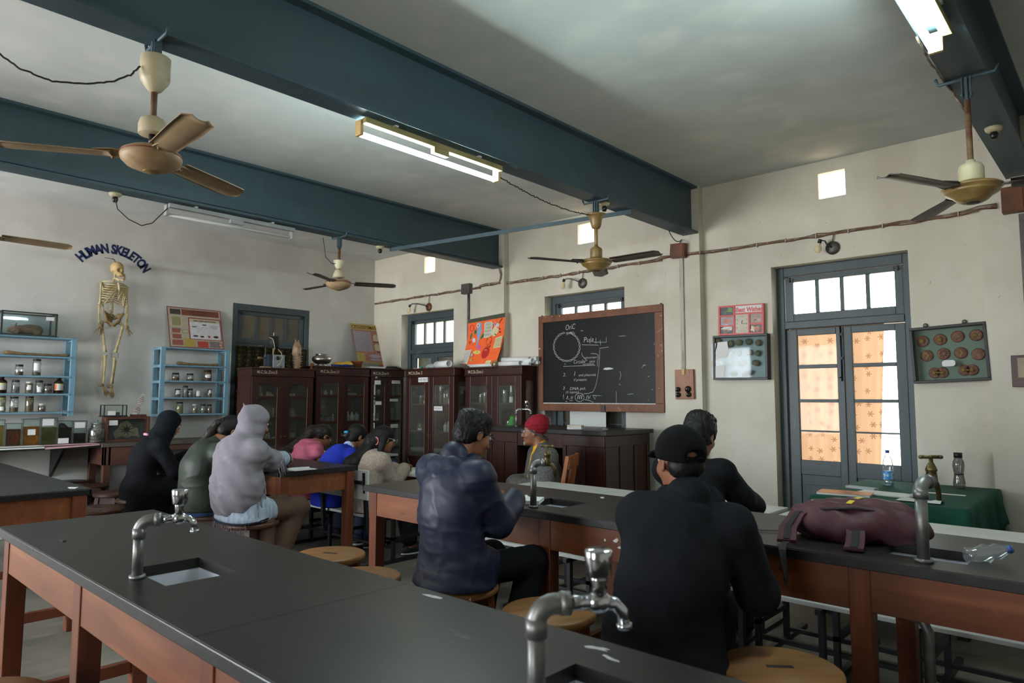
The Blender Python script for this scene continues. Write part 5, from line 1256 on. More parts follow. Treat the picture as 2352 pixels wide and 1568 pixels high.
inside(C11, [(.13, 1.525, .12, 'bb', .034, .15, 'bluish bottle'), (.21, 1.525, .10, 'wb', .026, .08, 'small white bottle'), (.30, 1.525, .10, 'wb', .018, .09, 'slender white bottle'), (.52, 1.525, .10, 'wb', .02, .06, 'tiny white bottle'), (.63, 1.525, .16, 'tray', .10, .045, 'pale paper tray'), (.64, 1.60, .20, 'model', .055, .19, 'pale plaster model'),
    (.17, 1.165, .12, 'jard', .03, .11, 'dark dusty jar'), (.25, 1.165, .10, 'jard', .034, .09, 'brown jar'), (.335, 1.165, .10, 'bb', .022, .11, 'thin pale blue bottle'), (.51, 1.165, .14, 'jar', .022, .10, 'narrow jar'), (.575, 1.165, .10, 'wb', .028, .15, 'cloudy tall bottle'), (.65, 1.165, .10, 'wb', .032, .13, 'cloudy round shouldered bottle'), (.725, 1.165, .10, 'wb', .036, .13, 'wide cloudy bottle')], 'inside the cabinet marked 11')
inside(C9, [(.21, 1.525, .10, 'model', .03, .10, 'small white model'), (.40, 1.525, .12, 'cyl', .045, .25, 'tall clear cylinder'), (.48, 1.525, .10, 'cyl', .03, .24, 'second tall clear cylinder'),
    (.12, 1.155, .10, 'jarl', .024, .13, 'leaning slim jar'), (.20, 1.155, .10, 'jarl', .03, .16, 'white labelled jar'), (.38, 1.155, .12, 'cyl', .03, .20, 'clear measuring cylinder'), (.47, 1.155, .10, 'cyl', .042, .22, 'broad clear cylinder'), (.45, .78, .12, 'jard', .045, .13, 'dark squat jar'), (.36, .78, .12, 'jar', .04, .12, 'yellow banded jar')], 'inside the narrow cabinet marked 9')
inside(C2, [(.16, 1.42, .15, 'cyl', .035, .13, 'dim clear jar'), (.28, 1.42, .12, 'jarl', .026, .16, 'slim white footed jar'), (.33, 1.42, .16, 'jarl', .03, .19, 'white footed jar'), (.385, 1.42, .12, 'jar', .034, .25, 'tall jar with a pale cap'), (.58, 1.42, .14, 'cyl', .042, .25, 'tall cloudy cylinder'), (.68, 1.42, .12, 'jar', .028, .20, 'amber streaked jar'), (.735, 1.42, .12, 'jar', .028, .20, 'second amber streaked jar'), (.80, 1.42, .12, 'jarl', .034, .24, 'white labelled tall jar'), (.92, 1.42, .22, 'jard', .045, .26, 'dark jar by the side pane'),
    (.16, 1.055, .14, 'jarl', .04, .11, 'white wrapped jar'), (.31, 1.055, .12, 'jarl', .034, .17, 'pair jar with a white band'), (.385, 1.055, .16, 'jar', .034, .15, 'yellowish jar'), (.70, 1.055, .12, 'wb', .03, .12, 'bottle with a yellow cap'), (.79, 1.055, .12, 'wb', .04, .18, 'tall white squeeze bottle'), (.33, .66, .14, 'cyl', .04, .18, 'low clear jar')], 'inside the forward cabinet marked 2')
inside(C1, [(.17, 1.44, .12, 'cyl', .024, .12, 'small clear jar'), (.24, 1.44, .13, 'cyl', .026, .14, 'second small clear jar'), (.33, 1.44, .12, 'cyl', .042, .24, 'tall clear jar'), (.43, 1.44, .13, 'jarl', .046, .25, 'tall jar with a tan wrapper'), (.60, 1.44, .12, 'cyl', .040, .17, 'clear beaker like jar'), (.715, 1.44, .12, 'jarl', .030, .27, 'tallest slender jar on a white foot'), (.82, 1.44, .13, 'jar', .036, .22, 'yellow tinted jar'), (.90, 1.44, .18, 'jar', .038, .22, 'jar by the side pane'), (.66, 1.06, .13, 'cyl', .036, .17, 'clear jar beside the green bird'), (.93, 1.06, .16, 'jard', .032, .14, 'dark jar low by the side pane')], 'inside the cabinet marked 1')
b = thing('bird_figure', 'bright green parrot shaped figure inside the cabinet marked 1', 'bird figure', (-5.745, 6.245, 1.061))
q = SDF(); q.ell((0, 0, .115), (.042, .04, .07), k=.03).ell((.012, -.005, .195), (.03, .03, .032), k=.03).cone((.035, -.01, .2), (.05, -.012, .18), .014, .004, k=.012).cone((-.03, .01, .09), (-.065, .015, .004), .03, .008, k=.03).cone((.01, -.02, .05), (.012, -.022, .008), .01, .008).cone((-.012, -.02, .05), (-.012, -.022, .008), .01, .008)
solid('plumage', q, .006, mat('bright_green_felt', (44, 196, 52), .7, var=.1), b)
MB().ball((.026, -.03, .205), .004, n=8, m=6).build('eye', M['ink'], b)

# ------------------------------------------------------------------ on top of the cabinets
ZT5, ZT11, ZT2, ZT1 = 1.886, 1.936, 1.901, 1.896
XT = -8.38
yy = lambda px: at(px, 835, x=XT).y
t = thing('retort_stand', 'thin rod stand with a clamp on the arched cabinet', 'stand', (-8.36, yy(607), ZT5))
MB().box(-.05, .05, -.05, .06, 0, .015).build('base', mat('pale_yellow_base', (186, 176, 120), .6), t); MB().cyl((0, 0, .014), (0, 0, .33), .006, k='', n=8).build('rod', M['iron'], t)
MB().tube([(0, -.09, .285), (0, .02, .29)], .006, '', 6).tube([(0, -.09, .285), (0, -.09, .262)], .004, '', 6).tube([(0, -.10, .125), (0, .0, .13)], [.016, .010], '', 8).build('clamp', M['rust'], t)
t = thing('kymograph', 'laboratory recorder with a black drum on a grey box, on the arched cabinet', 'apparatus', (XT, yy(630), ZT5))
MB().box(-.07, .07, -.115, -.06, 0, .175).build('side_panel', mat('dark_blue_panel', (36, 48, 62), .5), t); MB().box(-.09, .08, -.06, .105, 0, .175).build('case', mat('grey_instrument', (146, 150, 156), .45, var=.08), t, bevel=.003)
MB().cyl((.08, .0, .13), (.098, .0, .13), .023, k='', n=16).build('dial', M['bakelite'], t)
MB().cyl((.08, .05, .02), (.09, .05, .02), .008, k='', n=10).build('knob', M['bakelite'], t); MB().cyl((0, -.02, .17), (0, -.02, .47), .007, k='', n=8).build('spindle', M['cream'], t)
MB().cyl((0, -.02, .265), (0, -.02, .42), .068, k='', n=28).build('drum', mat('smoked_drum', (30, 30, 32), .7), t)
MB().tube([(.03, -.10, .40), (.07, -.07, .38), (.075, -.05, .31), (.06, -.03, .25), (.02, -.02, .23)], .004, '', 6).tube([(.05, .02, .25), (.085, .05, .2), (.1, .06, .14), (.1, .03, .06), (.1, -.01, .03)], .004, '', 6).build('cord', M['cream'], t)
m = thing('dissected_model', 'tall pale model of an opened animal body on the arched cabinet', 'model', (XT, yy(681), ZT5))
q = SDF(); q.chain([(0, 0, .0), (0, 0, .12), (0, 0, .22), (0, 0, .29), (0, 0, .34)], [.045, .05, .055, .05, .03], k=.03).cone((0, -.018, .32), (0, -.024, .40), .018, .007, k=.02).cone((0, .018, .32), (0, .022, .39), .018, .008, k=.02).ell((.04, -.02, .27), (.02, .024, .032), k=.01).ell((.04, .022, .265), (.02, .022, .03), k=.01).ell((.045, 0, .2), (.02, .03, .03), k=.01).ell((.05, 0, .2), (.012, .014, .014), k=.004, op=-1)
for i in range(5):
    for s in (-1, 1): q.cone((.01, s*.04, .03+.033*i), (.03, s*.075, .045+.033*i), .010, .004, k=.012)
q.plane((0, 0, -1), (0, 0, 0))
solid('plaster_body', q, .006, layered('pinkish_plaster', (172, 144, 116), [((142, 112, 88), 18, .45, .7, None), ((188, 150, 130), 9, .55, .8, None)], rough=.6), m, lambda P: .002*np.sin(P[:, 2]*130)*np.sin(P[:, 1]*160))
tag(MB().box(-.02, .02, -.018, .018, 0, .085).build('wood_block', M['wood'], loc=(XT+.06, yy(712), ZT5+.0), bevel=.003), 'small upright reddish wood block between two cabinets', 'block')
t = thing('metal_pot', 'round bellied silver metal pot on a ring, on top of the red brown cabinet', 'pot', (XT, yy(739), ZT11))
al = mat('brushed_aluminium', (176, 172, 160), .28, metal=1, var=.08, scale=3)
MB().lathe([(.07, 0), (.075, .012), (.06, .022), (.055, .028), (.10, .045), (.132, .08), (.135, .105), (.12, .135), (.085, .15), (.08, .158), (.09, .166), (.088, .17), (.0, .16)], n=40).build('pot_body', al, t)
t = thing('plastic_sack', 'crumpled yellow and blue plastic sack on the red brown cabinet', 'sack', (XT+.02, yy(783), ZT11))
q = SDF(); q.ell((0, 0, .035), (.07, .14, .04), k=.03).ell((.02, .10, .035), (.06, .07, .045), k=.03).ell((0, -.11, .02), (.05, .06, .025), k=.03).plane((0, 0, -1), (0, 0, 0))
cr_ = lambda P: .006*np.sin(P[:, 0]*60+2*np.sin(P[:, 1]*40))*np.sin(P[:, 1]*55+P[:, 2]*80)
sk = mat('yellow_blue_plastic', (206, 160, 40), .35, var=0)
nt = sk.node_tree; _tc = nt.nodes.new('ShaderNodeTexCoord'); _sp = nt.nodes.new('ShaderNodeSeparateXYZ'); _nz = nt.nodes.new('ShaderNodeTexNoise'); _nz.inputs['Scale'].default_value = 14
_ad = nt.nodes.new('ShaderNodeMath'); _ad.operation = 'MULTIPLY_ADD'; _ad.inputs[1].default_value = .05; _rp = nt.nodes.new('ShaderNodeValToRGB')
nt.links.new(_tc.outputs['Object'], _sp.inputs[0]); nt.links.new(_tc.outputs['Object'], _nz.inputs[0]); nt.links.new(_nz.outputs[0], _ad.inputs[0]); nt.links.new(_sp.outputs[2], _ad.inputs[2]); nt.links.new(_ad.outputs[0], _rp.inputs[0])
_rp.color_ramp.interpolation = 'CONSTANT'; _rp.color_ramp.elements[0].color = lin(30, 56, 140); _rp.color_ramp.elements[1].position = .062; _rp.color_ramp.elements[1].color = lin(212, 168, 40); nt.links.new(_rp.outputs[0], nt.nodes['Principled BSDF'].inputs['Base Color'])
solid('sack_body', q, .008, sk, t, cr_)
tag(MB().lathe([(0, 0), (.055, 0), (.085, .085), (.09, .09), (.09, .10), (.08, .10), (.05, .02), (0, .02)], n=24).build('clay_pot', mat('terracotta', (150, 84, 50), .7, var=.15), loc=(XT-.02, yy(822), ZT11)), 'terracotta pot behind the yellow sack', 'pot')
tag(MB().box(-.10, .10, -.13, .14, 0, .022).build('white_folder', M['paper'], loc=(XT, yy(858), ZT11)), 'white folder lying flat on the corner cabinet', 'folder')
t = thing('wooden_plinth', 'dark stepped wooden plinth lying on the corner cabinet', 'plinth', (XT+.03, yy(897), ZT11))
MB().box(-.14, .10, -.13, .11, 0, .018).build('base', M['cab'], t); MB().lathe([(0, .018), (.085, .018), (.08, .04), (0, .045)], n=24).build('disc', M['edge'], t)
def roll(p0, p1, r, label, group='rolled charts on the cabinets', hollow=True):
    a, b = Vector(p0), Vector(p1); d = (b-a); n = 20; mb = MB(); ax = d.normalized(); u = ax.orthogonal().normalized(); w = ax.cross(u)
    vs = [p+(u*math.cos(2*PI*j/n)+w*math.sin(2*PI*j/n))*rr for p, rr in ((a, r*.8), (a, r), (b, r), (b, r*.86), (a.lerp(b, .4), r*.84)) for j in range(n)]
    fs = [(i*n+j, i*n+(j+1) % n, (i+1)*n+(j+1) % n, (i+1)*n+j) for i in range(4) for j in range(n)]+[tuple(range(4*n, 5*n))]
    mb.add(vs, fs, '', True)
    return tag(mb.build('rolled_chart', M['paper']), label, 'rolled chart', group)
roll((-7.02, 6.12, ZT2+.046), (-6.62, 5.99, ZT2+.046), .045, 'thick white rolled chart on the cabinet marked 2', )
roll((-6.62, 6.33, ZT2+.05), (-6.50, 6.28, ZT2+.05), .032, 'short white roll end tucked behind the thick roll')
roll((-6.44, 6.20, ZT1+.022), (-6.03, 6.19, ZT1+.022), .020, 'slim white roll in front of the orange poster')
roll((-5.96, 6.24, ZT1+.032), (-5.60, 6.24, ZT1+.032), .030, 'white roll beside the small glass jar on the cabinet marked 1')
roll((-5.96, 6.30, ZT1+.085), (-5.50, 6.30, ZT1+.080), .030, 'upper white roll stacked behind the glass jar')
for k, (x, y, z, r) in enumerate(((-5.44, 6.29, .06, .033), (-5.40, 6.33, .085, .026), (-5.40, 6.36, .04, .022), (-5.46, 6.26, .022, .018))):
    roll((x-.2, y+.02, ZT1+z*.8+.006), (x, y, ZT1+z), r, ['widest open roll in the bundle at the cabinet end', 'dark ended roll topping the bundle at the cabinet end', 'narrow roll low behind the bundle at the cabinet end', 'thinnest roll lowest in the bundle at the cabinet end'][k])
t = thing('glass_jar', 'small brownish empty glass jar among the rolls', 'jar', (-5.99, 6.20, ZT1)); MB().lathe([(.034, 0), (.038, .006), (.038, .055), (.03, .066), (.03, .078), (.034, .08)], n=20).build('glass_body', glass('amber_tint_glass', tint=(.8, .74, .5), refl=.12, haze=.25, hazecol=(170, 160, 110)), t); MB().lathe([(0, .004), (.034, .004), (.034, .05), (0, .05)], n=18).build('contents', liquid((150, 130, 80), .5), t)
tag(MB().prism([(0, 0), (.20, -.02), (.16, .10), (.06, .12)], .012, '').build('pink_file', mat('mauve_paper', (184, 150, 160), .8), loc=(-7.46, 6.08, ZT2)), 'mauve paper file lying by the cornice of the cabinet marked 2', 'file')
q = SDF().ell((0, 0, .03), (.09, .05, .03), k=.02).ell((.06, .02, .03), (.06, .04, .03), k=.02).plane((0, 0, -1), (0, 0, 0)); o = solid('plastic_bag', q, .008, mat('cloudy_plastic', (150, 160, 158), .3, var=.15), None, cr_); o.location = (-7.12, 6.10, ZT2); tag(o, 'crumpled cloudy plastic bag on the cabinet marked 2', 'bag')
tag(MB().ball((0, 0, .02), (.022, .022, .02)).build('teal_cap', mat('teal_plastic', (40, 130, 120), .4), loc=(-7.27, 6.06, ZT2)), 'small teal plastic cap on the cabinet marked 2', 'cap')

# ------------------------------------------------------------------ chalkboard
YBD = 6.395
t = thing('chalkboard', 'large brown framed chalkboard covered in chalk notes', 'chalkboard', (-4.572, YBD, 1.927))
bw_, bh = .868, .577
mb = MB(); f_ = .082
mb.box(-bw_, bw_, 0, .045, bh-f_, bh); mb.box(-bw_, bw_, 0, .045, -bh, -bh+f_+.012); mb.box(-bw_, -bw_+f_-.01, 0, .045, -bh+f_+.012, bh-f_); mb.box(bw_-f_-.02, bw_, 0, .045, -bh+f_+.012, bh-f_)
fm = mb.build('frame', M['frame'], t, bevel=.004)
MB().box(-bw_+f_-.01, bw_-f_-.02, .014, .03, -bh+f_+.012, bh-f_).build('board_surface', M['board'], t)
MB().box(-bw_+f_, bw_-f_-.02, -.004, .0135, -bh+f_+.004, -bh+f_+.014).build('chalk_ledge', M['chalk'], t)
for x in (-bw_+.045, bw_-.03): MB().cyl((x, .02, bh), (x, .02, bh+.012), .012, k='', n=10).build('hanging_screw', M['iron'], t)
MB().box(.06, .12, -.012, 0, -bh-.005, -bh+f_-.01).build('support_block', M['cab'], t, bevel=.002)
YS = YBD+.0135
def bp(u, v): p = at(1240+u/6.817, 720+v/6.817, y=YS); return Vector((p.x+4.572, .0125, p.z-1.927))
strokes = MB()
def st(pts, r=.0026): strokes.tube([bp(*q) for q in pts], r, '', 4)
for ph in (0, PI):
    pts = []
    for i in range(141):
        a = -PI/2+.16+(2*PI-.30)*i/140; rr = 1+.055*math.sin(a*11+ph)
        pts.append((422+203*rr*math.cos(a), 518+222*rr*math.sin(a)))
    st(pts)
for pts in ([(428, 285), (424, 330)], [(405, 310), (450, 300)], [(430, 330), (470, 300), (520, 285), (545, 310)], [(480, 290), (520, 340)], [(660, 487), (920, 494)], [(845, 447), (1040, 447)], [(878, 380), (876, 468)], [(945, 412), (952, 498)], [(1040, 368), (1040, 450)],
            [(940, 542), (1075, 524)], [(938, 542), (935, 700), (925, 850), (905, 1000), (870, 1150), (830, 1225), (760, 1250), (690, 1252)], [(370, 826), (870, 808)], [(655, 610), (660, 650), (690, 690), (740, 735)], [(800, 625), (880, 628), (915, 650), (918, 690), (900, 760), (905, 830)],
            [(1245, 355), (1345, 345)], [(1255, 905), (1270, 960), (1250, 1035)], [(1198, 1215), (1198, 1400)], [(1595, 850), (1625, 815), (1640, 790)], [(1615, 812), (1670, 806)], [(1370, 1265), (1465, 1255)], [(1690, 990), (1715, 980)], [(1745, 1195), (1770, 1180)], [(400, 1370), (430, 1378)], [(470, 1362), (515, 1362)], [(700, 1345), (780, 1360), (840, 1388)], [(830, 1280), (965, 1285)], [(835, 1285), (862, 1345), (880, 1290)], [(640, 270), (680, 265)], [(1790, 490), (1795, 460)], [(1240, 1100), (1265, 1120)],
            [(375, 1265), (366, 1300), (372, 1340)]): st(pts)
st([(622+70*math.cos(a), 1310+66*math.sin(a)) for a in [2*PI*i/28 for i in range(29)]])
strokes.prism([(p.x, p.z) for p in [bp(990, 872), bp(1020, 848), bp(1090, 842), bp(1160, 860), bp(1110, 874), bp(1040, 882)]], .001, '', Matrix(((1, 0, 0, 0), (0, 0, -1, .0128), (0, 1, 0, 0), (0, 0, 0, 1))))
def ct(s, u0, v0, u1, v1, hpx, shear=.18):
    a, b = bp(u0, v0), bp(u1, v1); v, f = text_geo(s, 1.0, shear=shear, bold=-.012); w = max(p[0] for p in v); d = (b-a); sx = d.length/w; sz = hpx/6.817*.0053/.70; ax = d.normalized()
    strokes.add([a+ax*(p[0]*sx)+Vector((0, -.0006, p[1]*sz)) for p in v], f, '')
for a in (('OriC', 397, 262, 555, 238, 82), ('Puja', 680, 450, 840, 440, 78), ('1.', 380, 802, 412, 798, 26), ('rolecompen', 690, 706, 900, 694, 30), ('Circular', 525, 785, 725, 770, 56), ('DNA', 775, 772, 862, 764, 32), ('template', 668, 804, 850, 796, 26), ('2.', 360, 984, 408, 976, 50), ('1', 520, 976, 556, 974, 70), ('and plasmids', 605, 980, 880, 974, 36),
          ('if present', 530, 1056, 735, 1050, 40), ('3', 357, 1192, 390, 1190, 48), ('DNA pol.', 468, 1196, 718, 1190, 44), ('(5 types)', 400, 1246, 606, 1242, 34), ('I,', 405, 1342, 462, 1340, 52), ('II', 478, 1342, 516, 1340, 48), ('III', 575, 1340, 668, 1338, 66), ('IV', 722, 1338, 800, 1336, 56)): ct(*a)
strokes.build('chalk_writing', M['chalk'], t)
mb = MB()
for u, v, r in ((90, 60, .006), (190, 42, .007), (308, 38, .008), (100, 1460, .004), (650, 1535, .005), (780, 1545, .005), (1890, 25, .005), (1905, 30, .007), (1855, 655, .006), (1860, 1168, .005), (1900, 490, .007), (1910, 585, .006), (960, 1440, .003), (1440, 1495, .004), (1520, 1490, .004), (1890, 1362, .004), (1700, 1350, .003), (-6, 550, .012), (1215, 1400, .004), (590, 15, .006)):
    p = at(1240+u/6.817, 720+v/6.817, y=YBD); mb.prism(blot(p.x+4.572, p.z-1.927, r, 7, seed=int(u)), .0008, '', Matrix(((1, 0, 0, 0), (0, 0, -1, -.0002), (0, 1, 0, 0), (0, 0, 0, 1))))
for p, q_ in (((1840, 288), (1925, 232)), ((1220, 1462), (1262, 1512))):
    a, b = at(1240+p[0]/6.817, 720+p[1]/6.817, y=YBD), at(1240+q_[0]/6.817, 720+q_[1]/6.817, y=YBD); mb.tube([(a.x+4.572, -.0005, a.z-1.927), (b.x+4.572, -.0005, b.z-1.927)], .003, '', 5)
mb.build('paint_chip_marks', mat('yellowed_paint_chip', (206, 186, 130), .8), fm)
tag(MB().box(-.26, .26, -.004, 0, 0, .42).build('white_card_sheet', mat('white_board_sheet', (214, 218, 212), .6, var=.03), loc=(-4.79, 6.52, 1.0)), 'large white card standing behind the counter, under the chalkboard', 'card')

# ------------------------------------------------------------------ switch board, clock frame, specimen cases on the long wall
t = thing('switch_board', 'wooden switch board with four round black switches on the pillar', 'switch board', (-3.457, 6.41, 1.645), rot=(0, R(-.5), 0))
MB().box(-.105, .105, -.035, 0, -.152, .152).build('board', layered('varnished_pink_wood', (156, 104, 72), [((132, 82, 54), 4, .4, .7, None)], rough=.45), t, bevel=.004)
for x, z, r in ((-.068, -.052, .026), (.046, -.05, .032), (-.066, -.108, .026), (.052, -.106, .027)):
    k = MB().lathe([(r, 0), (r*1.02, .014), (r*.8, .026), (0, .03)], n=18, T=Matrix.Translation((x, -.035, z)) @ Matrix.Rotation(R(90), 4, 'X')).build('switch', M['bakelite'], t); MB().box(x-.005, x+.005, -.078, -.062, z-.004, z+.010).build('dolly', M['bakelite'], k)
MB().box(-.02, .012, -.045, -.035, .10, .158).build('wire_block', mat('yellowed_wood', (190, 170, 110), .6), t); MB().tube([(.05, -.037, .145), (.056, -.037, .06)], .004, '', 6).build('wire_end', M['cream'], t)
t = thing('clock_photo_frame', 'red Best Wishes photo frame with a square clock in its middle', 'photo frame', (-2.872, 6.47, 2.275), rot=(0, R(1.2), 0))
W_, H_ = .232, .148; red = mat('red_frame_plastic', (198, 50, 38), .4, var=.06)
cells = [(-.212, -.075, .052, .132), (-.212, -.075, -.048, .036), (-.212, -.075, -.132, -.062), (-.058, .078, -.132, .052), (.094, .214, -.040, .050), (.094, .214, -.132, -.056), (-.058, .214, .068, .138)]
xs_ = sorted({-W_, W_}|{c_[0] for c_ in cells}|{c_[1] for c_ in cells}); mb = MB()
for a, b in zip(xs_, xs_[1:]):
    m_ = (a+b)/2; z = -H_
    for c_ in sorted([c_ for c_ in cells if c_[0] < m_ < c_[1]], key=lambda c_: c_[2])+[(0, 0, H_, H_)]:
        if c_[2] > z+1e-4: mb.box(a, b, -.02, 0, z, c_[2])
        z = c_[3]
mb.build('frame', red, t)
FB = Matrix(((1, 0, 0, 0), (0, 0, -1, -.012), (0, 1, 0, 0), (0, 0, 0, 1)))
def photo(x0, x1, z0, z1, base, blobs, nm='photo'):
    mb = MB(); mb.add([(x0, z0, 0), (x1, z0, 0), (x1, z1, 0), (x0, z1, 0)], [(0, 1, 2, 3)], 'base', T=FB); ms_ = {'base': mat('print_%d_%d_%d' % base, base, .4, var=.15, scale=30)}
    for i, (bx, bz, br, bsx, col) in enumerate(blobs):
        k = 'b%d' % i; ms_[k] = mat('print_%d_%d_%d' % col, col, .4, var=.2, scale=40); mb.prism(blot(x0+(x1-x0)*bx, z0+(z1-z0)*bz, br, 12, sx=bsx, seed=i+3), .0006, k, FB @ Matrix.Translation((0, 0, .0003*(i+1))))
    return mb.build(nm, ms_, t)
photo(*cells[0], (38, 48, 44), [(.7, .65, .03, 1.4, (84, 128, 50)), (.75, .2, .022, 1.5, (50, 50, 80)), (.35, .3, .016, 1, (60, 90, 56))])
photo(*cells[1], (150, 140, 150), [(.4, .5, .030, 1, (176, 96, 70)), (.68, .55, .026, 1, (186, 110, 84))])
photo(*cells[2], (52, 50, 56), [(.5, .9, .03, 2.4, (206, 204, 200)), (.5, .5, .022, 1.6, (180, 146, 110)), (.4, .2, .02, 1.5, (90, 76, 70))])
photo(*cells[4], (148, 128, 116), [(.4, .4, .026, 1, (190, 140, 120)), (.45, .35, .014, 1, (90, 66, 56)), (.75, .3, .018, 1, (186, 150, 126))])
photo(*cells[5], (74, 62, 56), [(.2, .5, .03, .9, (206, 190, 160)), (.62, .6, .028, 1, (190, 110, 66)), (.6, .3, .016, 1, (170, 80, 60))])
cl = MB(); x0, x1, z0, z1 = cells[3]; cl.add([(x0, z0, 0), (x1, z0, 0), (x1, z1, 0), (x0, z1, 0)], [(0, 1, 2, 3)], 'face', T=FB)
cx_, cz_ = (x0+x1)/2, (z0+z1)/2
for i, s_ in enumerate(('12', '1', '2', '3', '4', '5', '6', '7', '8', '9', '10', '11')):
    a = PI/2-i*PI/6; k_ = 1/max(abs(math.cos(a)), abs(math.sin(a)))
    add_text(cl, s_, .024, FB @ Matrix.Translation((cx_+.050*k_*math.cos(a), cz_+.072*k_*math.sin(a)-.008, .0008)), 'num', align='CENTER')
fc = cl.build('clock_face', {'face': mat('clock_dial', (190, 178, 160), .4, var=.05), 'num': mat('grey_numeral', (104, 88, 84), .6)}, t)
MB().tube([(cx_, -.0135, cz_+.0), (cx_+.058, -.0135, cz_-.001)], .0018, '', 5).build('minute_hand', M['ink'], fc); MB().tube([(cx_, -.0138, cz_), (cx_+.003, -.0138, cz_+.034)], .0026, '', 5).build('hour_hand', M['ink'], fc)
mb = MB(); add_text(mb, 'Best Wishes', .062, Matrix(((1, 0, 0, -.052), (0, 0, -1, -.0125), (0, 1, 0, .078), (0, 0, 0, 1))) @ Matrix.Diagonal((.86, 1, 1, 1)), '', bold=.03, shear=.1); mb.build('cut_out_letters', red, t)
MB().box(-.058, .214, -.010, -.009, .066, .14).build('letter_backing', M['paper'], t)
def spec_case(x0, x1, z0, z1, depth, back, label, rot=0.0):
    t = thing('specimen_case', label, 'display case', ((x0+x1)/2, 6.5, (z0+z1)/2), rot=(0, rot, 0)); w, h = (x1-x0)/2, (z1-z0)/2
    mb = MB(); f = .022
    mb.box(-w, w, -depth, 0, h-f, h); mb.box(-w, w, -depth, 0, -h, -h+f); mb.box(-w, -w+f, -depth, 0, -h+f, h-f); mb.box(w-f, w, -depth, 0, -h+f, h-f); mb.build('case_frame', M['black_iron'], t, bevel=.003)
    MB().box(-w+f, w-f, -.012, -.008, -h+f, h-f).build('backing', back, t)
    MB().box(-w+f, w-f, -depth+.008, -depth+.010, -h+f, h-f).build('case_glass', M['clear'], t)
    return t, w, h
sb = layered('grey_blue_board', (150, 162, 168), [((128, 142, 148), 2, .4, .7, None)], rough=.8)
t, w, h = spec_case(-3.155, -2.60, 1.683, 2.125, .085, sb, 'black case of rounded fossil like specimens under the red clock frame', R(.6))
rock = layered('mossy_stone', (84, 84, 66), [((120, 102, 66), 9, .45, .7, None), ((58, 62, 52), 6, .5, .7, None)], rough=.8)
px2 = lambda u, v: ((at(1620+u/7.47, 680+v/7.47, y=6.46).x+2.8775), at(1620+u/7.47, 680+v/7.47, y=6.46).z-1.904)
for i, (u, v, r, el) in enumerate(((210, 780, .034, 1), (430, 815, .03, 1.2), (570, 795, .034, .95), (735, 780, .034, .95), (905, 795, .032, 1), (250, 975, .03, 1), (450, 1000, .027, 1.2), (575, 980, .028, 1.05), (755, 965, .032, .95), (900, 975, .030, 1), (260, 1165, .03, .9), (430, 1165, .032, 1), (630, 1155, .045, .62), (870, 1140, .042, .72), (490, 1330, .035, 1), (730, 1325, .066, .38))):
    x, z = px2(u, v); MB().ball((x, -.036, z), (r, .026, r*el), n=16, m=10, rot=Matrix.Rotation(R(-20 if el < .7 else 10), 3, 'Y')).build('specimen', rock, t)
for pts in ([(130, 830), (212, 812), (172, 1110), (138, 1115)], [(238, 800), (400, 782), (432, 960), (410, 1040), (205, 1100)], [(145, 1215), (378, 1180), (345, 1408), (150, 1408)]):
    MB().prism([tuple(px2(*p)) for p in pts], .001, '', Matrix(((1, 0, 0, 0), (0, 0, -1, -.0775), (0, 1, 0, 0), (0, 0, 0, 1)))).build('reflection_patch', M['paper'], t)  # window reflection painted as white patches on the case glass
t, w, h = spec_case(-1.39, -.858, 1.635, 2.095, .10, layered('grey_green_board', (128, 138, 126), [((112, 122, 112), 2, .4, .7, None)], rough=.8), 'black case of round yellow cell models beside the double doors', R(-2.2))
disc = layered('mustard_clay', (150, 112, 44), [((126, 90, 36), 14, .45, .7, None)], rough=.55); rim = layered('pink_brown_clay', (124, 68, 54), [((150, 96, 76), 60, .45, .6, None)], rough=.6)
px3 = lambda u, v: ((at(2080+u/7.84, 720+v/7.84, y=6.47).x+1.124), at(2080+u/7.84, 720+v/7.84, y=6.47).z-1.865)
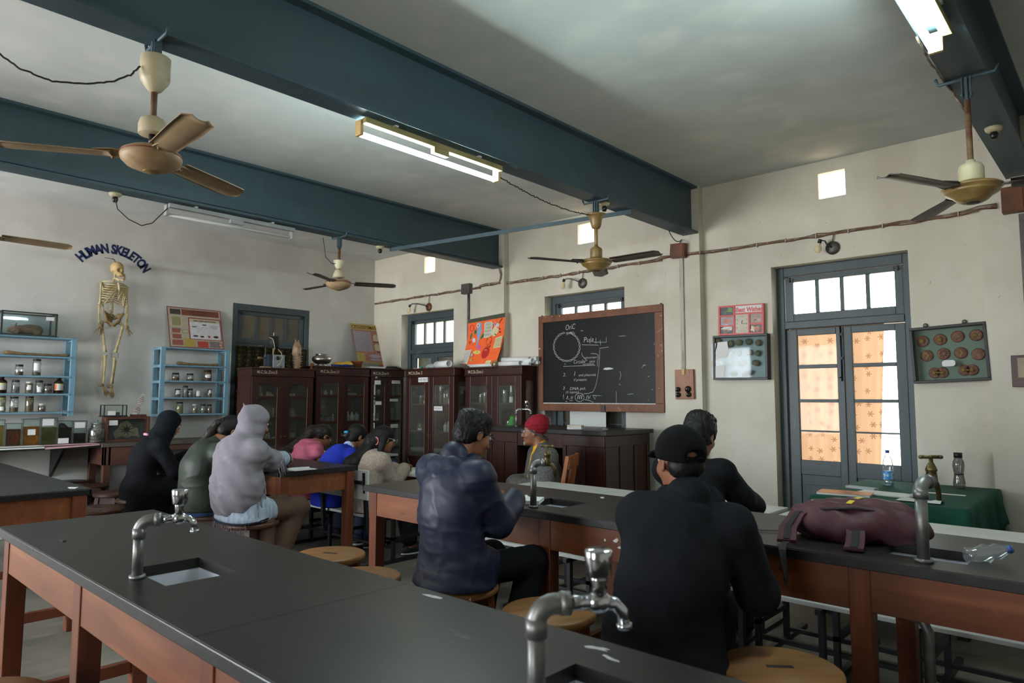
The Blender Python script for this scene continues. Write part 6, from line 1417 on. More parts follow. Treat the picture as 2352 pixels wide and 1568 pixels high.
for i, (u, v, k) in enumerate(((310, 480, 'ball'), (628, 460, 'ball'), (945, 415, 'tri'), (1280, 400, 'eye'), (378, 745, 'rhomb'), (680, 718, 'star'), (990, 712, 'rhomb'), (1305, 745, 'moon'), (575, 1055, 'two'), (1110, 1025, 'two'))):
    x, z = px3(u, v); D = -.014; w2 = 1.0 if k != 'two' else 1.35; r = .0465
    TD = Matrix.Translation((x, D, z)) @ Matrix.Rotation(R(90), 4, 'X')
    m_ = MB()
    if k == 'two':
        for s in (-1, 1): m_.lathe([(r*.86, 0), (r*.96, .006), (r*.86, .012)], (s*.026, 0, 0), 'rim', n=24, T=TD); m_.lathe([(0, .008), (r*.84, .007), (r*.86, 0)][::-1], (s*.026, 0, 0.0015*(s > 0)), 'disc', n=24, T=TD)
        for s in (-1, 1): m_.ball((s*.03, 0, .012), (.017, .017, .016), 'disc', T=TD)
        m_.tube([(-.03, 0, .012), (.03, 0, .012)], .006, 'disc', 8, T=TD)
    else:
        m_.lathe([(r*.88, 0), (r*1.02, .006), (r*.86, .012)], k='rim', n=28, T=TD); m_.lathe([(r*.9, 0), (r*.86, .008), (0, .009)], k='disc', n=28, T=TD)
        if k == 'ball': m_.ball((0, 0, .014), (.021, .021, .02), 'disc', T=TD)
        elif k == 'tri': m_.prism([(-.012, -.018), (.028, -.004), (.0, .022)], .024, 'disc', TD)
        elif k == 'eye': m_.ball((-.008, 0, .012), (.026, .017, .014), 'disc', T=TD); m_.prism([(.012, .012), (.036, 0), (.012, -.012)], .016, 'disc', TD)
        elif k == 'rhomb': m_.prism([(0, -.034), (.018, 0), (0, .034), (-.012, 0)], .020, 'disc', TD); m_.ball((-.006, 0, .016), .010, 'disc', T=TD)
        elif k == 'star':
            for j in range(8): a = j*PI/4; m_.tube([(.012*math.cos(a), .012*math.sin(a), .011), (.028*math.cos(a), .028*math.sin(a), .011)], [.003, .005], 'ink', 6, T=TD)
        else: m_.tube([(.022*math.cos(a), .022*math.sin(a), .010) for a in [2*PI*j/20 for j in range(21)]], .0014, 'ink', 5, T=TD)
    m_.build('cell_model', {'rim': rim, 'disc': disc, 'ink': BLACKSPEC}, t)
x, z = px3(795, 895); MB().prism([(x-.045, z-.02), (x-.03, z-.026), (x+.032, z-.026), (x+.046, z-.014), (x+.046, z+.012), (x+.03, z+.024), (x-.03, z+.024), (x-.046, z+.012)], .001, '', Matrix(((1, 0, 0, 0), (0, 0, -1, -.0915), (0, 1, 0, 0), (0, 0, 0, 1)))).build('paper_label', M['paper'], t)
for x in (-.16, .115):
    m_ = MB(); m_.lathe([(.008, 0), (.017, 0), (.017, .004), (.008, .004)], n=16, T=Matrix.Translation((x, -.012, h+.02)) @ Matrix.Rotation(R(90), 4, 'X')); m_.box(x-.016, x+.016, -.016, -.012, h-.004, h+.012); m_.build('hanging_ring', M['iron'], t)
t = thing('framed_picture', 'dark framed picture cut by the edge of view on the pillar', 'picture', (-.62, 6.405, 1.71)); MB().box(-.095, .12, -.05, 0, -.12, .118).build('frame', M['cab'], t, bevel=.004); MB().box(-.055, .1, -.052, -.0505, -.05, .098).build('print', mat('aged_print', (156, 146, 120), .6, var=.15), t)

# ------------------------------------------------------------------ posters and the painted arch of letters
def art(name, shapes, fn, label, cat='poster', wave=None, nu=14, nv=18, back='card'):
    """shapes: (material key, polygon in 0..1 s,t with t down); fn(s,t,lift) gives the point."""
    mb = MB(); mb.grid(lambda s, t: fn(s, t, 0.0), nu, nv, back)
    for k, (mk, poly) in enumerate(shapes):
        if isinstance(poly, tuple) and poly[0] == 'text':
            _, tx, s0, t0, s1, hgt = poly; v, f = text_geo(tx, 1.0, bold=.02); w = max(p[0] for p in v)
            mb.add([fn(s0+(s1-s0)*p[0]/w, t0-p[1]*hgt/.72, .0012+.00015*k) for p in v], f, mk)
        else: mb.add([fn(s, t, .0006+.00015*k) for s, t in poly], [tuple(range(len(poly)))], mk)
    ms_ = {back: ARTM[back]}; ms_.update({mk: ARTM[mk] for mk, _ in shapes}); return tag(mb.build(name, ms_), label, cat)
ARTM = {n: mat('art_'+n, c, .75, var=.08, scale=20) for n, c in dict(card=(176, 166, 146), redband=(126, 68, 54), dark=(70, 62, 60), cream=(190, 178, 150), white=(206, 204, 206), pinkred=(150, 84, 74), ochre=(176, 154, 76), olive=(150, 140, 100), redline=(140, 50, 62), grey=(126, 116, 116), ink=(58, 50, 48), brick=(176, 66, 50),
    salmon=(166, 112, 98), lilac=(170, 160, 172), yellow=(180, 160, 84), sand=(160, 136, 96), blueg=(110, 130, 130), orange=(255, 106, 48), green=(32, 92, 72), maroon=(108, 38, 34), sky=(128, 164, 200), pale=(204, 206, 214), leaf=(24, 112, 76), black=(24, 22, 22), sheet=(206, 208, 196), lime=(186, 190, 96), pink=(214, 96, 172), lemon=(224, 204, 110), cream2=(212, 204, 160), red=(190, 40, 34)).items()}
rect = lambda a, b, c, d: [(a, b), (c, b), (c, d), (a, d)]
def circ(cx, cy, rx, ry, n=16): return [(cx+rx*math.cos(2*PI*i/n), cy+ry*math.sin(2*PI*i/n)) for i in range(n)]
ln = lambda x0, y0, x1, y1, w=.006: [(x0, y0-w), (x1, y1-w), (x1, y1+w), (x0, y0+w)]
def left_board(y0, y1, zb, zt, xb, xt, bow=0.0): return lambda s, t, l: (xt+(xb-xt)*t+l+bow*math.sin(PI*t), y0+(y1-y0)*s, zt+(zb-zt)*t)
art('insect_poster', [('redline', rect(0, 0, 1, .02)), ('redline', rect(0, .975, 1, 1)), ('redline', rect(0, 0, .015, 1)), ('redline', rect(.985, 0, 1, 1)), ('redband', rect(.26, .04, .96, .19)), ('dark', rect(.05, .05, .24, .18)), ('cream', rect(.05, .22, .25, .48)), ('olive', rect(.07, .24, .23, .46)), ('grey', rect(.06, .52, .22, .60)), ('pinkred', rect(.06, .54, .20, .64)), ('pinkred', rect(.06, .67, .22, .78)), ('pinkred', rect(.05, .81, .24, .94)), ('ochre', rect(.26, .76, .46, .97)), ('olive', rect(.24, .55, .36, .64)), ('cream', rect(.255, .565, .345, .625)),
    ('redline', rect(.365, .235, .975, .78)), ('white', rect(.385, .26, .96, .765)), ('cream', rect(.385, .26, .96, .34)), ('brick', rect(.50, .82, .70, .965)), ('grey', rect(.73, .81, .92, .96)), ('brick', rect(.90, .85, .975, .93)), ('cream', rect(.915, .865, .96, .915)),
    ('ink', ('text', 'INSECT METAMORPHOSIS', .46, .325, .88, .035)), ('ink', ('text', 'LIFE HISTORY OF', .40, .10, .86, .035)), ('ink', ('text', 'INSECTS', .46, .165, .80, .035)), ('ink', circ(.66, .40, .05, .014)), ('ink', circ(.47, .46, .05, .012)), ('ink', ln(.66, .42, .63, .66, .003)), ('ink', ln(.64, .45, .52, .62, .003)), ('ink', ln(.69, .45, .76, .60, .003)), ('ink', circ(.48, .69, .05, .02)), ('ink', circ(.60, .70, .04, .022)), ('brick', circ(.73, .69, .025, .03)), ('ink', circ(.86, .69, .05, .03)), ('ink', ln(.76, .42, .92, .42, .003)), ('ink', ln(.76, .45, .92, .45, .003)), ('ink', ln(.78, .48, .9, .48, .003))],
    left_board(3.325, 4.005, 2.121, 2.645, -8.79, -8.955), 'red bordered insect life cycle poster leaning on the blue shelf beside the skeleton')
art('cyclostome_poster', [('grey', rect(0, 0, 1, 1)), ('salmon', rect(.04, .14, .97, .97)), ('yellow', rect(.0, .0, 1, .13)), ('lilac', rect(.06, .17, .66, .62)), ('yellow', rect(.04, .66, .32, .84)), ('salmon', rect(.34, .66, .96, .84)), ('sand', rect(.02, .84, .98, .99)), ('cream', circ(.82, .30, .09, .085)), ('cream', rect(.73, .30, .91, .37)), ('ink', rect(.72, .38, .92, .40)), ('cream', circ(.82, .50, .09, .07)), ('cream', rect(.73, .50, .91, .59)), ('ink', rect(.78, .615, .92, .635)), ('lilac', circ(.68, .72, .2, .045)), ('lilac', circ(.68, .80, .22, .022)), ('blueg', ln(.1, .9, .9, .93, .02)), ('brick', circ(.86, .93, .08, .03)),
    ('maroon', ('text', 'CYCLOSTOMATA', .03, .105, .97, .075))]+[('grey', ln(.08, .195+.0265*i, .64, .195+.0265*i, .0035)) for i in range(16)]+[('sand', ln(.06, .69+.03*i, .30, .69+.03*i, .004)) for i in range(5)],
    left_board(6.02, 6.545, 1.95, 2.65, -8.70, -8.94), 'pink and yellow cyclostome poster leaning in the room corner above the sack')
PA = [at(1075, 734, y=6.40), at(1160.5, 718, y=6.40), at(1057, 836, y=6.24), at(1137, 838, y=6.24)]
def wl(s, t, l):
    p = PA[0].lerp(PA[1], s).lerp(PA[2].lerp(PA[3], s), t); b = math.sin(PI*t)
    return (p.x+.055*b*.35, p.y+.035*b-l, p.z)
def poly_leaf(cx, cy, rx, ry, a): return [(cx+(rx*math.cos(q)*math.cos(a)-ry*math.sin(q)*math.sin(a)*.6), cy+(rx*math.cos(q)*math.sin(a)+ry*math.sin(q)*math.cos(a))) for q in [2*PI*i/14 for i in range(14)]]
art('wildlife_poster', [('green', rect(0, 0, 1, .085)), ('maroon', ('text', 'WILDLIFE CONSERVATION', .01, .075, .99, .062)),
    ('red', circ(.115, .205, .062, .075)), ('orange', circ(.115, .205, .05, .06)), ('sky', [(.26, .13), (.32, .10), (.38, .13), (.39, .11), (.37, .20), (.39, .28), (.37, .34), (.345, .42), (.335, .50), (.32, .58), (.35, .62), (.30, .60), (.26, .62), (.29, .565), (.29, .48), (.27, .38), (.255, .30), (.29, .26), (.235, .255), (.24, .23), (.28, .215), (.25, .19)]), ('pale', [(.30, .27), (.335, .24), (.36, .30), (.335, .44), (.30, .50), (.275, .36)]), ('white', circ(.285, .165, .045, .048)), ('black', circ(.285, .17, .012, .022)),
    ('leaf', poly_leaf(.215, .30, .05, .055, 1.4)), ('leaf', poly_leaf(.10, .38, .075, .035, 1.75)), ('leaf', poly_leaf(.425, .405, .08, .04, -.9)), ('red', rect(.46, .135, .68, .155)), ('sheet', [(.48, .125), (.655, .125), (.675, .15), (.675, .40), (.62, .45), (.475, .45), (.465, .42), (.46, .15)]), ('green', ('text', 'SAVE ANIMALS', .50, .165, .64, .022)),
    ('white', circ(.80, .22, .06, .04)), ('cream2', [(.68, .30), (.74, .23), (.86, .31), (.80, .42), (.72, .44), (.67, .40)]), ('black', ln(.70, .255, .85, .335, .010)), ('black', ln(.69, .30, .83, .375, .010)), ('black', ln(.68, .345, .81, .415, .010)), ('black', ln(.79, .06, .80, .17, .012)), ('black', ln(.85, .18, .93, .10, .012)), ('white', circ(.695, .20, .024, .03)), ('white', circ(.755, .185, .024, .03)), ('maroon', circ(.695, .205, .014, .022)), ('maroon', circ(.755, .19, .014, .022)), ('maroon', circ(.875, .30, .022, .016)), ('maroon', circ(.89, .36, .022, .016)),
    ('pale', poly_leaf(.20, .48, .06, .05, .6)), ('red', circ(.63, .52, .075, .085)), ('orange', circ(.63, .52, .066, .075)), ('pink', poly_leaf(.385, .64, .06, .05, .5)), ('lemon', poly_leaf(.37, .745, .11, .04, .05)), ('black', circ(.385, .74, .015, .02)), ('red', circ(.62, .76, .10, .12, 12)), ('pale', circ(.605, .75, .065, .052)), ('black', circ(.605, .735, .02, .018)), ('black', ln(.60, .66, .63, .60, .01)), ('black', ln(.65, .66, .71, .62, .01)), ('black', ln(.56, .66, .57, .62, .01)),
    ('cream2', [(.80, .47), (.98, .44), (.985, .66), (.80, .68)]), ('sheet', [(.0, .70), (.20, .685), (.215, .99), (.0, .99)]), ('grey', circ(.255, .80, .032, .045)), ('white', circ(.255, .80, .02, .028)), ('yellow', circ(.285, .905, .04, .03)), ('cream2', [(.72, .92), (.86, .91), (.86, .99), (.72, .99)]), ('black', ln(.06, .49, .10, .545, .008)), ('black', ln(.14, .49, .10, .545, .008))]
    +[('lime' if i in (1, 4, 7, 10) else 'grey', ln(.485, .185+.024*i, .655, .183+.024*i, .005)) for i in range(11)]+[('grey', ln(.02, .735+.03*i, .19, .73+.03*i, .004)) for i in range(8)]+[('sand', ln(.82, .50+.028*i, .96, .487+.028*i, .004)) for i in range(6)],
    wl, 'bright orange wildlife conservation poster leaning on the wall above the cabinets', back='orange')
mb = MB(); cy_, cz_ = 2.70, 2.87; rad = .40
txt = 'HUMAN SKELETON'; wds = [text_geo(c_, 1)[0] for c_ in txt]; a0, a1 = R(142), R(31)
adv = [(max(p_[0] for p_ in text_geo(c_, 1)[0])-min(p_[0] for p_ in text_geo(c_, 1)[0])+.16) if c_ != ' ' else .40 for c_ in txt]; tot = sum(adv); acc_ = 0
for c_, w in zip(txt, adv):
    a = a0+(a1-a0)*(acc_+w/2)/tot; acc_ += w
    if c_ != ' ': add_text(mb, c_, .150, Matrix.Translation((XL+.0015, cy_+rad*math.cos(a), cz_+rad*math.sin(a)*.95-.03)) @ Matrix(((0, 0, 1, 0), (1, 0, 0, 0), (0, 1, 0, 0), (0, 0, 0, 1))) @ Matrix.Rotation(a-PI/2, 4, 'Z') @ Matrix.Diagonal((.74, 1, 1, 1)), '', align='CENTER', bold=.05)
tag(mb.build('painted_lettering', M['navyletter']), 'dark blue HUMAN SKELETON letters painted in an arch on the wall', 'lettering')
# ------------------------------------------------------------------ hanging human skeleton (faces +x, its right arm toward the aquarium)
skl = thing('human_skeleton', 'yellowed human skeleton hanging on the wall under the arched letters', 'skeleton', (-8.86, 2.70, 2.3))
def sk(u, v, d=0.0): return Vector((d, (190+u/4.24-268)*.00465-.002, 3.077-((560+v/4.24)-605)*.00515-2.3))
iv = M['ivory']
def bone(name, pts, rs, n=9, m=None): return MB().tube([sk(*p) for p in pts], rs, '', n).build(name, m or iv, skl)
q = SDF(); c = sk(330, 238, .05)
q.ell(c, (.085, .070, .075), k=.02).ell(c+Vector((.03, .022, -.055)), (.05, .042, .05), k=.025).ell(c+Vector((.05, .03, -.085)), (.035, .032, .02), k=.015)
for s in (-.006, .056): q.ell(c+Vector((.082, s+.012, -.035)), (.034, .022, .021), k=.006, op=-1)
q.ell(c+Vector((.088, .040, -.065)), (.024, .012, .018), k=.004, op=-1)
q.ell(c+Vector((.02, -.045, -.07)), (.03, .02, .02), k=.01, op=-1)
solid('skull', q, .006, layered('yellow_skull', (188, 162, 112), [((150, 122, 76), 12, .45, .7, None), ((206, 180, 128), 9, .55, .8, None)], rough=.5), skl)
q = SDF(); j0 = c+Vector((.03, .022, -.115)); q.chain([j0+Vector((-.02, -.045, .045)), j0+Vector((-.01, -.045, -.01)), j0+Vector((.05, -.02, -.032)), j0+Vector((.062, .02, -.034)), j0+Vector((.03, .045, -.01)), j0+Vector((.0, .055, .045))], [.010, .013, .013, .014, .012, .009], k=.012)
solid('jaw', q, .006, iv, skl)
mb = MB()
for i in range(24):
    v = 345+i*15.5; p = sk(318-8*min(1, i/10), v, .0+.012*math.sin(i/24*PI)); w = .013+.012*i/24
    mb.ball(p, (w*.9, w, .0085), n=10, m=6); mb.ball(p-Vector((.02, 0, 0)), (.012, .006, .006), n=6, m=4)
mb.build('spine', iv, skl)
for i in range(10):
    v0 = 388+i*19; drop = 16+i*5; wid = (88, 98, 106, 112, 116, 118, 118, 116, 112, 104)[i]; fr_ = i < 8
    for s in (-1, 1):
        cxs = 332-6*i*.3; pts = []
        for k in range(9):
            a = PI*.02+k/8*(PI*.90 if i < 7 else PI*(.72-.07*(i-7)))
            x = math.sin(a); dep = -.02+.075*(1-math.cos(a))*.62
            pts.append((cxs+s*wid*x*(1.0 if k < 7 else .95), v0+drop*k/8+6*x, dep))
        if i < 6: pts.append((345+s*6, 405+i*13, .085))
        elif i < 9: pts.append((350+s*(14+(i-5)*17), 455+(i-5)*16, .083)); 
        bone('rib', pts, [.0072]*(len(pts)-1)+[.006], 6)
bone('sternum', [(340, 385, .086), (346, 410, .095), (350, 440, .096), (352, 465, .092)], [.014, .012, .014, .005])
for s, e in ((-1, (200, 383, .02)), (1, (442, 402, .02))): bone('clavicle', [(340+s*8, 386, .088), (330+s*55, 374 if s < 0 else 388, .075), e], [.008, .006, .008], 7)
for s, (a, b) in ((-1, ((205, 390), (240, 470))), (1, ((438, 405), (400, 480)))): bone('shoulder_blade', [(a[0], a[1], .0), ((a[0]+b[0])/2, (a[1]+b[1])/2, -.025), (b[0], b[1], -.03)], [.012, .030, .008], 8)
bone('humerus', [(196, 392, .02), (194, 415, .025), (192, 500, .03), (190, 585, .035), (188, 604, .035)], [.020, .011, .0085, .011, .018])
bone('humerus', [(444, 408, .02), (447, 430, .025), (450, 515, .03), (452, 590, .035), (455, 610, .035)], [.020, .011, .0085, .011, .019])
for du in (-6, 5):
    bone('forearm_bone', [(187+du, 612, .04), (186+du, 700, .05), (193+du, 785, .05)], [.010, .006, .010], 7)
    bone('forearm_bone', [(456+du, 618, .04), (454+du, 700, .05), (448+du, 785, .05)], [.010, .006, .010], 7)
def hand_bones(u, v, tips):
    mb = MB(); mb.ball(sk(u, v, .055), (.016, .024, .022), n=8, m=6)
    for tu, tv in tips: mb.tube([sk(u, v, .055), sk(u+(tu-u)*.45, v+(tv-v)*.45, .062), sk(u+(tu-u)*.75, v+(tv-v)*.75, .062), sk(tu, tv, .058)], [.007, .005, .0055, .003], '', 6)
    return mb.build('hand', M['bone_dark'], skl)
hand_bones(205, 805, [(137, 882), (165, 886), (192, 918), (210, 898), (214, 860)]); hand_bones(455, 808, [(475, 905), (495, 896), (513, 874), (488, 850), (440, 850)])
q = SDF()
for s in (-1, 1):
    q.chain([sk(318+s*26, 725, .0), sk(318+s*58, 700, .03), sk(318+s*(92 if s < 0 else 96), 668+(0 if s < 0 else 16), .055)], [.018, .022, .010], k=.025).cone(sk(318+s*92, 672, .055), sk(318+s*55, 760, .045), .008, .018, k=.02).cone(sk(318+s*50, 760, .045), sk(318+s*10, 790, .07), .014, .010, k=.015).cone(sk(318+s*48, 770, .03), sk(318+s*20, 800, .03), .013, .010, k=.015).cone(sk(318+s*20, 802, .035), sk(318+s*8, 792, .065), .010, .009, k=.012)
q.cone(sk(314, 700, -.01), sk(314, 765, -.02), .030, .014, k=.02)
solid('pelvis', q, .006, M['bone_dark'], skl)
bone('femur', [(262, 757, .035), (228, 770, .03), (220, 800, .03), (238, 930, .05), (254, 1030, .05), (258, 1056, .045)], [.022, .015, .017, .0125, .016, .024])
bone('femur', [(380, 768, .035), (412, 782, .03), (420, 810, .03), (388, 930, .05), (362, 1030, .05), (354, 1058, .045)], [.022, .015, .017, .0125, .016, .025])
bone('tibia', [(262, 1085, .04), (263, 1105, .04), (264, 1220, .045), (260, 1330, .04), (258, 1350, .04)], [.023, .016, .0105, .010, .014])
bone('tibia', [(354, 1108, .04), (352, 1130, .04), (345, 1230, .045), (334, 1340, .04), (332, 1360, .04)], [.024, .016, .0105, .010, .014])
bone('fibula', [(243, 1105, .03), (240, 1225, .03), (242, 1350, .03)], [.008, .005, .008], 7); bone('fibula', [(373, 1132, .03), (366, 1235, .03), (350, 1360, .03)], [.008, .005, .008], 7)
def foot_bones(u, v, tips):
    mb = MB(); mb.ball(sk(u, v, .035), (.03, .024, .02), n=9, m=6); mb.ball(sk(u-16, v+4, .02), (.024, .018, .016), n=8, m=6)
    for tu, tv in tips: mb.tube([sk(u+8, v+8, .045), sk(u+(tu-u)*.55, v+(tv-v)*.55, .07), sk(u+(tu-u)*.8, v+(tv-v)*.8, .072), sk(tu, tv, .068)], [.008, .006, .006, .0035], '', 6)
    return mb.build('foot', M['bone_dark'], skl)
foot_bones(248, 1372, [(266, 1474), (282, 1478), (298, 1470), (312, 1466), (322, 1458)]); foot_bones(334, 1385, [(318, 1490), (330, 1500), (342, 1496), (352, 1492), (358, 1478)])
MB().tube([sk(318, 195, .03), sk(316, 160, .015), sk(320, 128, -.1)], .004, '', 6).tube([sk(316, 150, .0), sk(250, 128, -.1)], .003, '', 6).build('hanging_wire', M['wire_dark'], skl)
for a, b in (((222, 560), (222, 690)), ((428, 545), (414, 680)), ((322, 1065), (322, 1108)), ((384, 1065), (384, 1110))): MB().tube([sk(*a, .05), sk(*b, .05)], .002, '', 5).build('tie_wire', M['wire_dark'], skl)

# ------------------------------------------------------------------ on the green table
ZG = .8195
t = thing('water_bottle', 'clear plastic water bottle with a blue cap and blue label, on the green cloth', 'bottle', (-1.515, 6.06, ZG))
pet = glass('pet_plastic', tint=(.90, .95, .97), refl=.12, haze=.12, hazecol=(200, 208, 212), rough=.08)
MB().lathe([(.030, 0), (.038, .006), (.039, .03), (.037, .036), (.039, .042), (.039, .10), (.036, .108), (.039, .118), (.039, .165), (.034, .195), (.018, .232), (.0135, .245), (.0135, .262)], n=24).build('bottle_body', pet, t)
MB().lathe([(.015, .252), (.0155, .274), (0, .275)], n=18).build('cap', mat('blue_cap', (30, 80, 170), .4), t)
MB().lathe([(.0396, .045), (.0400, .047), (.0400, .108), (.0396, .110)], n=24).build('bottle_label', layered('blue_bottle_label', (70, 140, 200), [((200, 220, 230), 40, .5, .6, None), ((30, 80, 150), 22, .56, .66, None)], rough=.4), t)
MB().lathe([(0, .003), (.036, .004), (.0375, .11), (0, .11)], n=20).build('water', liquid((196, 210, 214), .12), t)
t = thing('flask_bottle', 'grey smoky water bottle with a black cap and a pinched waist, on the green cloth', 'bottle', (-1.063, 6.21, ZG))
MB().lathe([(.036, 0), (.040, .008), (.041, .04), (.036, .075), (.031, .105), (.036, .14), (.040, .17), (.038, .20), (.028, .222), (.026, .236)], n=24).build('bottle_body', glass('smoky_plastic', tint=(.55, .55, .54), refl=.10, haze=.30, hazecol=(130, 128, 124)), t)
MB().lathe([(.029, .232), (.030, .270), (0, .271)], n=18).build('cap', M['lid_black'], t); MB().lathe([(.0315, .103), (.0335, .107), (.0315, .111)], n=20).build('waist_band', M['lid_black'], t)
def flat(name, pts, th, m_, loc, rz, label, cat): o = MB().prism(pts, th, '').build(name, m_, loc=loc); o.rotation_euler = (0, 0, rz); return tag(o, label, cat)
rc = lambda w, h: [(-w/2, -h/2), (w/2, -h/2), (w/2, h/2), (-w/2, h/2)]
t = thing('magazine', 'orange covered magazine on the near corner of the green cloth', 'magazine', (-1.60, 5.26, ZG), R(8)); MB().box(-.17, .17, -.10, .10, 0, .014).build('pages', M['paper'], t); MB().box(-.172, .172, -.102, .102, .014, .0155).build('cover', layered('orange_cover', (196, 120, 70), [((90, 70, 60), 8, .5, .65, None), ((220, 170, 120), 14, .55, .7, None)], rough=.35), t)
t = thing('open_register', 'open white register lying across the green cloth', 'notebook', (-1.36, 5.42, ZG), R(-6)); MB().box(-.20, .17, -.09, .10, 0, .012).build('pages', M['paper'], t, bevel=.003); MB().tube([(.16, -.085, .016), (.175, .1, .016)], .014, '', 10).build('curled_page', M['paper'], t)
flat('folded_papers', rc(.22, .06), .016, mat('grey_paper', (176, 180, 182), .8, var=.1), (-1.60, 5.66, ZG), R(-12), 'folded papers by the back edge of the magazine on the green cloth', 'paper')
o = MB().grid(lambda u, v: (-.13+.26*u, -.07+.14*v, .003+.03*max(0, u-.6)*math.sin(v*5)*(u > .6)+.012*math.sin(u*9)*math.sin(v*7)**2), 16, 10).build('crumpled_sheet', M['paper'], loc=(-1.12, 5.22, ZG+.004)); tag(o, 'crumpled white sheet near the front edge of the green cloth', 'paper')
flat('paper_strip', rc(.30, .045), .003, M['paper'], (-1.10, 5.76, ZG), R(-3), 'long white paper strip before the smoky bottle on the green cloth', 'paper')

# ------------------------------------------------------------------ backpack on the middle bench
bk = thing('backpack', 'maroon backpack lying on the bench with straps hanging over its edge', 'backpack', (-.945, 3.16, .9), R(12))
mar = layered('maroon_nylon', (74, 36, 44), [((60, 28, 36), 8, .4, .7, None), ((92, 50, 56), 20, .6, .8, None)], rough=.6); blk = mat('black_webbing', (26, 24, 25), .8, var=.2)
q = SDF(); q.ell((.02, .05, .075), (.25, .16, .085), k=.05).ell((-.10, .03, .07), (.15, .13, .075), k=.05).ell((.10, .06, .10), (.15, .12, .065), k=.05).ell((.19, .03, .06), (.11, .11, .06), k=.04).ell((-.02, -.05, .055), (.16, .07, .055), k=.03).cone((-.20, -.02, .10), (.18, -.01, .105), .022, .02, k=.03).plane((0, 0, -1), (0, 0, .001))
fold = lambda P: .006*np.sin(P[:, 0]*28+6*np.sin(P[:, 1]*14))*np.sin(P[:, 1]*30+P[:, 2]*26)+.003*np.sin(P[:, 0]*70+P[:, 2]*60)
solid('bag_body', q, .009, mar, bk, fold)
def strap(name, pts, w, m_, th=.006):
    P = [Vector(p) for p in pts]; mb = MB(); vs = []; fs = []
    for i, p in enumerate(P):
        d = (P[min(i+1, len(P)-1)]-P[max(i-1, 0)]).normalized(); s_ = d.cross(Vector((0, 0, 1))); s_ = s_.normalized() if s_.length > .1 else Vector((1, 0, 0)); nn = s_.cross(d)
        vs += [p+s_*w/2-nn*th/2, p+s_*w/2+nn*th/2, p-s_*w/2+nn*th/2, p-s_*w/2-nn*th/2]
    for i in range(len(P)-1):
        for j in range(4): fs.append((i*4+j, i*4+(j+1) % 4, i*4+4+(j+1) % 4, i*4+4+j))
    fs += [(3, 2, 1, 0), tuple(len(vs)-4+j for j in range(4))]
    return mb.add(vs, fs, '', True).build(name, m_, bk, bevel=.0015)
strap('shoulder_strap', [(-.14, .0, .13), (-.20, -.06, .10), (-.23, -.13, .05), (-.225, -.19, .022), (-.22, -.235, .015)], .075, mar, .014); strap('strap_webbing', [(-.14, .0, .1395), (-.20, -.06, .1095), (-.23, -.13, .06), (-.225, -.19, .0315), (-.22, -.232, .0245)], .028, blk, .004)
strap('shoulder_strap', [(.02, -.08, .09), (.03, -.13, .05), (.03, -.19, .02), (.03, -.26, .013)], .07, mar, .014); strap('strap_webbing', [(.02, -.08, .0995), (.03, -.13, .060), (.03, -.19, .0295), (.03, -.26, .0222)], .03, blk, .004)
strap('loose_strap', [(-.22, -.23, .012), (-.225, -.30, .010), (-.22, -.345, .0), (-.215, -.358, -.03), (-.205, -.36, -.13)], .028, blk, .003); strap('side_strap', [(-.20, .06, .03), (-.28, .02, .010), (-.36, .0, .006), (-.40, .01, .006)], .018, blk, .003)
strap('haul_loop', [(-.16, -.03, .125), (-.08, -.07, .135), (.02, -.06, .145), (.10, -.05, .14), (.18, -.02, .11)], .035, blk, .006)
strap('yellow_zip_flap', [(.0, -.03, .158), (.02, .02, .172), (.04, .08, .172), (.055, .12, .158)], .024, mat('yellow_tape', (196, 172, 48), .6), .004)
for x, y, z, w in ((-.13, .06, .150, .05), (.13, -.02, .148, .04), (-.02, .12, .150, .05)): strap('reflective_patch', [(x-w/2, y-.012, z), (x+w/2, y+.014, z+.003)], .018, mat('grey_reflective', (150, 152, 156), .4), .004)
t = thing('crushed_bottle', 'crumpled clear plastic bottle with a blue ring beside the bench sink', 'bottle', (-.44, 3.09, .9), R(35), rot=(0, 0, R(35)))
MB().lathe([(.02, -.09), (.034, -.08), (.026, -.05), (.036, -.02), (.024, .0), (.03, .02), (.014, .055), (.013, .075)], n=14, T=Matrix.Translation((0, 0, .036)) @ Matrix.Rotation(R(78), 4, 'Y')).build('bottle_body', pet, t)
MB().lathe([(.0145, .058), (.0155, .062), (.0145, .068)], n=14, T=Matrix.Translation((0, 0, .036)) @ Matrix.Rotation(R(78), 4, 'Y')).build('neck_ring', mat('blue_cap', (30, 80, 170), .4), t)
def notebook(loc, rz, w, h, label, th=.012, blue=False):
    t = thing('notebook', label, 'notebook', loc, rz)
    MB().grid(lambda u, v: (-w/2+w*u, -h/2+h*v, th+.010*math.exp(-((u-.5)/.16)**2)*(u < .5)-.0+.006*math.sin(u*PI*2)*(u > .5)), 20, 2).build('open_page', M['paper'], t)
    MB().box(-w/2, w/2, -h/2, h/2, 0, th-.001).build('page_block', M['paper'], t)
    mb = MB()
    for i in range(10): y = h*.38-i*h*.08; mb.add([(w*.06, y, th+.0075), (w*(.30+.12*((i*7) % 3)), y, th+.0075), (w*(.30+.12*((i*7) % 3)), y+.0015, th+.0075), (w*.06, y+.0015, th+.0075)], [(0, 1, 2, 3)], '')
    mb.build('handwriting', mat('blue_ink', (60, 80, 150), .7), t)
    return t
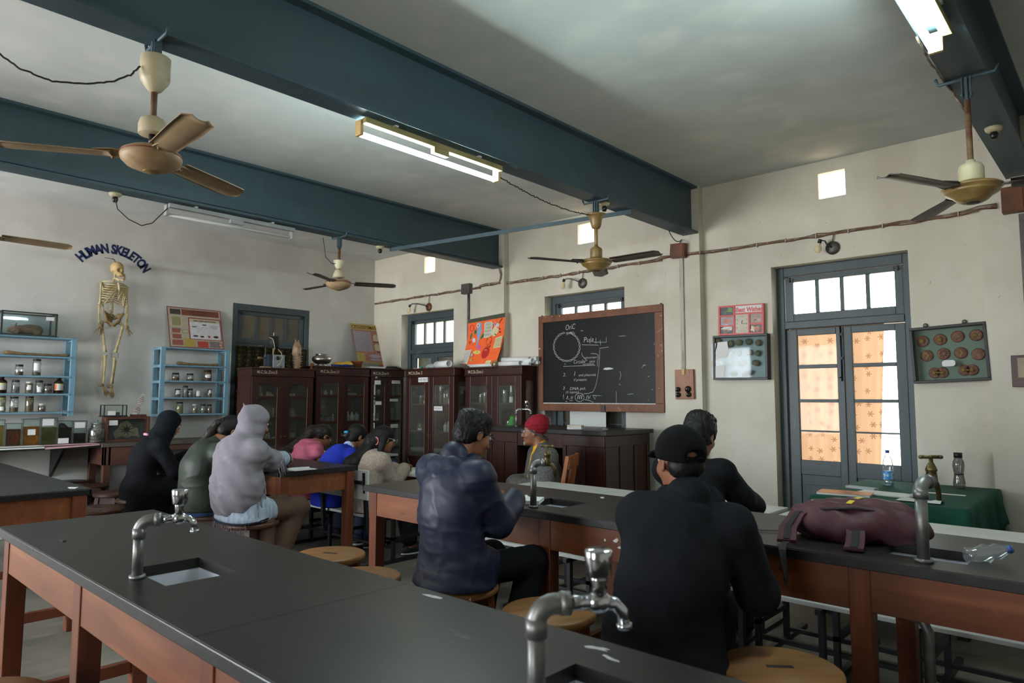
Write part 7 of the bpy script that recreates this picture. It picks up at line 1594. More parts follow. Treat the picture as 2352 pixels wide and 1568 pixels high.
# ------------------------------------------------------------------ people
V3 = lambda *a: np.array(a, float)
lerp = lambda a, b, t: a+(b-a)*t
def nrm(v): return v/max(np.linalg.norm(v), 1e-9)
_lat = np.random.default_rng(3).random((24, 24, 24)).astype(np.float32)*2-1
def vnoise(P, f, off=0.0):
    Q = np.asarray(P, np.float32)*np.asarray(f, np.float32)+off; I = np.floor(Q).astype(int); t = Q-I; t = t*t*(3-2*t); I %= 24; J = (I+1) % 24; r_ = 0
    for a, ia in ((0, I), (1, J)):
        for b, ib in ((0, I), (1, J)):
            for c, ic in ((0, I), (1, J)):
                r_ = r_+(t[:, 0] if a else 1-t[:, 0])*(t[:, 1] if b else 1-t[:, 1])*(t[:, 2] if c else 1-t[:, 2])*_lat[ia[:, 0], ib[:, 1], ic[:, 2]]
    return r_
def wrinkle(A, ph=0.0, f=1.0):
    """Soft cloth folds: broad dents plus a few sharper creases."""
    def g(P):
        w = np.asarray(P, np.float32)+.05*np.stack([vnoise(P, 6*f, ph+3), vnoise(P, 6*f, ph+7), vnoise(P, 6*f, ph+11)], -1)
        r_ = 1-2.4*np.abs(vnoise(w, np.array((7, 7, 13))*f, ph+1)); r2 = 1-2.4*np.abs(vnoise(w, np.array((15, 15, 24))*f, ph+5))
        return -A*(.8*vnoise(P, np.array((8, 8, 10))*f, ph)+.55*np.clip(r_, 0, 1)**2+.28*np.clip(r2, 0, 1)**2)
    return g
strand = lambda A, fx=1: (lambda P: A*(np.sin(150*P[:, 0]+14*np.sin(17*P[:, 2]))*np.sin(120*P[:, 1]+11*np.sin(21*P[:, 2]))+.6*np.sin(260*P[:, 0]+200*P[:, 1]+9*np.sin(30*P[:, 2]))))
class Person: pass
def ik(S_, W, a, b, pole):
    d = W-S_; L = np.linalg.norm(d)
    if L > (a+b)*.985: W = S_+d/L*(a+b)*.985; d = W-S_; L = np.linalg.norm(d)
    x = (a*a-b*b+L*L)/(2*L); h2 = max(a*a-x*x, 0); u = d/L; p = pole-u*(pole @ u)
    return S_+u*x+nrm(p)*math.sqrt(h2), W
def hand_sdf(q, W, d, n, side, curl=.5, sc=1.0):
    """W wrist, d toward the fingers, n back of the hand, side +1 right hand; fingers curl toward -n."""
    d = nrm(d); n = nrm(n-d*(n @ d)); lat = np.cross(d, n)*side      # toward the little finger for side=+1 handled by sign below
    th = -lat
    for i, (o, L) in enumerate(((.030, .066), (.010, .074), (-.010, .070), (-.029, .056))):
        k = W+(d*.088+th*o-n*.002*abs(i-1.3))*sc; q.cone(W+(d*.018+th*o*.55)*sc, k, .0165*sc, .0118*sc, k=.012)
        a = 0.25+curl*.5; p = k; r = .0098
        for sgl in (.46, .32, .24):
            v = d*math.cos(a)-n*math.sin(a); p2 = p+v*L*sgl*sc; q.cone(p, p2, r*sc, (r-.0012)*sc, k=.004); p = p2; r -= .0012; a += curl*.95
    p0 = W+(d*.03+th*.026)*sc; p1 = W+(d*.06+th*.047-n*.014)*sc; p2 = W+(d*.092+th*.045-n*.028)*sc; q.cone(W+(d*.012+th*.012)*sc, p0, .016*sc, .015*sc, k=.012).cone(p0, p1, .0145*sc, .0115*sc, k=.008).cone(p1, p2, .0112*sc, .0092*sc, k=.004)
def person(pelvis, seat, rz, head, label, hyaw=0.0, hpitch=0.0, hroll=0.0, hs=1.0, sw=.165, rw=None, lw=None, skin='skin', bow=.04, knees=((.42, .09), (.42, .09)), feet=((.40, .10), (.40, .10)), footz=.07, sleeve=(.058, .046, .040), belly=.115, rpalm=None, lpalm=None, curl=.6, shy=0.0):
    p = Person(); root = thing('person', label, 'person', (pelvis[0], pelvis[1], 0), R(rz)); p.root = root
    c, s = math.cos(R(-rz)), math.sin(R(-rz))
    def L(w): x, y = w[0]-pelvis[0], w[1]-pelvis[1]; return V3(c*x-s*y, s*x+c*y, w[2])
    p.L = L; P = V3(0, 0, seat+.095); Hd = L(head)
    HR = np.array((Matrix.Rotation(R(hyaw), 3, 'Z') @ Matrix.Rotation(R(-hpitch), 3, 'X') @ Matrix.Rotation(R(hroll), 3, 'Y')))
    h = lambda *q: Hd+HR @ (np.array(q, float)*hs)
    N = h(0, -.05, -.155)+V3(0, -.012, -.01); up_ = nrm(N-P); f = nrm(np.cross(up_, V3(1, 0, 0))); TR = np.stack((V3(1, 0, 0), f, up_), 1)
    Sh = {}; El = {}; Wr = {}; Wd = {}
    C = lerp(P, N, .66)-f*bow
    for sd, tg in ((1, rw), (-1, lw)):
        Sh[sd] = N+V3(sd*sw, 0, 0)-up_*.062-f*.005+V3(0, 0, shy*sd)
        W = L(tg) if tg is not None else Sh[sd]+V3(sd*.03, .12, -.42)
        El[sd], Wr[sd] = ik(Sh[sd], W, .285, .25, V3(sd*.30, -.45, -1))
    p.__dict__.update(P=P, N=N, C=C, Hd=Hd, HR=HR, h=h, hs=hs, up=up_, f=f, TR=TR, Sh=Sh, El=El, Wr=Wr, sw=sw, seat=seat, sleeve=sleeve, belly=belly, M=lerp(P, N, .33)-f*bow*.8)
    p.hip = {sd: P+V3(sd*.085, .0, -.02) for sd in (1, -1)}
    p.kn = {sd: V3(sd*.085+(knees[0 if sd > 0 else 1][1]-.09)*sd+sd*.02, knees[0 if sd > 0 else 1][0], seat+.055) for sd in (1, -1)}
    p.an = {sd: V3(sd*feet[0 if sd > 0 else 1][1], feet[0 if sd > 0 else 1][0], footz) for sd in (1, -1)}
    # one continuous skin body
    q = SDF(); e = lambda cc, r, k=.02, op=1: q.ell(h(*cc), np.array(r)*hs, HR, k, op)
    q.cone(h(0, -.03, -.07), N, .054*hs, .056, k=.03).cone(N, C-f*.0, .050, .07, k=.05).cone(C, P, .07, .08, k=.05)
    e((0, -.014, .028), (.074, .096, .088)); e((0, .034, -.03), (.059, .060, .082), .03); e((0, .048, -.088), (.040, .040, .030), .03); e((0, .080, -.106), (.018, .014, .013), .02)
    q.cone(h(0, .093, .008), h(0, .115, -.034), .0085*hs, .0125*hs, k=.014); e((0, .084, .026), (.047, .012, .010), .015)
    e((0, .094, -.064), (.024, .010, .0055), .008); e((0, .092, -.075), (.021, .010, .0065), .008)
    for sd in (-1, 1):
        e((sd*.040, .062, -.034), (.024, .026, .024), .025); e((sd*.031, .102, .008), (.017, .010, .010), .010, -1); e((sd*.0125, .106, -.043), (.010, .010, .008), .008); e((sd*.078, -.006, -.012), (.009, .019, .033), .008); e((sd*.0865, -.003, -.012), (.006, .010, .018), .004, -1)
        q.cone(N-up_*.03, Sh[sd], .036, .032, k=.03).cone(Sh[sd], El[sd], .032, .030, k=.02).cone(El[sd], Wr[sd], .030, .0235, k=.015)
        dr = Wr[sd]-El[sd]; dr = nrm(nrm(dr)+V3(-sd*.15, .25, -.15)); pm = (rpalm if sd > 0 else lpalm); hand_sdf(q, Wr[sd]+nrm(Wr[sd]-El[sd])*.005, dr, V3(*(pm or (sd*.35, 0, 1))), sd, curl, .95 if sw > .17 else .86)
        q.cone(p.hip[sd], p.kn[sd], .07, .05, k=.03).cone(p.kn[sd], p.an[sd], .048, .034, k=.02).cone(p.an[sd], p.an[sd]+V3(0, .13, -.035), .034, .026, k=.02)
    p.body = solid('body', q, .0078, M[skin], root)
    for sd in (-1, 1):
        ey = MB().ball(tuple(h(sd*.031, .089, .007)), .0125*hs, n=12, m=8).build('eye', mat('eye_white', (196, 190, 182), .2, var=0), root); MB().ball(tuple(h(sd*.031, .0965, .006)), .0065*hs, n=10, m=6).build('iris', mat('dark_iris', (24, 16, 12), .15, var=0), ey)
        MB().tube([tuple(h(sd*.014, .100, .028)), tuple(h(sd*.032, .100, .033)), tuple(h(sd*.052, .083, .026))], [.003, .0042, .002], '', 6).build('eyebrow', M['hair'], p.body)
    MB().tube([tuple(h(-.02, .0985, -.0695)), tuple(h(0, .1035, -.0685)), tuple(h(.02, .0985, -.0695))], [.003, .0052, .003], '', 6).build('lips', mat('lip', (122, 66, 58), .5, var=.05), p.body)
    return p
def torso(p, q, t=.0, hem=.10, sleeves=True, k=.04, flare=.0, front=.0):
    s_ = p.sw
    q.ell(p.P+V3(0, .0, -.02), (s_*.98+t, p.belly+.015+t, .12+t), k=k).ell(lerp(p.P, p.M, .6), (s_*.99+t, p.belly+t, .15), p.TR, k=.06).ell(lerp(p.M, p.C, .45), (s_*.95+t, p.belly*.97+t, .15), p.TR, k=.06).ell(p.C, (s_*.94+t, .098+t, .165+t), p.TR, k=.06)
    q.cone(p.Sh[-1], p.Sh[1], .050+t, .050+t, k=.05).cone(lerp(p.C, p.N, .5), p.N, .085+t, .052+t, k=.04)
    if hem: q.cone(p.P+V3(-s_*.35, 0, -.03), p.P+V3(-s_*.35, -.01, -hem+.0), .115+t, .12+t+flare, k=.05).cone(p.P+V3(s_*.35, 0, -.03), p.P+V3(s_*.35, -.01, -hem), .115+t, .12+t+flare, k=.05)
    if sleeves: arms(p, q, t)
def arms(p, q, t=0.0, end=.90):
    a, b, c = p.sleeve
    for sd in (-1, 1):
        q.cone(p.Sh[sd]+V3(-sd*.01, 0, -.005), p.El[sd], a+t, b+t+.004, k=.045).cone(p.El[sd], lerp(p.El[sd], p.Wr[sd], end), b+t, c+t, k=.025)
def legs(p, q, t=0.0, a=(.092, .072, .062), end=.96):
    for sd in (-1, 1): q.cone(p.hip[sd], p.kn[sd], a[0]+t, a[1]+t, k=.05).cone(p.kn[sd], lerp(p.kn[sd], p.an[sd], end), a[1]+t-.004, a[2]+t, k=.03)
    q.cone(p.hip[-1], p.hip[1], a[0]+.015+t, a[0]+.015+t, k=.05)
def shoes(p, m_=None, sole=None):
    for sd in (-1, 1):
        a = p.an[sd]; q = SDF(); q.cone(a+V3(0, -.02, -.015), a+V3(0, .15, -.038), .040, .033, k=.02).ell(a+V3(0, .05, -.035), (.042, .13, .03), k=.02).plane((0, 0, -1), (0, 0, a[2]-.055))
        o = solid('shoe', q, .008, m_ or mat('black_shoe', (24, 23, 24), .5), p.root)
        if sole:
            q = SDF().ell(a+V3(0, .055, -.058), (.047, .142, .016), k=.01); solid('sole', q, .007, sole, o)
def specs(p, m_, w=.022, lens=True):
    mb = MB()
    for sd in (-1, 1):
        mb.tube([tuple(p.h(sd*.033+w*1.1*math.cos(a), .117-.006*abs(math.cos(a)), .006+w*.85*math.sin(a))) for a in [2*PI*i/16 for i in range(17)]], .0022*p.hs, '', 6)
        mb.tube([tuple(p.h(sd*(.033+w*1.1), .110, .012)), tuple(p.h(sd*.079, .05, .014)), tuple(p.h(sd*.084, -.005, .012)), tuple(p.h(sd*.083, -.022, -.006))], .0022*p.hs, '', 6)
    mb.tube([tuple(p.h(-.011, .119, .01)), tuple(p.h(.011, .119, .01))], .0022, '', 6)
    g = mb.build('glasses', m_, p.root)
    for sd in (-1, 1): MB().add([tuple(p.h(sd*.033+w*1.05*math.cos(a), .115, .006+w*.8*math.sin(a))) for a in [2*PI*i/14 for i in range(14)]], [tuple(range(14))], '').build('lens', M['clear'], g)
def cap_hair(p, q, t=.012, front=.050, low=-.045, back=-.09):
    h, HR, hs = p.h, p.HR, p.hs
    q.ell(h(0, -.016, .032), np.array((.074+t, .096+t, .090+t))*hs, HR, k=.02); q.ell(h(0, -.060, -.03), np.array((.066+t*.6, .048+t, .060))*hs, HR, k=.03)
    q.ell(h(0, .098, -.035), np.array((.072, .062, .078))*hs, HR, k=.012, op=-1)
    for sd in (-1, 1): q.ell(h(sd*.088, .004, -.03), np.array((.020, .030, .045))*hs, HR, k=.008, op=-1)
# 1 woman in black, black headscarf
BLK = layered('black_cloth', (22, 23, 26), [((30, 32, 36), 7, .5, .75, None)], rough=.9, spec=.12); BLK2 = layered('soft_black_cloth', (30, 32, 36), [((22, 24, 27), 9, .5, .75, None)], rough=.95, spec=.1)
p = person((-6.87, 2.385), .58, -4, (-6.86, 2.62, 1.245), 'person in a black headscarf and long black dress, seated nearest the jar wall', hpitch=22, hs=.93, sw=.158, rw=(-6.74, 2.83, .93), lw=(-6.98, 2.86, .945), skin='skin_light', bow=.05, sleeve=(.062, .054, .048), belly=.11)
q = SDF(); torso(p, q, .008, hem=.12, flare=.02); legs(p, q, .02, (.10, .10, .10), .9); q.cone(p.kn[-1], p.kn[1], .10, .10, k=.06).cone(p.an[-1]+V3(0, 0, .05), p.an[1]+V3(0, 0, .05), .10, .10, k=.08).cone(V3(0, .1, .55), V3(0, .3, .2), .13, .13, k=.1).plane((0, 0, -1), (0, 0, .02)).cone(V3(0, .05, .5), V3(0, .05, .2), .12, .14, k=.1)
solid('black_dress', q, .010, BLK, p.root, wrinkle(.005))
def hijab(p, m_, t=.018, drape=.10, nm='headscarf', open_=.060):
    h, HR, hs = p.h, p.HR, p.hs; q = SDF()
    q.ell(h(0, -.018, .03), np.array((.078+t, .100+t, .092+t))*hs, HR, k=.02).ell(h(0, -.01, -.06), np.array((.072+t, .082+t, .075))*hs, HR, k=.04)
    q.cone(h(0, -.02, -.09), p.N, .080, .095, k=.05).ell(p.N-p.up*.045+p.f*.01, (.15, .105, .08), p.TR, k=.05).cone(p.N+p.f*.05, p.C+p.f*.085+p.up*.05, .07, .06, k=.05)
    q.ell(h(0, .122, -.024), np.array((open_+.006, .088, .100))*hs, HR, k=.014, op=-1)
    return q
solid('headscarf', hijab(p, None), .008, BLK2, p.root, wrinkle(.003, 1.0, 1.3))
MB().tube([tuple(p.N+p.f*a_*-.1+V3(b_, 0, .012)) for a_, b_ in ((.9, -.06), (1.05, .0), (.95, .06))], [.012, .014, .012], '', 8).build('undercap_edge', mat('pink_undercap', (206, 150, 170), .8), p.root)
shoes(p)
# 2 woman in a green jacket with a ponytail
p = person((-5.57, 2.39), .58, -2, (-5.585, 2.625, 1.225), 'person in a dark green jacket with a long ponytail, bent over the bench', hpitch=34, hs=.95, sw=.165, rw=(-5.42, 2.97, .94), lw=(-5.72, 3.0, .94), bow=.075, sleeve=(.068, .056, .046), belly=.125)
q = SDF(); torso(p, q, .018, hem=.06, flare=.015); q.cone(p.P+V3(-.09, .02, 0), p.P+V3(-.09, .14, -.01), .11, .10, k=.04).cone(p.P+V3(.09, .02, 0), p.P+V3(.09, .14, -.01), .11, .10, k=.04).plane((0, 0, -1), (0, 0, .612)); solid('green_jacket', q, .009, layered('olive_green_nylon', (50, 58, 48), [((42, 50, 41), 6, .45, .7, None), ((64, 72, 60), 14, .58, .8, None)], rough=.55, spec=.4), p.root, wrinkle(.008, 2.0))
q = SDF(); legs(p, q, .0, (.085, .07, .06)); q.ell(p.P+V3(0, -.035, -.058), (.165, .135, .06), k=.04); solid('jeans', q, .010, layered('blue_denim', (72, 98, 150), [((56, 80, 130), 5, .4, .7, None), ((108, 134, 180), 12, .58, .8, None)], rough=.9), p.root, wrinkle(.004, 1)); shoes(p)
q = SDF(); cap_hair(p, q, .012); tie = p.h(0, -.118, .03); q.chain([p.h(0, -.10, .035), tie], [.03, .02], k=.02)
hr = solid('hair', q, .007, M['hair'], p.root, strand(.0016))
q = SDF(); b0 = p.C-p.f*.155; q.chain([tie, tie+V3(-.01, -.035, -.02), tie+V3(-.03, -.075, -.09), tie+V3(-.05, -.125, -.19), tie+V3(-.05, -.165, -.28), tie+V3(-.045, -.185, -.36)], [.020, .027, .036, .040, .032, .012], k=.02)
solid('ponytail', q, .007, M['hair_brown'], hr, strand(.0022))
MB().tube([tuple(tie+.024*(p.HR @ V3(math.cos(a), 0, math.sin(a)))) for a in [2*PI*i/16 for i in range(17)]], .010, '', 8).build('hair_tie', M['hair'], hr)
MB().ball(tuple(tie+V3(.02, -.0, -.035)), (.016, .012, .018), n=8, m=6).build('white_tie_end', M['paper'], hr)
for dx, dy, dz in ((.04, -.072, .058), (.052, -.062, .052), (.056, -.045, .044)): MB().ball(tuple(p.h(dx*1.25, dy*1.1, dz*1.0)), .004, n=6, m=4).build('hair_pin', M['chrome'], hr)
# 3 woman in a grey fringed shawl
p = person((-5.0, 2.47), .58, 8, (-5.0, 2.535, 1.31), 'person in a grey fringed headscarf and pale ribbed sweater, writing at the bench end', hpitch=14, hyaw=-8, hs=.97, sw=.17, rw=(-5.235, 3.0, .985), lw=(-5.47, 3.02, .985), bow=.045, sleeve=(.066, .056, .046), belly=.135, skin='skin_light', feet=((.12, .10), (.18, .10)), footz=.09)
swt = layered('pale_ribbed_knit', (168, 180, 196), [((146, 158, 176), 60, .42, .6, (1, 1, .02)), ((190, 200, 212), 8, .55, .8, None)], rough=.95)
q = SDF(); torso(p, q, .014, hem=.075, flare=.03); q.cone(p.P+V3(-.09, .0, -.02), p.P+V3(-.09, .12, -.03), .11, .10, k=.04).cone(p.P+V3(.09, .0, -.02), p.P+V3(.09, .12, -.03), .11, .10, k=.04).plane((0, 0, -1), (0, 0, .595)); sw_ = solid('ribbed_sweater', q, .009, swt, p.root, lambda P: .0022*np.sin(P[:, 0]*330)+wrinkle(.003, 3)(P))
for sd in (-1, 1):
    w0, w1 = p.El[sd], p.Wr[sd]; a = lerp(w0, w1, .84); d = nrm(w1-w0); u = nrm(np.cross(d, V3(0, 0, 1))); w = np.cross(d, u)
    MB().tube([tuple(a+(.061)*(u*math.cos(t_)+w*math.sin(t_))) for t_ in [2*PI*i/20 for i in range(21)]], .0075, '', 8).build('navy_cuff_stripe', mat('navy_knit', (24, 28, 44), .9), sw_)
MB().tube([tuple(p.P+V3(.222*math.cos(a), -.012+.192*math.sin(a), -.074+.012*math.sin(2*a))) for a in [PI*.86+PI*1.28*i/26 for i in range(27)]], .007, '', 8).build('navy_hem_stripe', mat('navy_knit', (24, 28, 44), .9), sw_)
q = SDF(); legs(p, q, .0, (.082, .080, .08)); q.cone(V3(.15, .10, .56), V3(.175, .06, .12), .05, .07, k=.05).cone(V3(.05, .30, .48), V3(.08, .20, .14), .08, .09, k=.06).plane((0, 0, -1), (0, 0, .06)); solid('brown_trousers', q, .010, layered('brown_cloth', (88, 66, 52), [((72, 54, 42), 6, .45, .7, None)], rough=.85), p.root, wrinkle(.006, 1.4)); shoes(p, mat('pale_sock', (176, 172, 162), .9))
h = p.h; q = hijab(p, None, .022, open_=.062)
q.ell(p.C-p.f*.02, (.205, .135, .22), p.TR, k=.06).cone(p.Sh[-1], p.Sh[1], .066, .066, k=.06).ell(lerp(p.P, p.C, .55)-p.f*.03, (.215, .150, .20), p.TR, k=.06).ell(p.M, (.21, .15, .16), p.TR, k=.06).ell(p.P+V3(-.03, -.055, .07), (.21, .155, .18), k=.06)
for sd in (-1, 1): q.cone(p.Sh[sd], lerp(p.Sh[sd], p.El[sd], .95), .082, .078, k=.06)
q.cone(lerp(p.Sh[1], p.El[1], .9), lerp(p.El[1], p.Wr[1], .25), .078, .058, k=.05)
q.cone(h(-.01, -.10, .095), h(-.035, -.125, .135), .006, .002, k=.008)
pn = nrm(V3(0, -.05, 1)); cutn = nrm(V3(0, .95, -1.0)); cpt = p.P+V3(0, 0, .07); q.plane(cutn, cpt)
shw = layered('grey_mauve_shawl', (134, 128, 136), [((122, 116, 124), 5, .45, .7, None), ((148, 142, 150), 12, .58, .8, None)], rough=.9)
def shf(P): return .007*np.sin(26*P[:, 2]+42*P[:, 1]+4*np.sin(9*P[:, 0]))*np.clip((1.22-P[:, 2])*4, .25, 1)+.003*np.sin(70*P[:, 2]+55*P[:, 0])
sh = solid('grey_shawl', q, .009, shw, p.root, shf)
# fringe along the slanted lower edge of the shawl
me = sh.data; co = np.empty(len(me.vertices)*3, np.float32); me.vertices.foreach_get('co', co); co = co.reshape(-1, 3)
ed = co[np.abs((co-cpt) @ cutn) < .008]; ctr = ed.mean(0); ang = np.arctan2(ed[:, 0]-ctr[0], ed[:, 1]-ctr[1]); mb = MB()
for k in range(64):
    a = -PI+2*PI*k/64; m_ = np.abs(((ang-a+PI) % (2*PI))-PI) < .06
    if not m_.any(): continue
    c_ = ed[m_]; v = c_[np.argmax(np.linalg.norm(c_[:, :2]-ctr[:2], axis=1))]; g = random.Random(k); ln_ = g.uniform(.08, .13); o_ = nrm(np.append((v-ctr)[:2], 0))*.012
    mb.tube([tuple(v+V3(0, 0, .01)), tuple(v+o_+V3(g.uniform(-.008, .008), 0, -ln_*.5)), tuple(v+o_*1.1+V3(g.uniform(-.012, .012), g.uniform(-.012, .012), -ln_))], [.0042, .0036, .003], '', 5)
mb.build('fringe', shw, sh); specs(p, mat('dark_glasses_rim', (34, 22, 20), .3), .023)
# 4 woman in a pink hooded vest over yellow check
p = person((-6.58, 3.86), .445, -4, (-6.60, 4.135, 1.085), 'person in a pink hooded vest over a yellow checked shirt, bent over the white desk', hpitch=38, hs=.93, sw=.155, rw=(-6.38, 4.38, .80), lw=(-6.72, 4.42, .80), bow=.08, sleeve=(.058, .048, .042))
q = SDF(); torso(p, q, .03, hem=.08, sleeves=False); pnk = layered('pink_quilt', (186, 92, 116), [((164, 78, 100), 9, .45, .7, None), ((204, 112, 134), 6, .58, .8, None)], rough=.7); q.plane((0, 0, -1), (0, 0, .455)); solid('pink_vest', q, .009, pnk, p.root, lambda P: .006*np.sin(P[:, 2]*55)+wrinkle(.004, 4)(P))
q = SDF(); q.ell(p.N-p.f*.045+p.up*.005, (.125, .085, .055), p.TR, k=.03).cone(p.N+V3(-.09, .02, .01), p.N-p.f*.10-p.up*.02, .04, .05, k=.03).cone(p.N+V3(.09, .02, .01), p.N-p.f*.10-p.up*.02, .045, .05, k=.03).cone(p.N+V3(.08, .03, .0), p.N+p.f*.10-p.up*.10+V3(.05, 0, 0), .035, .03, k=.03); solid('hood', q, .008, pnk, p.root, wrinkle(.006, 2))
MB().tube([tuple(p.N-p.f*(.11+.02*math.sin(a))+V3(.10*math.cos(a), 0, -.02+.02*math.sin(a))) for a in [PI*i/12 for i in range(13)]], .018, '', 8).build('fur_trim', mat('brown_fur_trim', (104, 84, 72), .95, var=.4, scale=60, bump=.5), p.root)
chk = bpy.data.materials.new('mustard_check'); chk.use_nodes = True; n_ = chk.node_tree.nodes; l_ = chk.node_tree.links; b_ = n_['Principled BSDF']; b_.inputs['Roughness'].default_value = .9
t_ = n_.new('ShaderNodeTexCoord'); br_ = n_.new('ShaderNodeTexBrick'); mp_ = n_.new('ShaderNodeMapping'); l_.new(t_.outputs['Object'], mp_.inputs[0]); mp_.inputs['Rotation'].default_value = (R(90), 0, R(70)); l_.new(mp_.outputs[0], br_.inputs[0])
br_.inputs['Color1'].default_value = br_.inputs['Color2'].default_value = lin(166, 132, 36); br_.inputs['Mortar'].default_value = lin(40, 36, 30); br_.inputs['Scale'].default_value = 1; br_.inputs['Mortar Size'].default_value = .0035; br_.inputs['Brick Width'].default_value = .055; br_.inputs['Row Height'].default_value = .05; br_.offset = 0; l_.new(br_.outputs[0], b_.inputs['Base Color'])
q = SDF(); arms(p, q, .008); solid('checked_shirt', q, .008, chk, p.root, wrinkle(.004, 5))
q = SDF(); legs(p, q); solid('trousers', q, .010, mat('dark_blue_jeans', (36, 42, 60), .9, var=.15), p.root); shoes(p)
q = SDF(); cap_hair(p, q, .012); q.chain([p.h(0, -.10, .02), p.h(-.02, -.14, -.03), p.N-p.f*.15+V3(-.04, 0, -.05), p.C-p.f*.17+V3(-.05, 0, .0), p.C-p.f*.16+V3(-.05, 0, -.16)], [.05, .055, .06, .065, .035], k=.04); solid('hair', q, .007, M['hair_brown'], p.root, strand(.003)); specs(p, mat('silver_wire', (150, 150, 150), .3, metal=.8), .021)
# 5 woman in a royal blue sweater
p = person((-5.93, 3.80), .445, -6, (-5.945, 4.125, 1.105), 'person in a bright royal blue sweater with pinned up hair, leaning over the white desk', hpitch=20, hyaw=0, hs=.95, sw=.17, rw=(-5.72, 4.42, .80), lw=(-6.1, 4.42, .80), bow=.09, sleeve=(.066, .056, .046), belly=.125)
q = SDF(); torso(p, q, .018, hem=.09); q.plane((0, 0, -1), (0, 0, .455)); solid('blue_sweater', q, .009, layered('royal_blue_knit', (22, 44, 168), [((18, 36, 146), 6, .45, .7, None)], rough=.9), p.root, wrinkle(.004, 6))
q = SDF(); q.cone(p.N-p.up*.01, p.N+p.up*.035, .072, .064, k=.02); solid('print_collar', q, .007, layered('blue_white_print', (190, 204, 226), [((40, 76, 180), 70, .5, .55, None)], rough=.9), p.root)
q = SDF(); legs(p, q); solid('trousers', q, .010, mat('navy_trousers', (34, 44, 66), .9, var=.15), p.root); shoes(p, None, M['paper'])
q = SDF(); cap_hair(p, q, .012); q.ell(p.h(0, -.125, -.02), (.035, .03, .04), p.HR, k=.02).cone(p.h(0, -.13, -.03), p.h(-.02, -.175, -.05), .02, .008, k=.02); hr = solid('hair', q, .007, M['hair'], p.root, strand(.0018))
MB().tube([tuple(p.h(-.02, -.15, .0)), tuple(p.h(.03, -.145, .004))], .014, '', 8).build('blue_hair_clip', mat('cyan_clip', (40, 140, 190), .4), hr)
# 6 woman in a beige sweater with long hair
p = person((-5.385, 3.86), .445, -8, (-5.395, 4.055, 1.105), 'person in a fuzzy beige sweater with long loose hair and clear glasses, writing', hpitch=16, hyaw=-4, hs=.95, sw=.162, rw=(-5.385, 4.30, .815), lw=(-5.62, 4.36, .80), bow=.06, sleeve=(.068, .064, .046), belly=.12, feet=((.41, .07), (.52, .10)), knees=((.42, .09), (.42, .09)), footz=.075)
bg = layered('beige_boucle', (176, 158, 146), [((158, 140, 128), 70, .42, .6, None), ((192, 176, 164), 30, .55, .75, None)], rough=.95)
q = SDF(); torso(p, q, .018, hem=.07); q.plane((0, 0, -1), (0, 0, .455)); solid('beige_sweater', q, .008, bg, p.root, lambda P: .0014*np.sin(P[:, 0]*300)*np.sin(P[:, 2]*290)*np.sin(P[:, 1]*280)+wrinkle(.005, 7)(P))
q = SDF(); legs(p, q, .0, (.09, .075, .075), .80); solid('black_trousers', q, .009, BLK, p.root, wrinkle(.004, 2)); shoes(p, mat('black_canvas', (30, 30, 32), .8), mat('white_rubber', (214, 214, 210), .6))
q = SDF(); cap_hair(p, q, .014); q.chain([p.h(0, -.085, .03), p.h(-.01, -.12, -.05), p.N-p.f*.10+V3(-.02, 0, -.02), p.C-p.f*.14+V3(-.03, 0, .02), p.C-p.f*.15+V3(-.05, -.03, -.13)], [.06, .065, .075, .075, .035], k=.04).cone(p.h(.07, -.04, .0), p.N+V3(.09, -.02, -.05), .03, .03, k=.03).cone(p.N+V3(.09, -.02, -.05), p.N+V3(.10, -.01, -.16), .03, .012, k=.03); hr = solid('hair', q, .007, M['hair'], p.root, strand(.0022))
MB().tube([tuple(p.h(.066, -.115, -.045)+V3(.028*math.cos(a)*.5, .0+.028*math.cos(a)*.5, .034*math.sin(a))) for a in [2*PI*i/16 for i in range(17)]], .006, '', 8).build('pink_hair_clip', mat('pink_clip', (226, 120, 120), .4), hr)
MB().ball(tuple(p.h(.081, -.006, -.048)), .006, n=8, m=6).build('gold_earring', M['gold'], p.root); specs(p, mat('clear_rim', (196, 196, 196), .2), .024)
W = p.Wr[1]; pen = tag(MB().tube([(0, 0, 0), (-.01, -.045, .14)], .0042, '', 8).build('pen', mat('black_pen', (30, 30, 34), .3)), 'dark pen held in the hand of the woman in beige', 'pen'); Wm = p.root.matrix_basis @ Vector(W+V3(-.02, .10, -.03)) if False else (Matrix.Translation(p.root.location) @ p.root.rotation_euler.to_matrix().to_4x4()) @ Vector(W+V3(-.02, .085, -.045)); pen.location = Wm
notebook((-5.32, 4.44, .762), R(4), .30, .22, 'open white notebook under the hand of the woman in beige')
notebook((-5.24, 3.06, .902), R(0), .22, .20, 'open white notebook under the hands of the woman in the grey shawl', .006)
notebook((-6.30, 4.50, .762), R(10), .26, .20, 'open white notebook before the woman in the pink vest', .010)
notebook((-2.66, 3.01, .902), R(30), .19, .17, 'thick white notebook by the tap, before the man in the navy jacket', .02)
notebook((-6.98, 3.02, .902), R(0), .22, .18, 'open notebook before the woman in the black headscarf', .006)
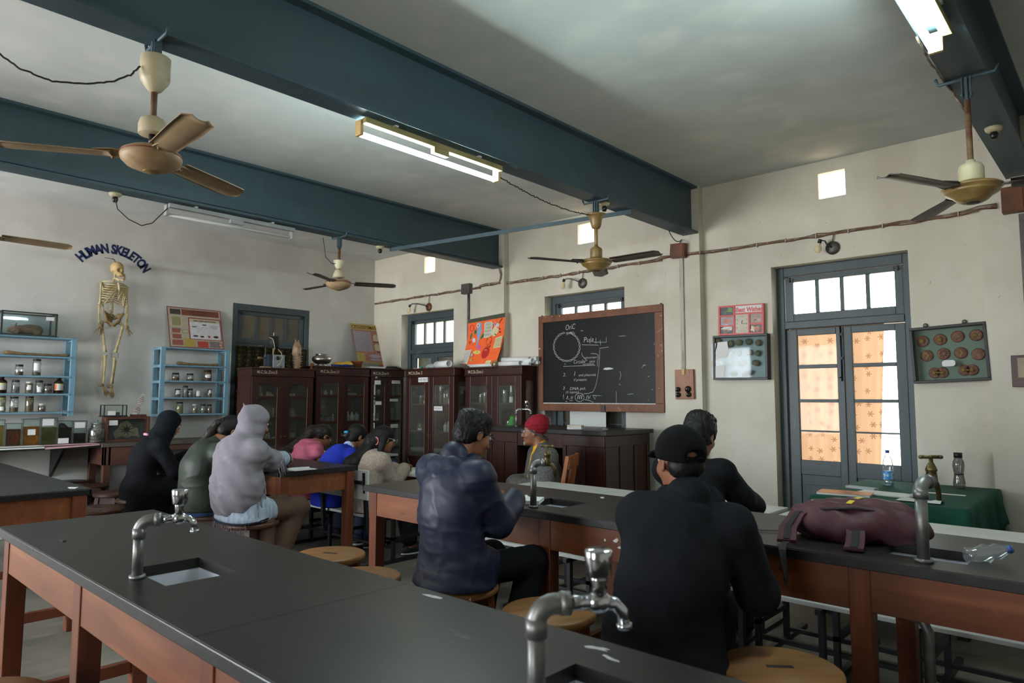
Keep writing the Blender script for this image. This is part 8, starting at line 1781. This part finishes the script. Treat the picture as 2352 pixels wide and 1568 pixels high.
# 7 man in a navy hooded jacket
p = person((-2.56, 2.37), .58, 4, (-2.555, 2.485, 1.315), 'person in a navy hooded jacket and glasses, seated with his back turned', hpitch=22, hyaw=-14, hs=.94, sw=.165, rw=(-2.49, 2.73, .965), lw=(-2.72, 2.76, .96), bow=.05, sleeve=(.064, .054, .047), belly=.115, knees=((.43, .14), (.40, .09)), feet=((.16, .17), (.20, .08)), footz=.07)
nav = layered('navy_nylon', (27, 34, 58), [((22, 28, 50), 5, .45, .7, None), ((34, 43, 70), 9, .58, .8, None)], rough=.5, spec=.45)
q = SDF(); torso(p, q, .016, hem=.08, flare=.03, k=.06); q.cone(p.P+V3(-.08, .0, -.01), p.P+V3(-.08, .13, -.02), .12, .10, k=.05).cone(p.P+V3(.08, .0, -.01), p.P+V3(.08, .13, -.02), .12, .10, k=.05).cone(p.N-p.up*.03, p.N+p.up*.018-p.f*.01, .088, .074, k=.03).plane((0, 0, -1), (0, 0, .585)); solid('navy_jacket', q, .009, nav, p.root, wrinkle(.010, 8, 1.0))
q = SDF(); q.ell(p.N-p.f*.070-p.up*.045, (.118, .058, .085), p.TR, k=.05).cone(p.N+V3(-.085, .03, -.005), p.N-p.f*.10-p.up*.09, .036, .040, k=.06).cone(p.N+V3(.085, .03, -.005), p.N-p.f*.10-p.up*.09, .036, .040, k=.06).cone(p.N+V3(-.07, .05, .0), p.N+V3(.07, .05, .0), .03, .03, k=.03).cone(p.N-p.f*.10-p.up*.15+V3(-.05, 0, 0), p.N-p.f*.10-p.up*.15+V3(.05, 0, 0), .036, .036, k=.06); q.ell(p.N+p.up*.055-p.f*.025, (.066, .062, .07), p.TR, k=.03, op=-1); solid('hood', q, .008, nav, p.root, wrinkle(.008, 3))
q = SDF(); q.cone(p.N-p.up*.02, p.N+p.up*.03, .072, .066, k=.02); solid('inner_collar', q, .008, mat('dark_collar', (24, 26, 32), .9), p.root)
q = SDF(); legs(p, q, .0, (.082, .080, .07)); solid('black_trousers', q, .010, BLK, p.root, wrinkle(.005, 3)); shoes(p)
q = SDF(); cap_hair(p, q, .008); q.ell(p.h(.01, .02, .09), np.array((.060, .06, .036)), p.HR, k=.03).ell(p.h(-.02, -.05, .088), np.array((.055, .055, .032)), p.HR, k=.03); solid('hair', q, .006, M['hair'], p.root, lambda P: .0032*np.sin(110*P[:, 0]+10*np.sin(40*P[:, 1]))*np.sin(90*P[:, 2]+9*np.sin(35*P[:, 0]))+strand(.002)(P)); specs(p, mat('blue_black_rim', (28, 34, 60), .3), .022)
MB().tube([tuple(p.N+p.up*.040-p.f*(.062*math.cos(a))+V3(.066*math.sin(a), 0, 0)) for a in [-1.0+2.0*i/12 for i in range(13)]], .0025, '', 6).build('neck_chain', M['chrome'], p.root)
# 8 teacher in a red cap and tweed jacket
p = person((-4.12, 5.0), .46, 142, (-4.255, 4.935, 1.185), 'person in a red knitted cap and grey tweed jacket, seated in the wooden chair', hpitch=2, hyaw=-18, hs=1.0, sw=.19, rw=(-4.40, 4.80, .70), lw=(-4.20, 4.62, .70), bow=-.01, sleeve=(.078, .066, .056), belly=.15, skin='skin')
twd = layered('grey_tweed', (92, 90, 88), [((74, 72, 70), 60, .45, .6, None), ((110, 108, 106), 40, .55, .7, (1, 1, 3))], rough=.95)
q = SDF(); torso(p, q, .030, hem=.09); q.cone(p.N+p.f*.10+p.up*.03, p.P+p.f*.235+p.up*.02, .075, .042, k=.02, op=-1); solid('tweed_jacket', q, .009, twd, p.root, wrinkle(.004, 9))
q = SDF(); torso(p, q, .016, hem=0, sleeves=False); q.cone(p.N-p.up*.01, p.N+p.up*.035, .070, .064, k=.02); q.ell(p.N+p.f*.05+p.up*.01+V3(.03, 0, 0), (.035, .02, .02), p.TR, k=.01).ell(p.N+p.f*.05+p.up*.01-V3(.03, 0, 0), (.035, .02, .02), p.TR, k=.01); solid('yellow_shirt', q, .009, mat('yellow_shirt_cloth', (224, 164, 28), .85, var=.08), p.root)
for sd in (-1, 1):
    q = SDF(); q.chain([p.N+V3(sd*.075, 0, 0)-p.f*.02, p.N+p.f*.085+V3(sd*.075, 0, 0)-p.up*.05, p.C+p.f*.135+V3(sd*.055, 0, 0)-p.up*.03, p.M+p.f*.165+V3(sd*.035, 0, 0)], [.022, .026, .026, .012], k=.02); solid('lapel', q, .008, twd, p.root)
q = SDF(); legs(p, q); solid('trousers', q, .010, mat('grey_trousers', (60, 60, 64), .9, var=.15), p.root); shoes(p)
wool = layered('dark_red_knit', (142, 22, 40), [((120, 16, 32), 70, .42, .6, (1, 1, .1))], rough=.95); h = p.h
q = SDF(); q.ell(h(0, -.028, .055), np.array((.092, .112, .098)), p.HR, k=.02).ell(h(0, -.055, .09), np.array((.082, .085, .072)), p.HR, k=.04).plane(p.HR @ V3(0, .62, -1), h(0, .0, -.002)); cpn = solid('knitted_cap', q, .007, wool, p.root, lambda P: .0025*np.sin(P[:, 2]*190+P[:, 0]*30)+.005*np.sin(P[:, 2]*40+6*np.sin(P[:, 0]*16)))
mb = MB(); mb.tube([tuple(h(.090*math.sin(a), -.030+.100*math.cos(a), .62*(-.030+.100*math.cos(a))+.004)) for a in [2*PI*i/36 for i in range(37)]], .008, '', 8); mb.build('grey_cap_edge', mat('grey_edge_knit', (66, 62, 68), .95), cpn)
specs(p, mat('silver_wire', (150, 150, 150), .3, metal=.8), .021)
q = SDF(); q.ell(h(0, .108, -.053), np.array((.030, .010, .008)), p.HR, k=.006); solid('moustache', q, .005, mat('dark_grey_hair', (52, 48, 46), .8), p.root)
q = SDF(); q.ell(h(0, .090, -.106), np.array((.024, .016, .020)), p.HR, k=.01); solid('grey_beard', q, .005, mat('grey_hair', (138, 134, 128), .9, var=.3, scale=60), p.root)
# 9 man in a black cap and black hooded top
p = person((-1.335, 2.255), .58, 24, (-1.318, 2.375, 1.262), 'person in a black baseball cap and black hooded sweatshirt, back turned, closest of all', hpitch=6, hyaw=36, hs=.93, sw=.172, rw=(-1.20, 2.66, .955), lw=(-1.47, 2.66, .955), bow=.04, sleeve=(.064, .056, .050), belly=.125, knees=((.42, .16), (.42, .12)), feet=((.2, .16), (.2, .13)), shy=-.012)
q = SDF(); torso(p, q, .016, hem=.14, flare=.03, k=.06); q.cone(p.N-p.up*.03, p.N+p.up*.025-p.f*.012, .09, .078, k=.03).cone(p.P+V3(-.06, -.03, -.05), p.P+V3(-.07, -.08, -.20), .14, .17, k=.06).cone(p.P+V3(.06, -.03, -.05), p.P+V3(.09, -.08, -.20), .14, .17, k=.06).plane((0, 0, -1), (0, 0, .43)).plane((0, 1, -.05), (0, .22, .5) if False else (0, 9, 0))
solid('black_sweatshirt', q, .010, BLK2, p.root, wrinkle(.006, 10, .8))
q = SDF(); q.ell(p.N-p.f*.070-p.up*.05, (.11, .05, .09), p.TR, k=.03).cone(p.N+V3(-.09, .03, .0), p.N-p.f*.105-p.up*.16, .040, .034, k=.03).cone(p.N+V3(.09, .03, .0), p.N-p.f*.105-p.up*.16, .040, .034, k=.03).cone(p.N+V3(-.08, .05, .03), p.N+V3(.08, .05, .03), .03, .03, k=.03); q.ell(p.N+p.up*.035-p.f*.045, (.055, .05, .075), p.TR, k=.03, op=-1); solid('hood', q, .008, BLK2, p.root, wrinkle(.006, 3))
q = SDF(); legs(p, q, .0, (.105, .085, .07)); solid('black_trousers', q, .010, BLK, p.root); shoes(p)
h = p.h; capm = mat('black_cap_cloth', (18, 18, 21), .9, var=.12, spec=.1)
q = SDF(); q.ell(h(0, -.022, .04), np.array((.091, .112, .100)), p.HR, k=.02).plane(p.HR @ V3(0, .18, -1), h(0, 0, .008)).ell(h(0, -.128, .012), np.array((.036, .03, .024)), p.HR, k=.006, op=-1); cpn = solid('cap_crown', q, .007, capm, p.root)
q = SDF(); q.ell(h(0, .100, .038), np.array((.074, .078, .010)), p.HR @ np.array(Matrix.Rotation(R(-14), 3, 'X')), k=.01); solid('cap_brim', q, .006, capm, cpn)
MB().tube([tuple(h(.036*math.cos(a), -.121-.004*math.sin(a), .006)) for a in [PI*i/8 for i in range(9)]], .006, '', 6).ball(tuple(h(0, -.022, .141)), .007, n=8, m=6).build('cap_strap', capm, cpn)
q = SDF(); q.ell(h(0, -.055, -.02), np.array((.072, .060, .058)), p.HR, k=.02).ell(h(0, .09, -.03), np.array((.07, .09, .09)), p.HR, k=.01, op=-1)
for sd in (-1, 1): q.ell(h(sd*.088, -.0, -.02), np.array((.020, .034, .05)), p.HR, k=.008, op=-1)
solid('hair', q, .006, M['hair'], p.root, strand(.0015))
# 10 man in black behind him
p = person((-2.0, 3.86), .445, 6, (-2.045, 3.965, 1.27), 'person with thick black hair in a black jacket, leaning on the white desk', hpitch=18, hyaw=-6, hs=1.04, sw=.18, rw=(-1.86, 4.36, .80), lw=(-2.22, 4.36, .80), bow=.05, sleeve=(.066, .058, .050), belly=.125)
q = SDF(); torso(p, q, .018, hem=.09); q.plane((0, 0, -1), (0, 0, .455)); solid('black_jacket', q, .010, BLK, p.root, wrinkle(.006, 11)); q = SDF(); legs(p, q, .0, (.105, .085, .07)); solid('dark_trousers', q, .010, BLK2, p.root, wrinkle(.004, 2)); shoes(p)
q = SDF(); cap_hair(p, q, .020); q.ell(p.h(.0, .02, .105), np.array((.075, .07, .04)), p.HR, k=.03).ell(p.h(.0, -.05, .10), np.array((.07, .06, .04)), p.HR, k=.03).ell(p.h(0, -.10, .0), np.array((.06, .035, .07)), p.HR, k=.03); solid('hair', q, .006, M['hair'], p.root, lambda P: .004*np.sin(90*P[:, 0]+8*np.sin(40*P[:, 1]))*np.sin(80*P[:, 2]+9*np.sin(35*P[:, 0]))+strand(.002)(P))
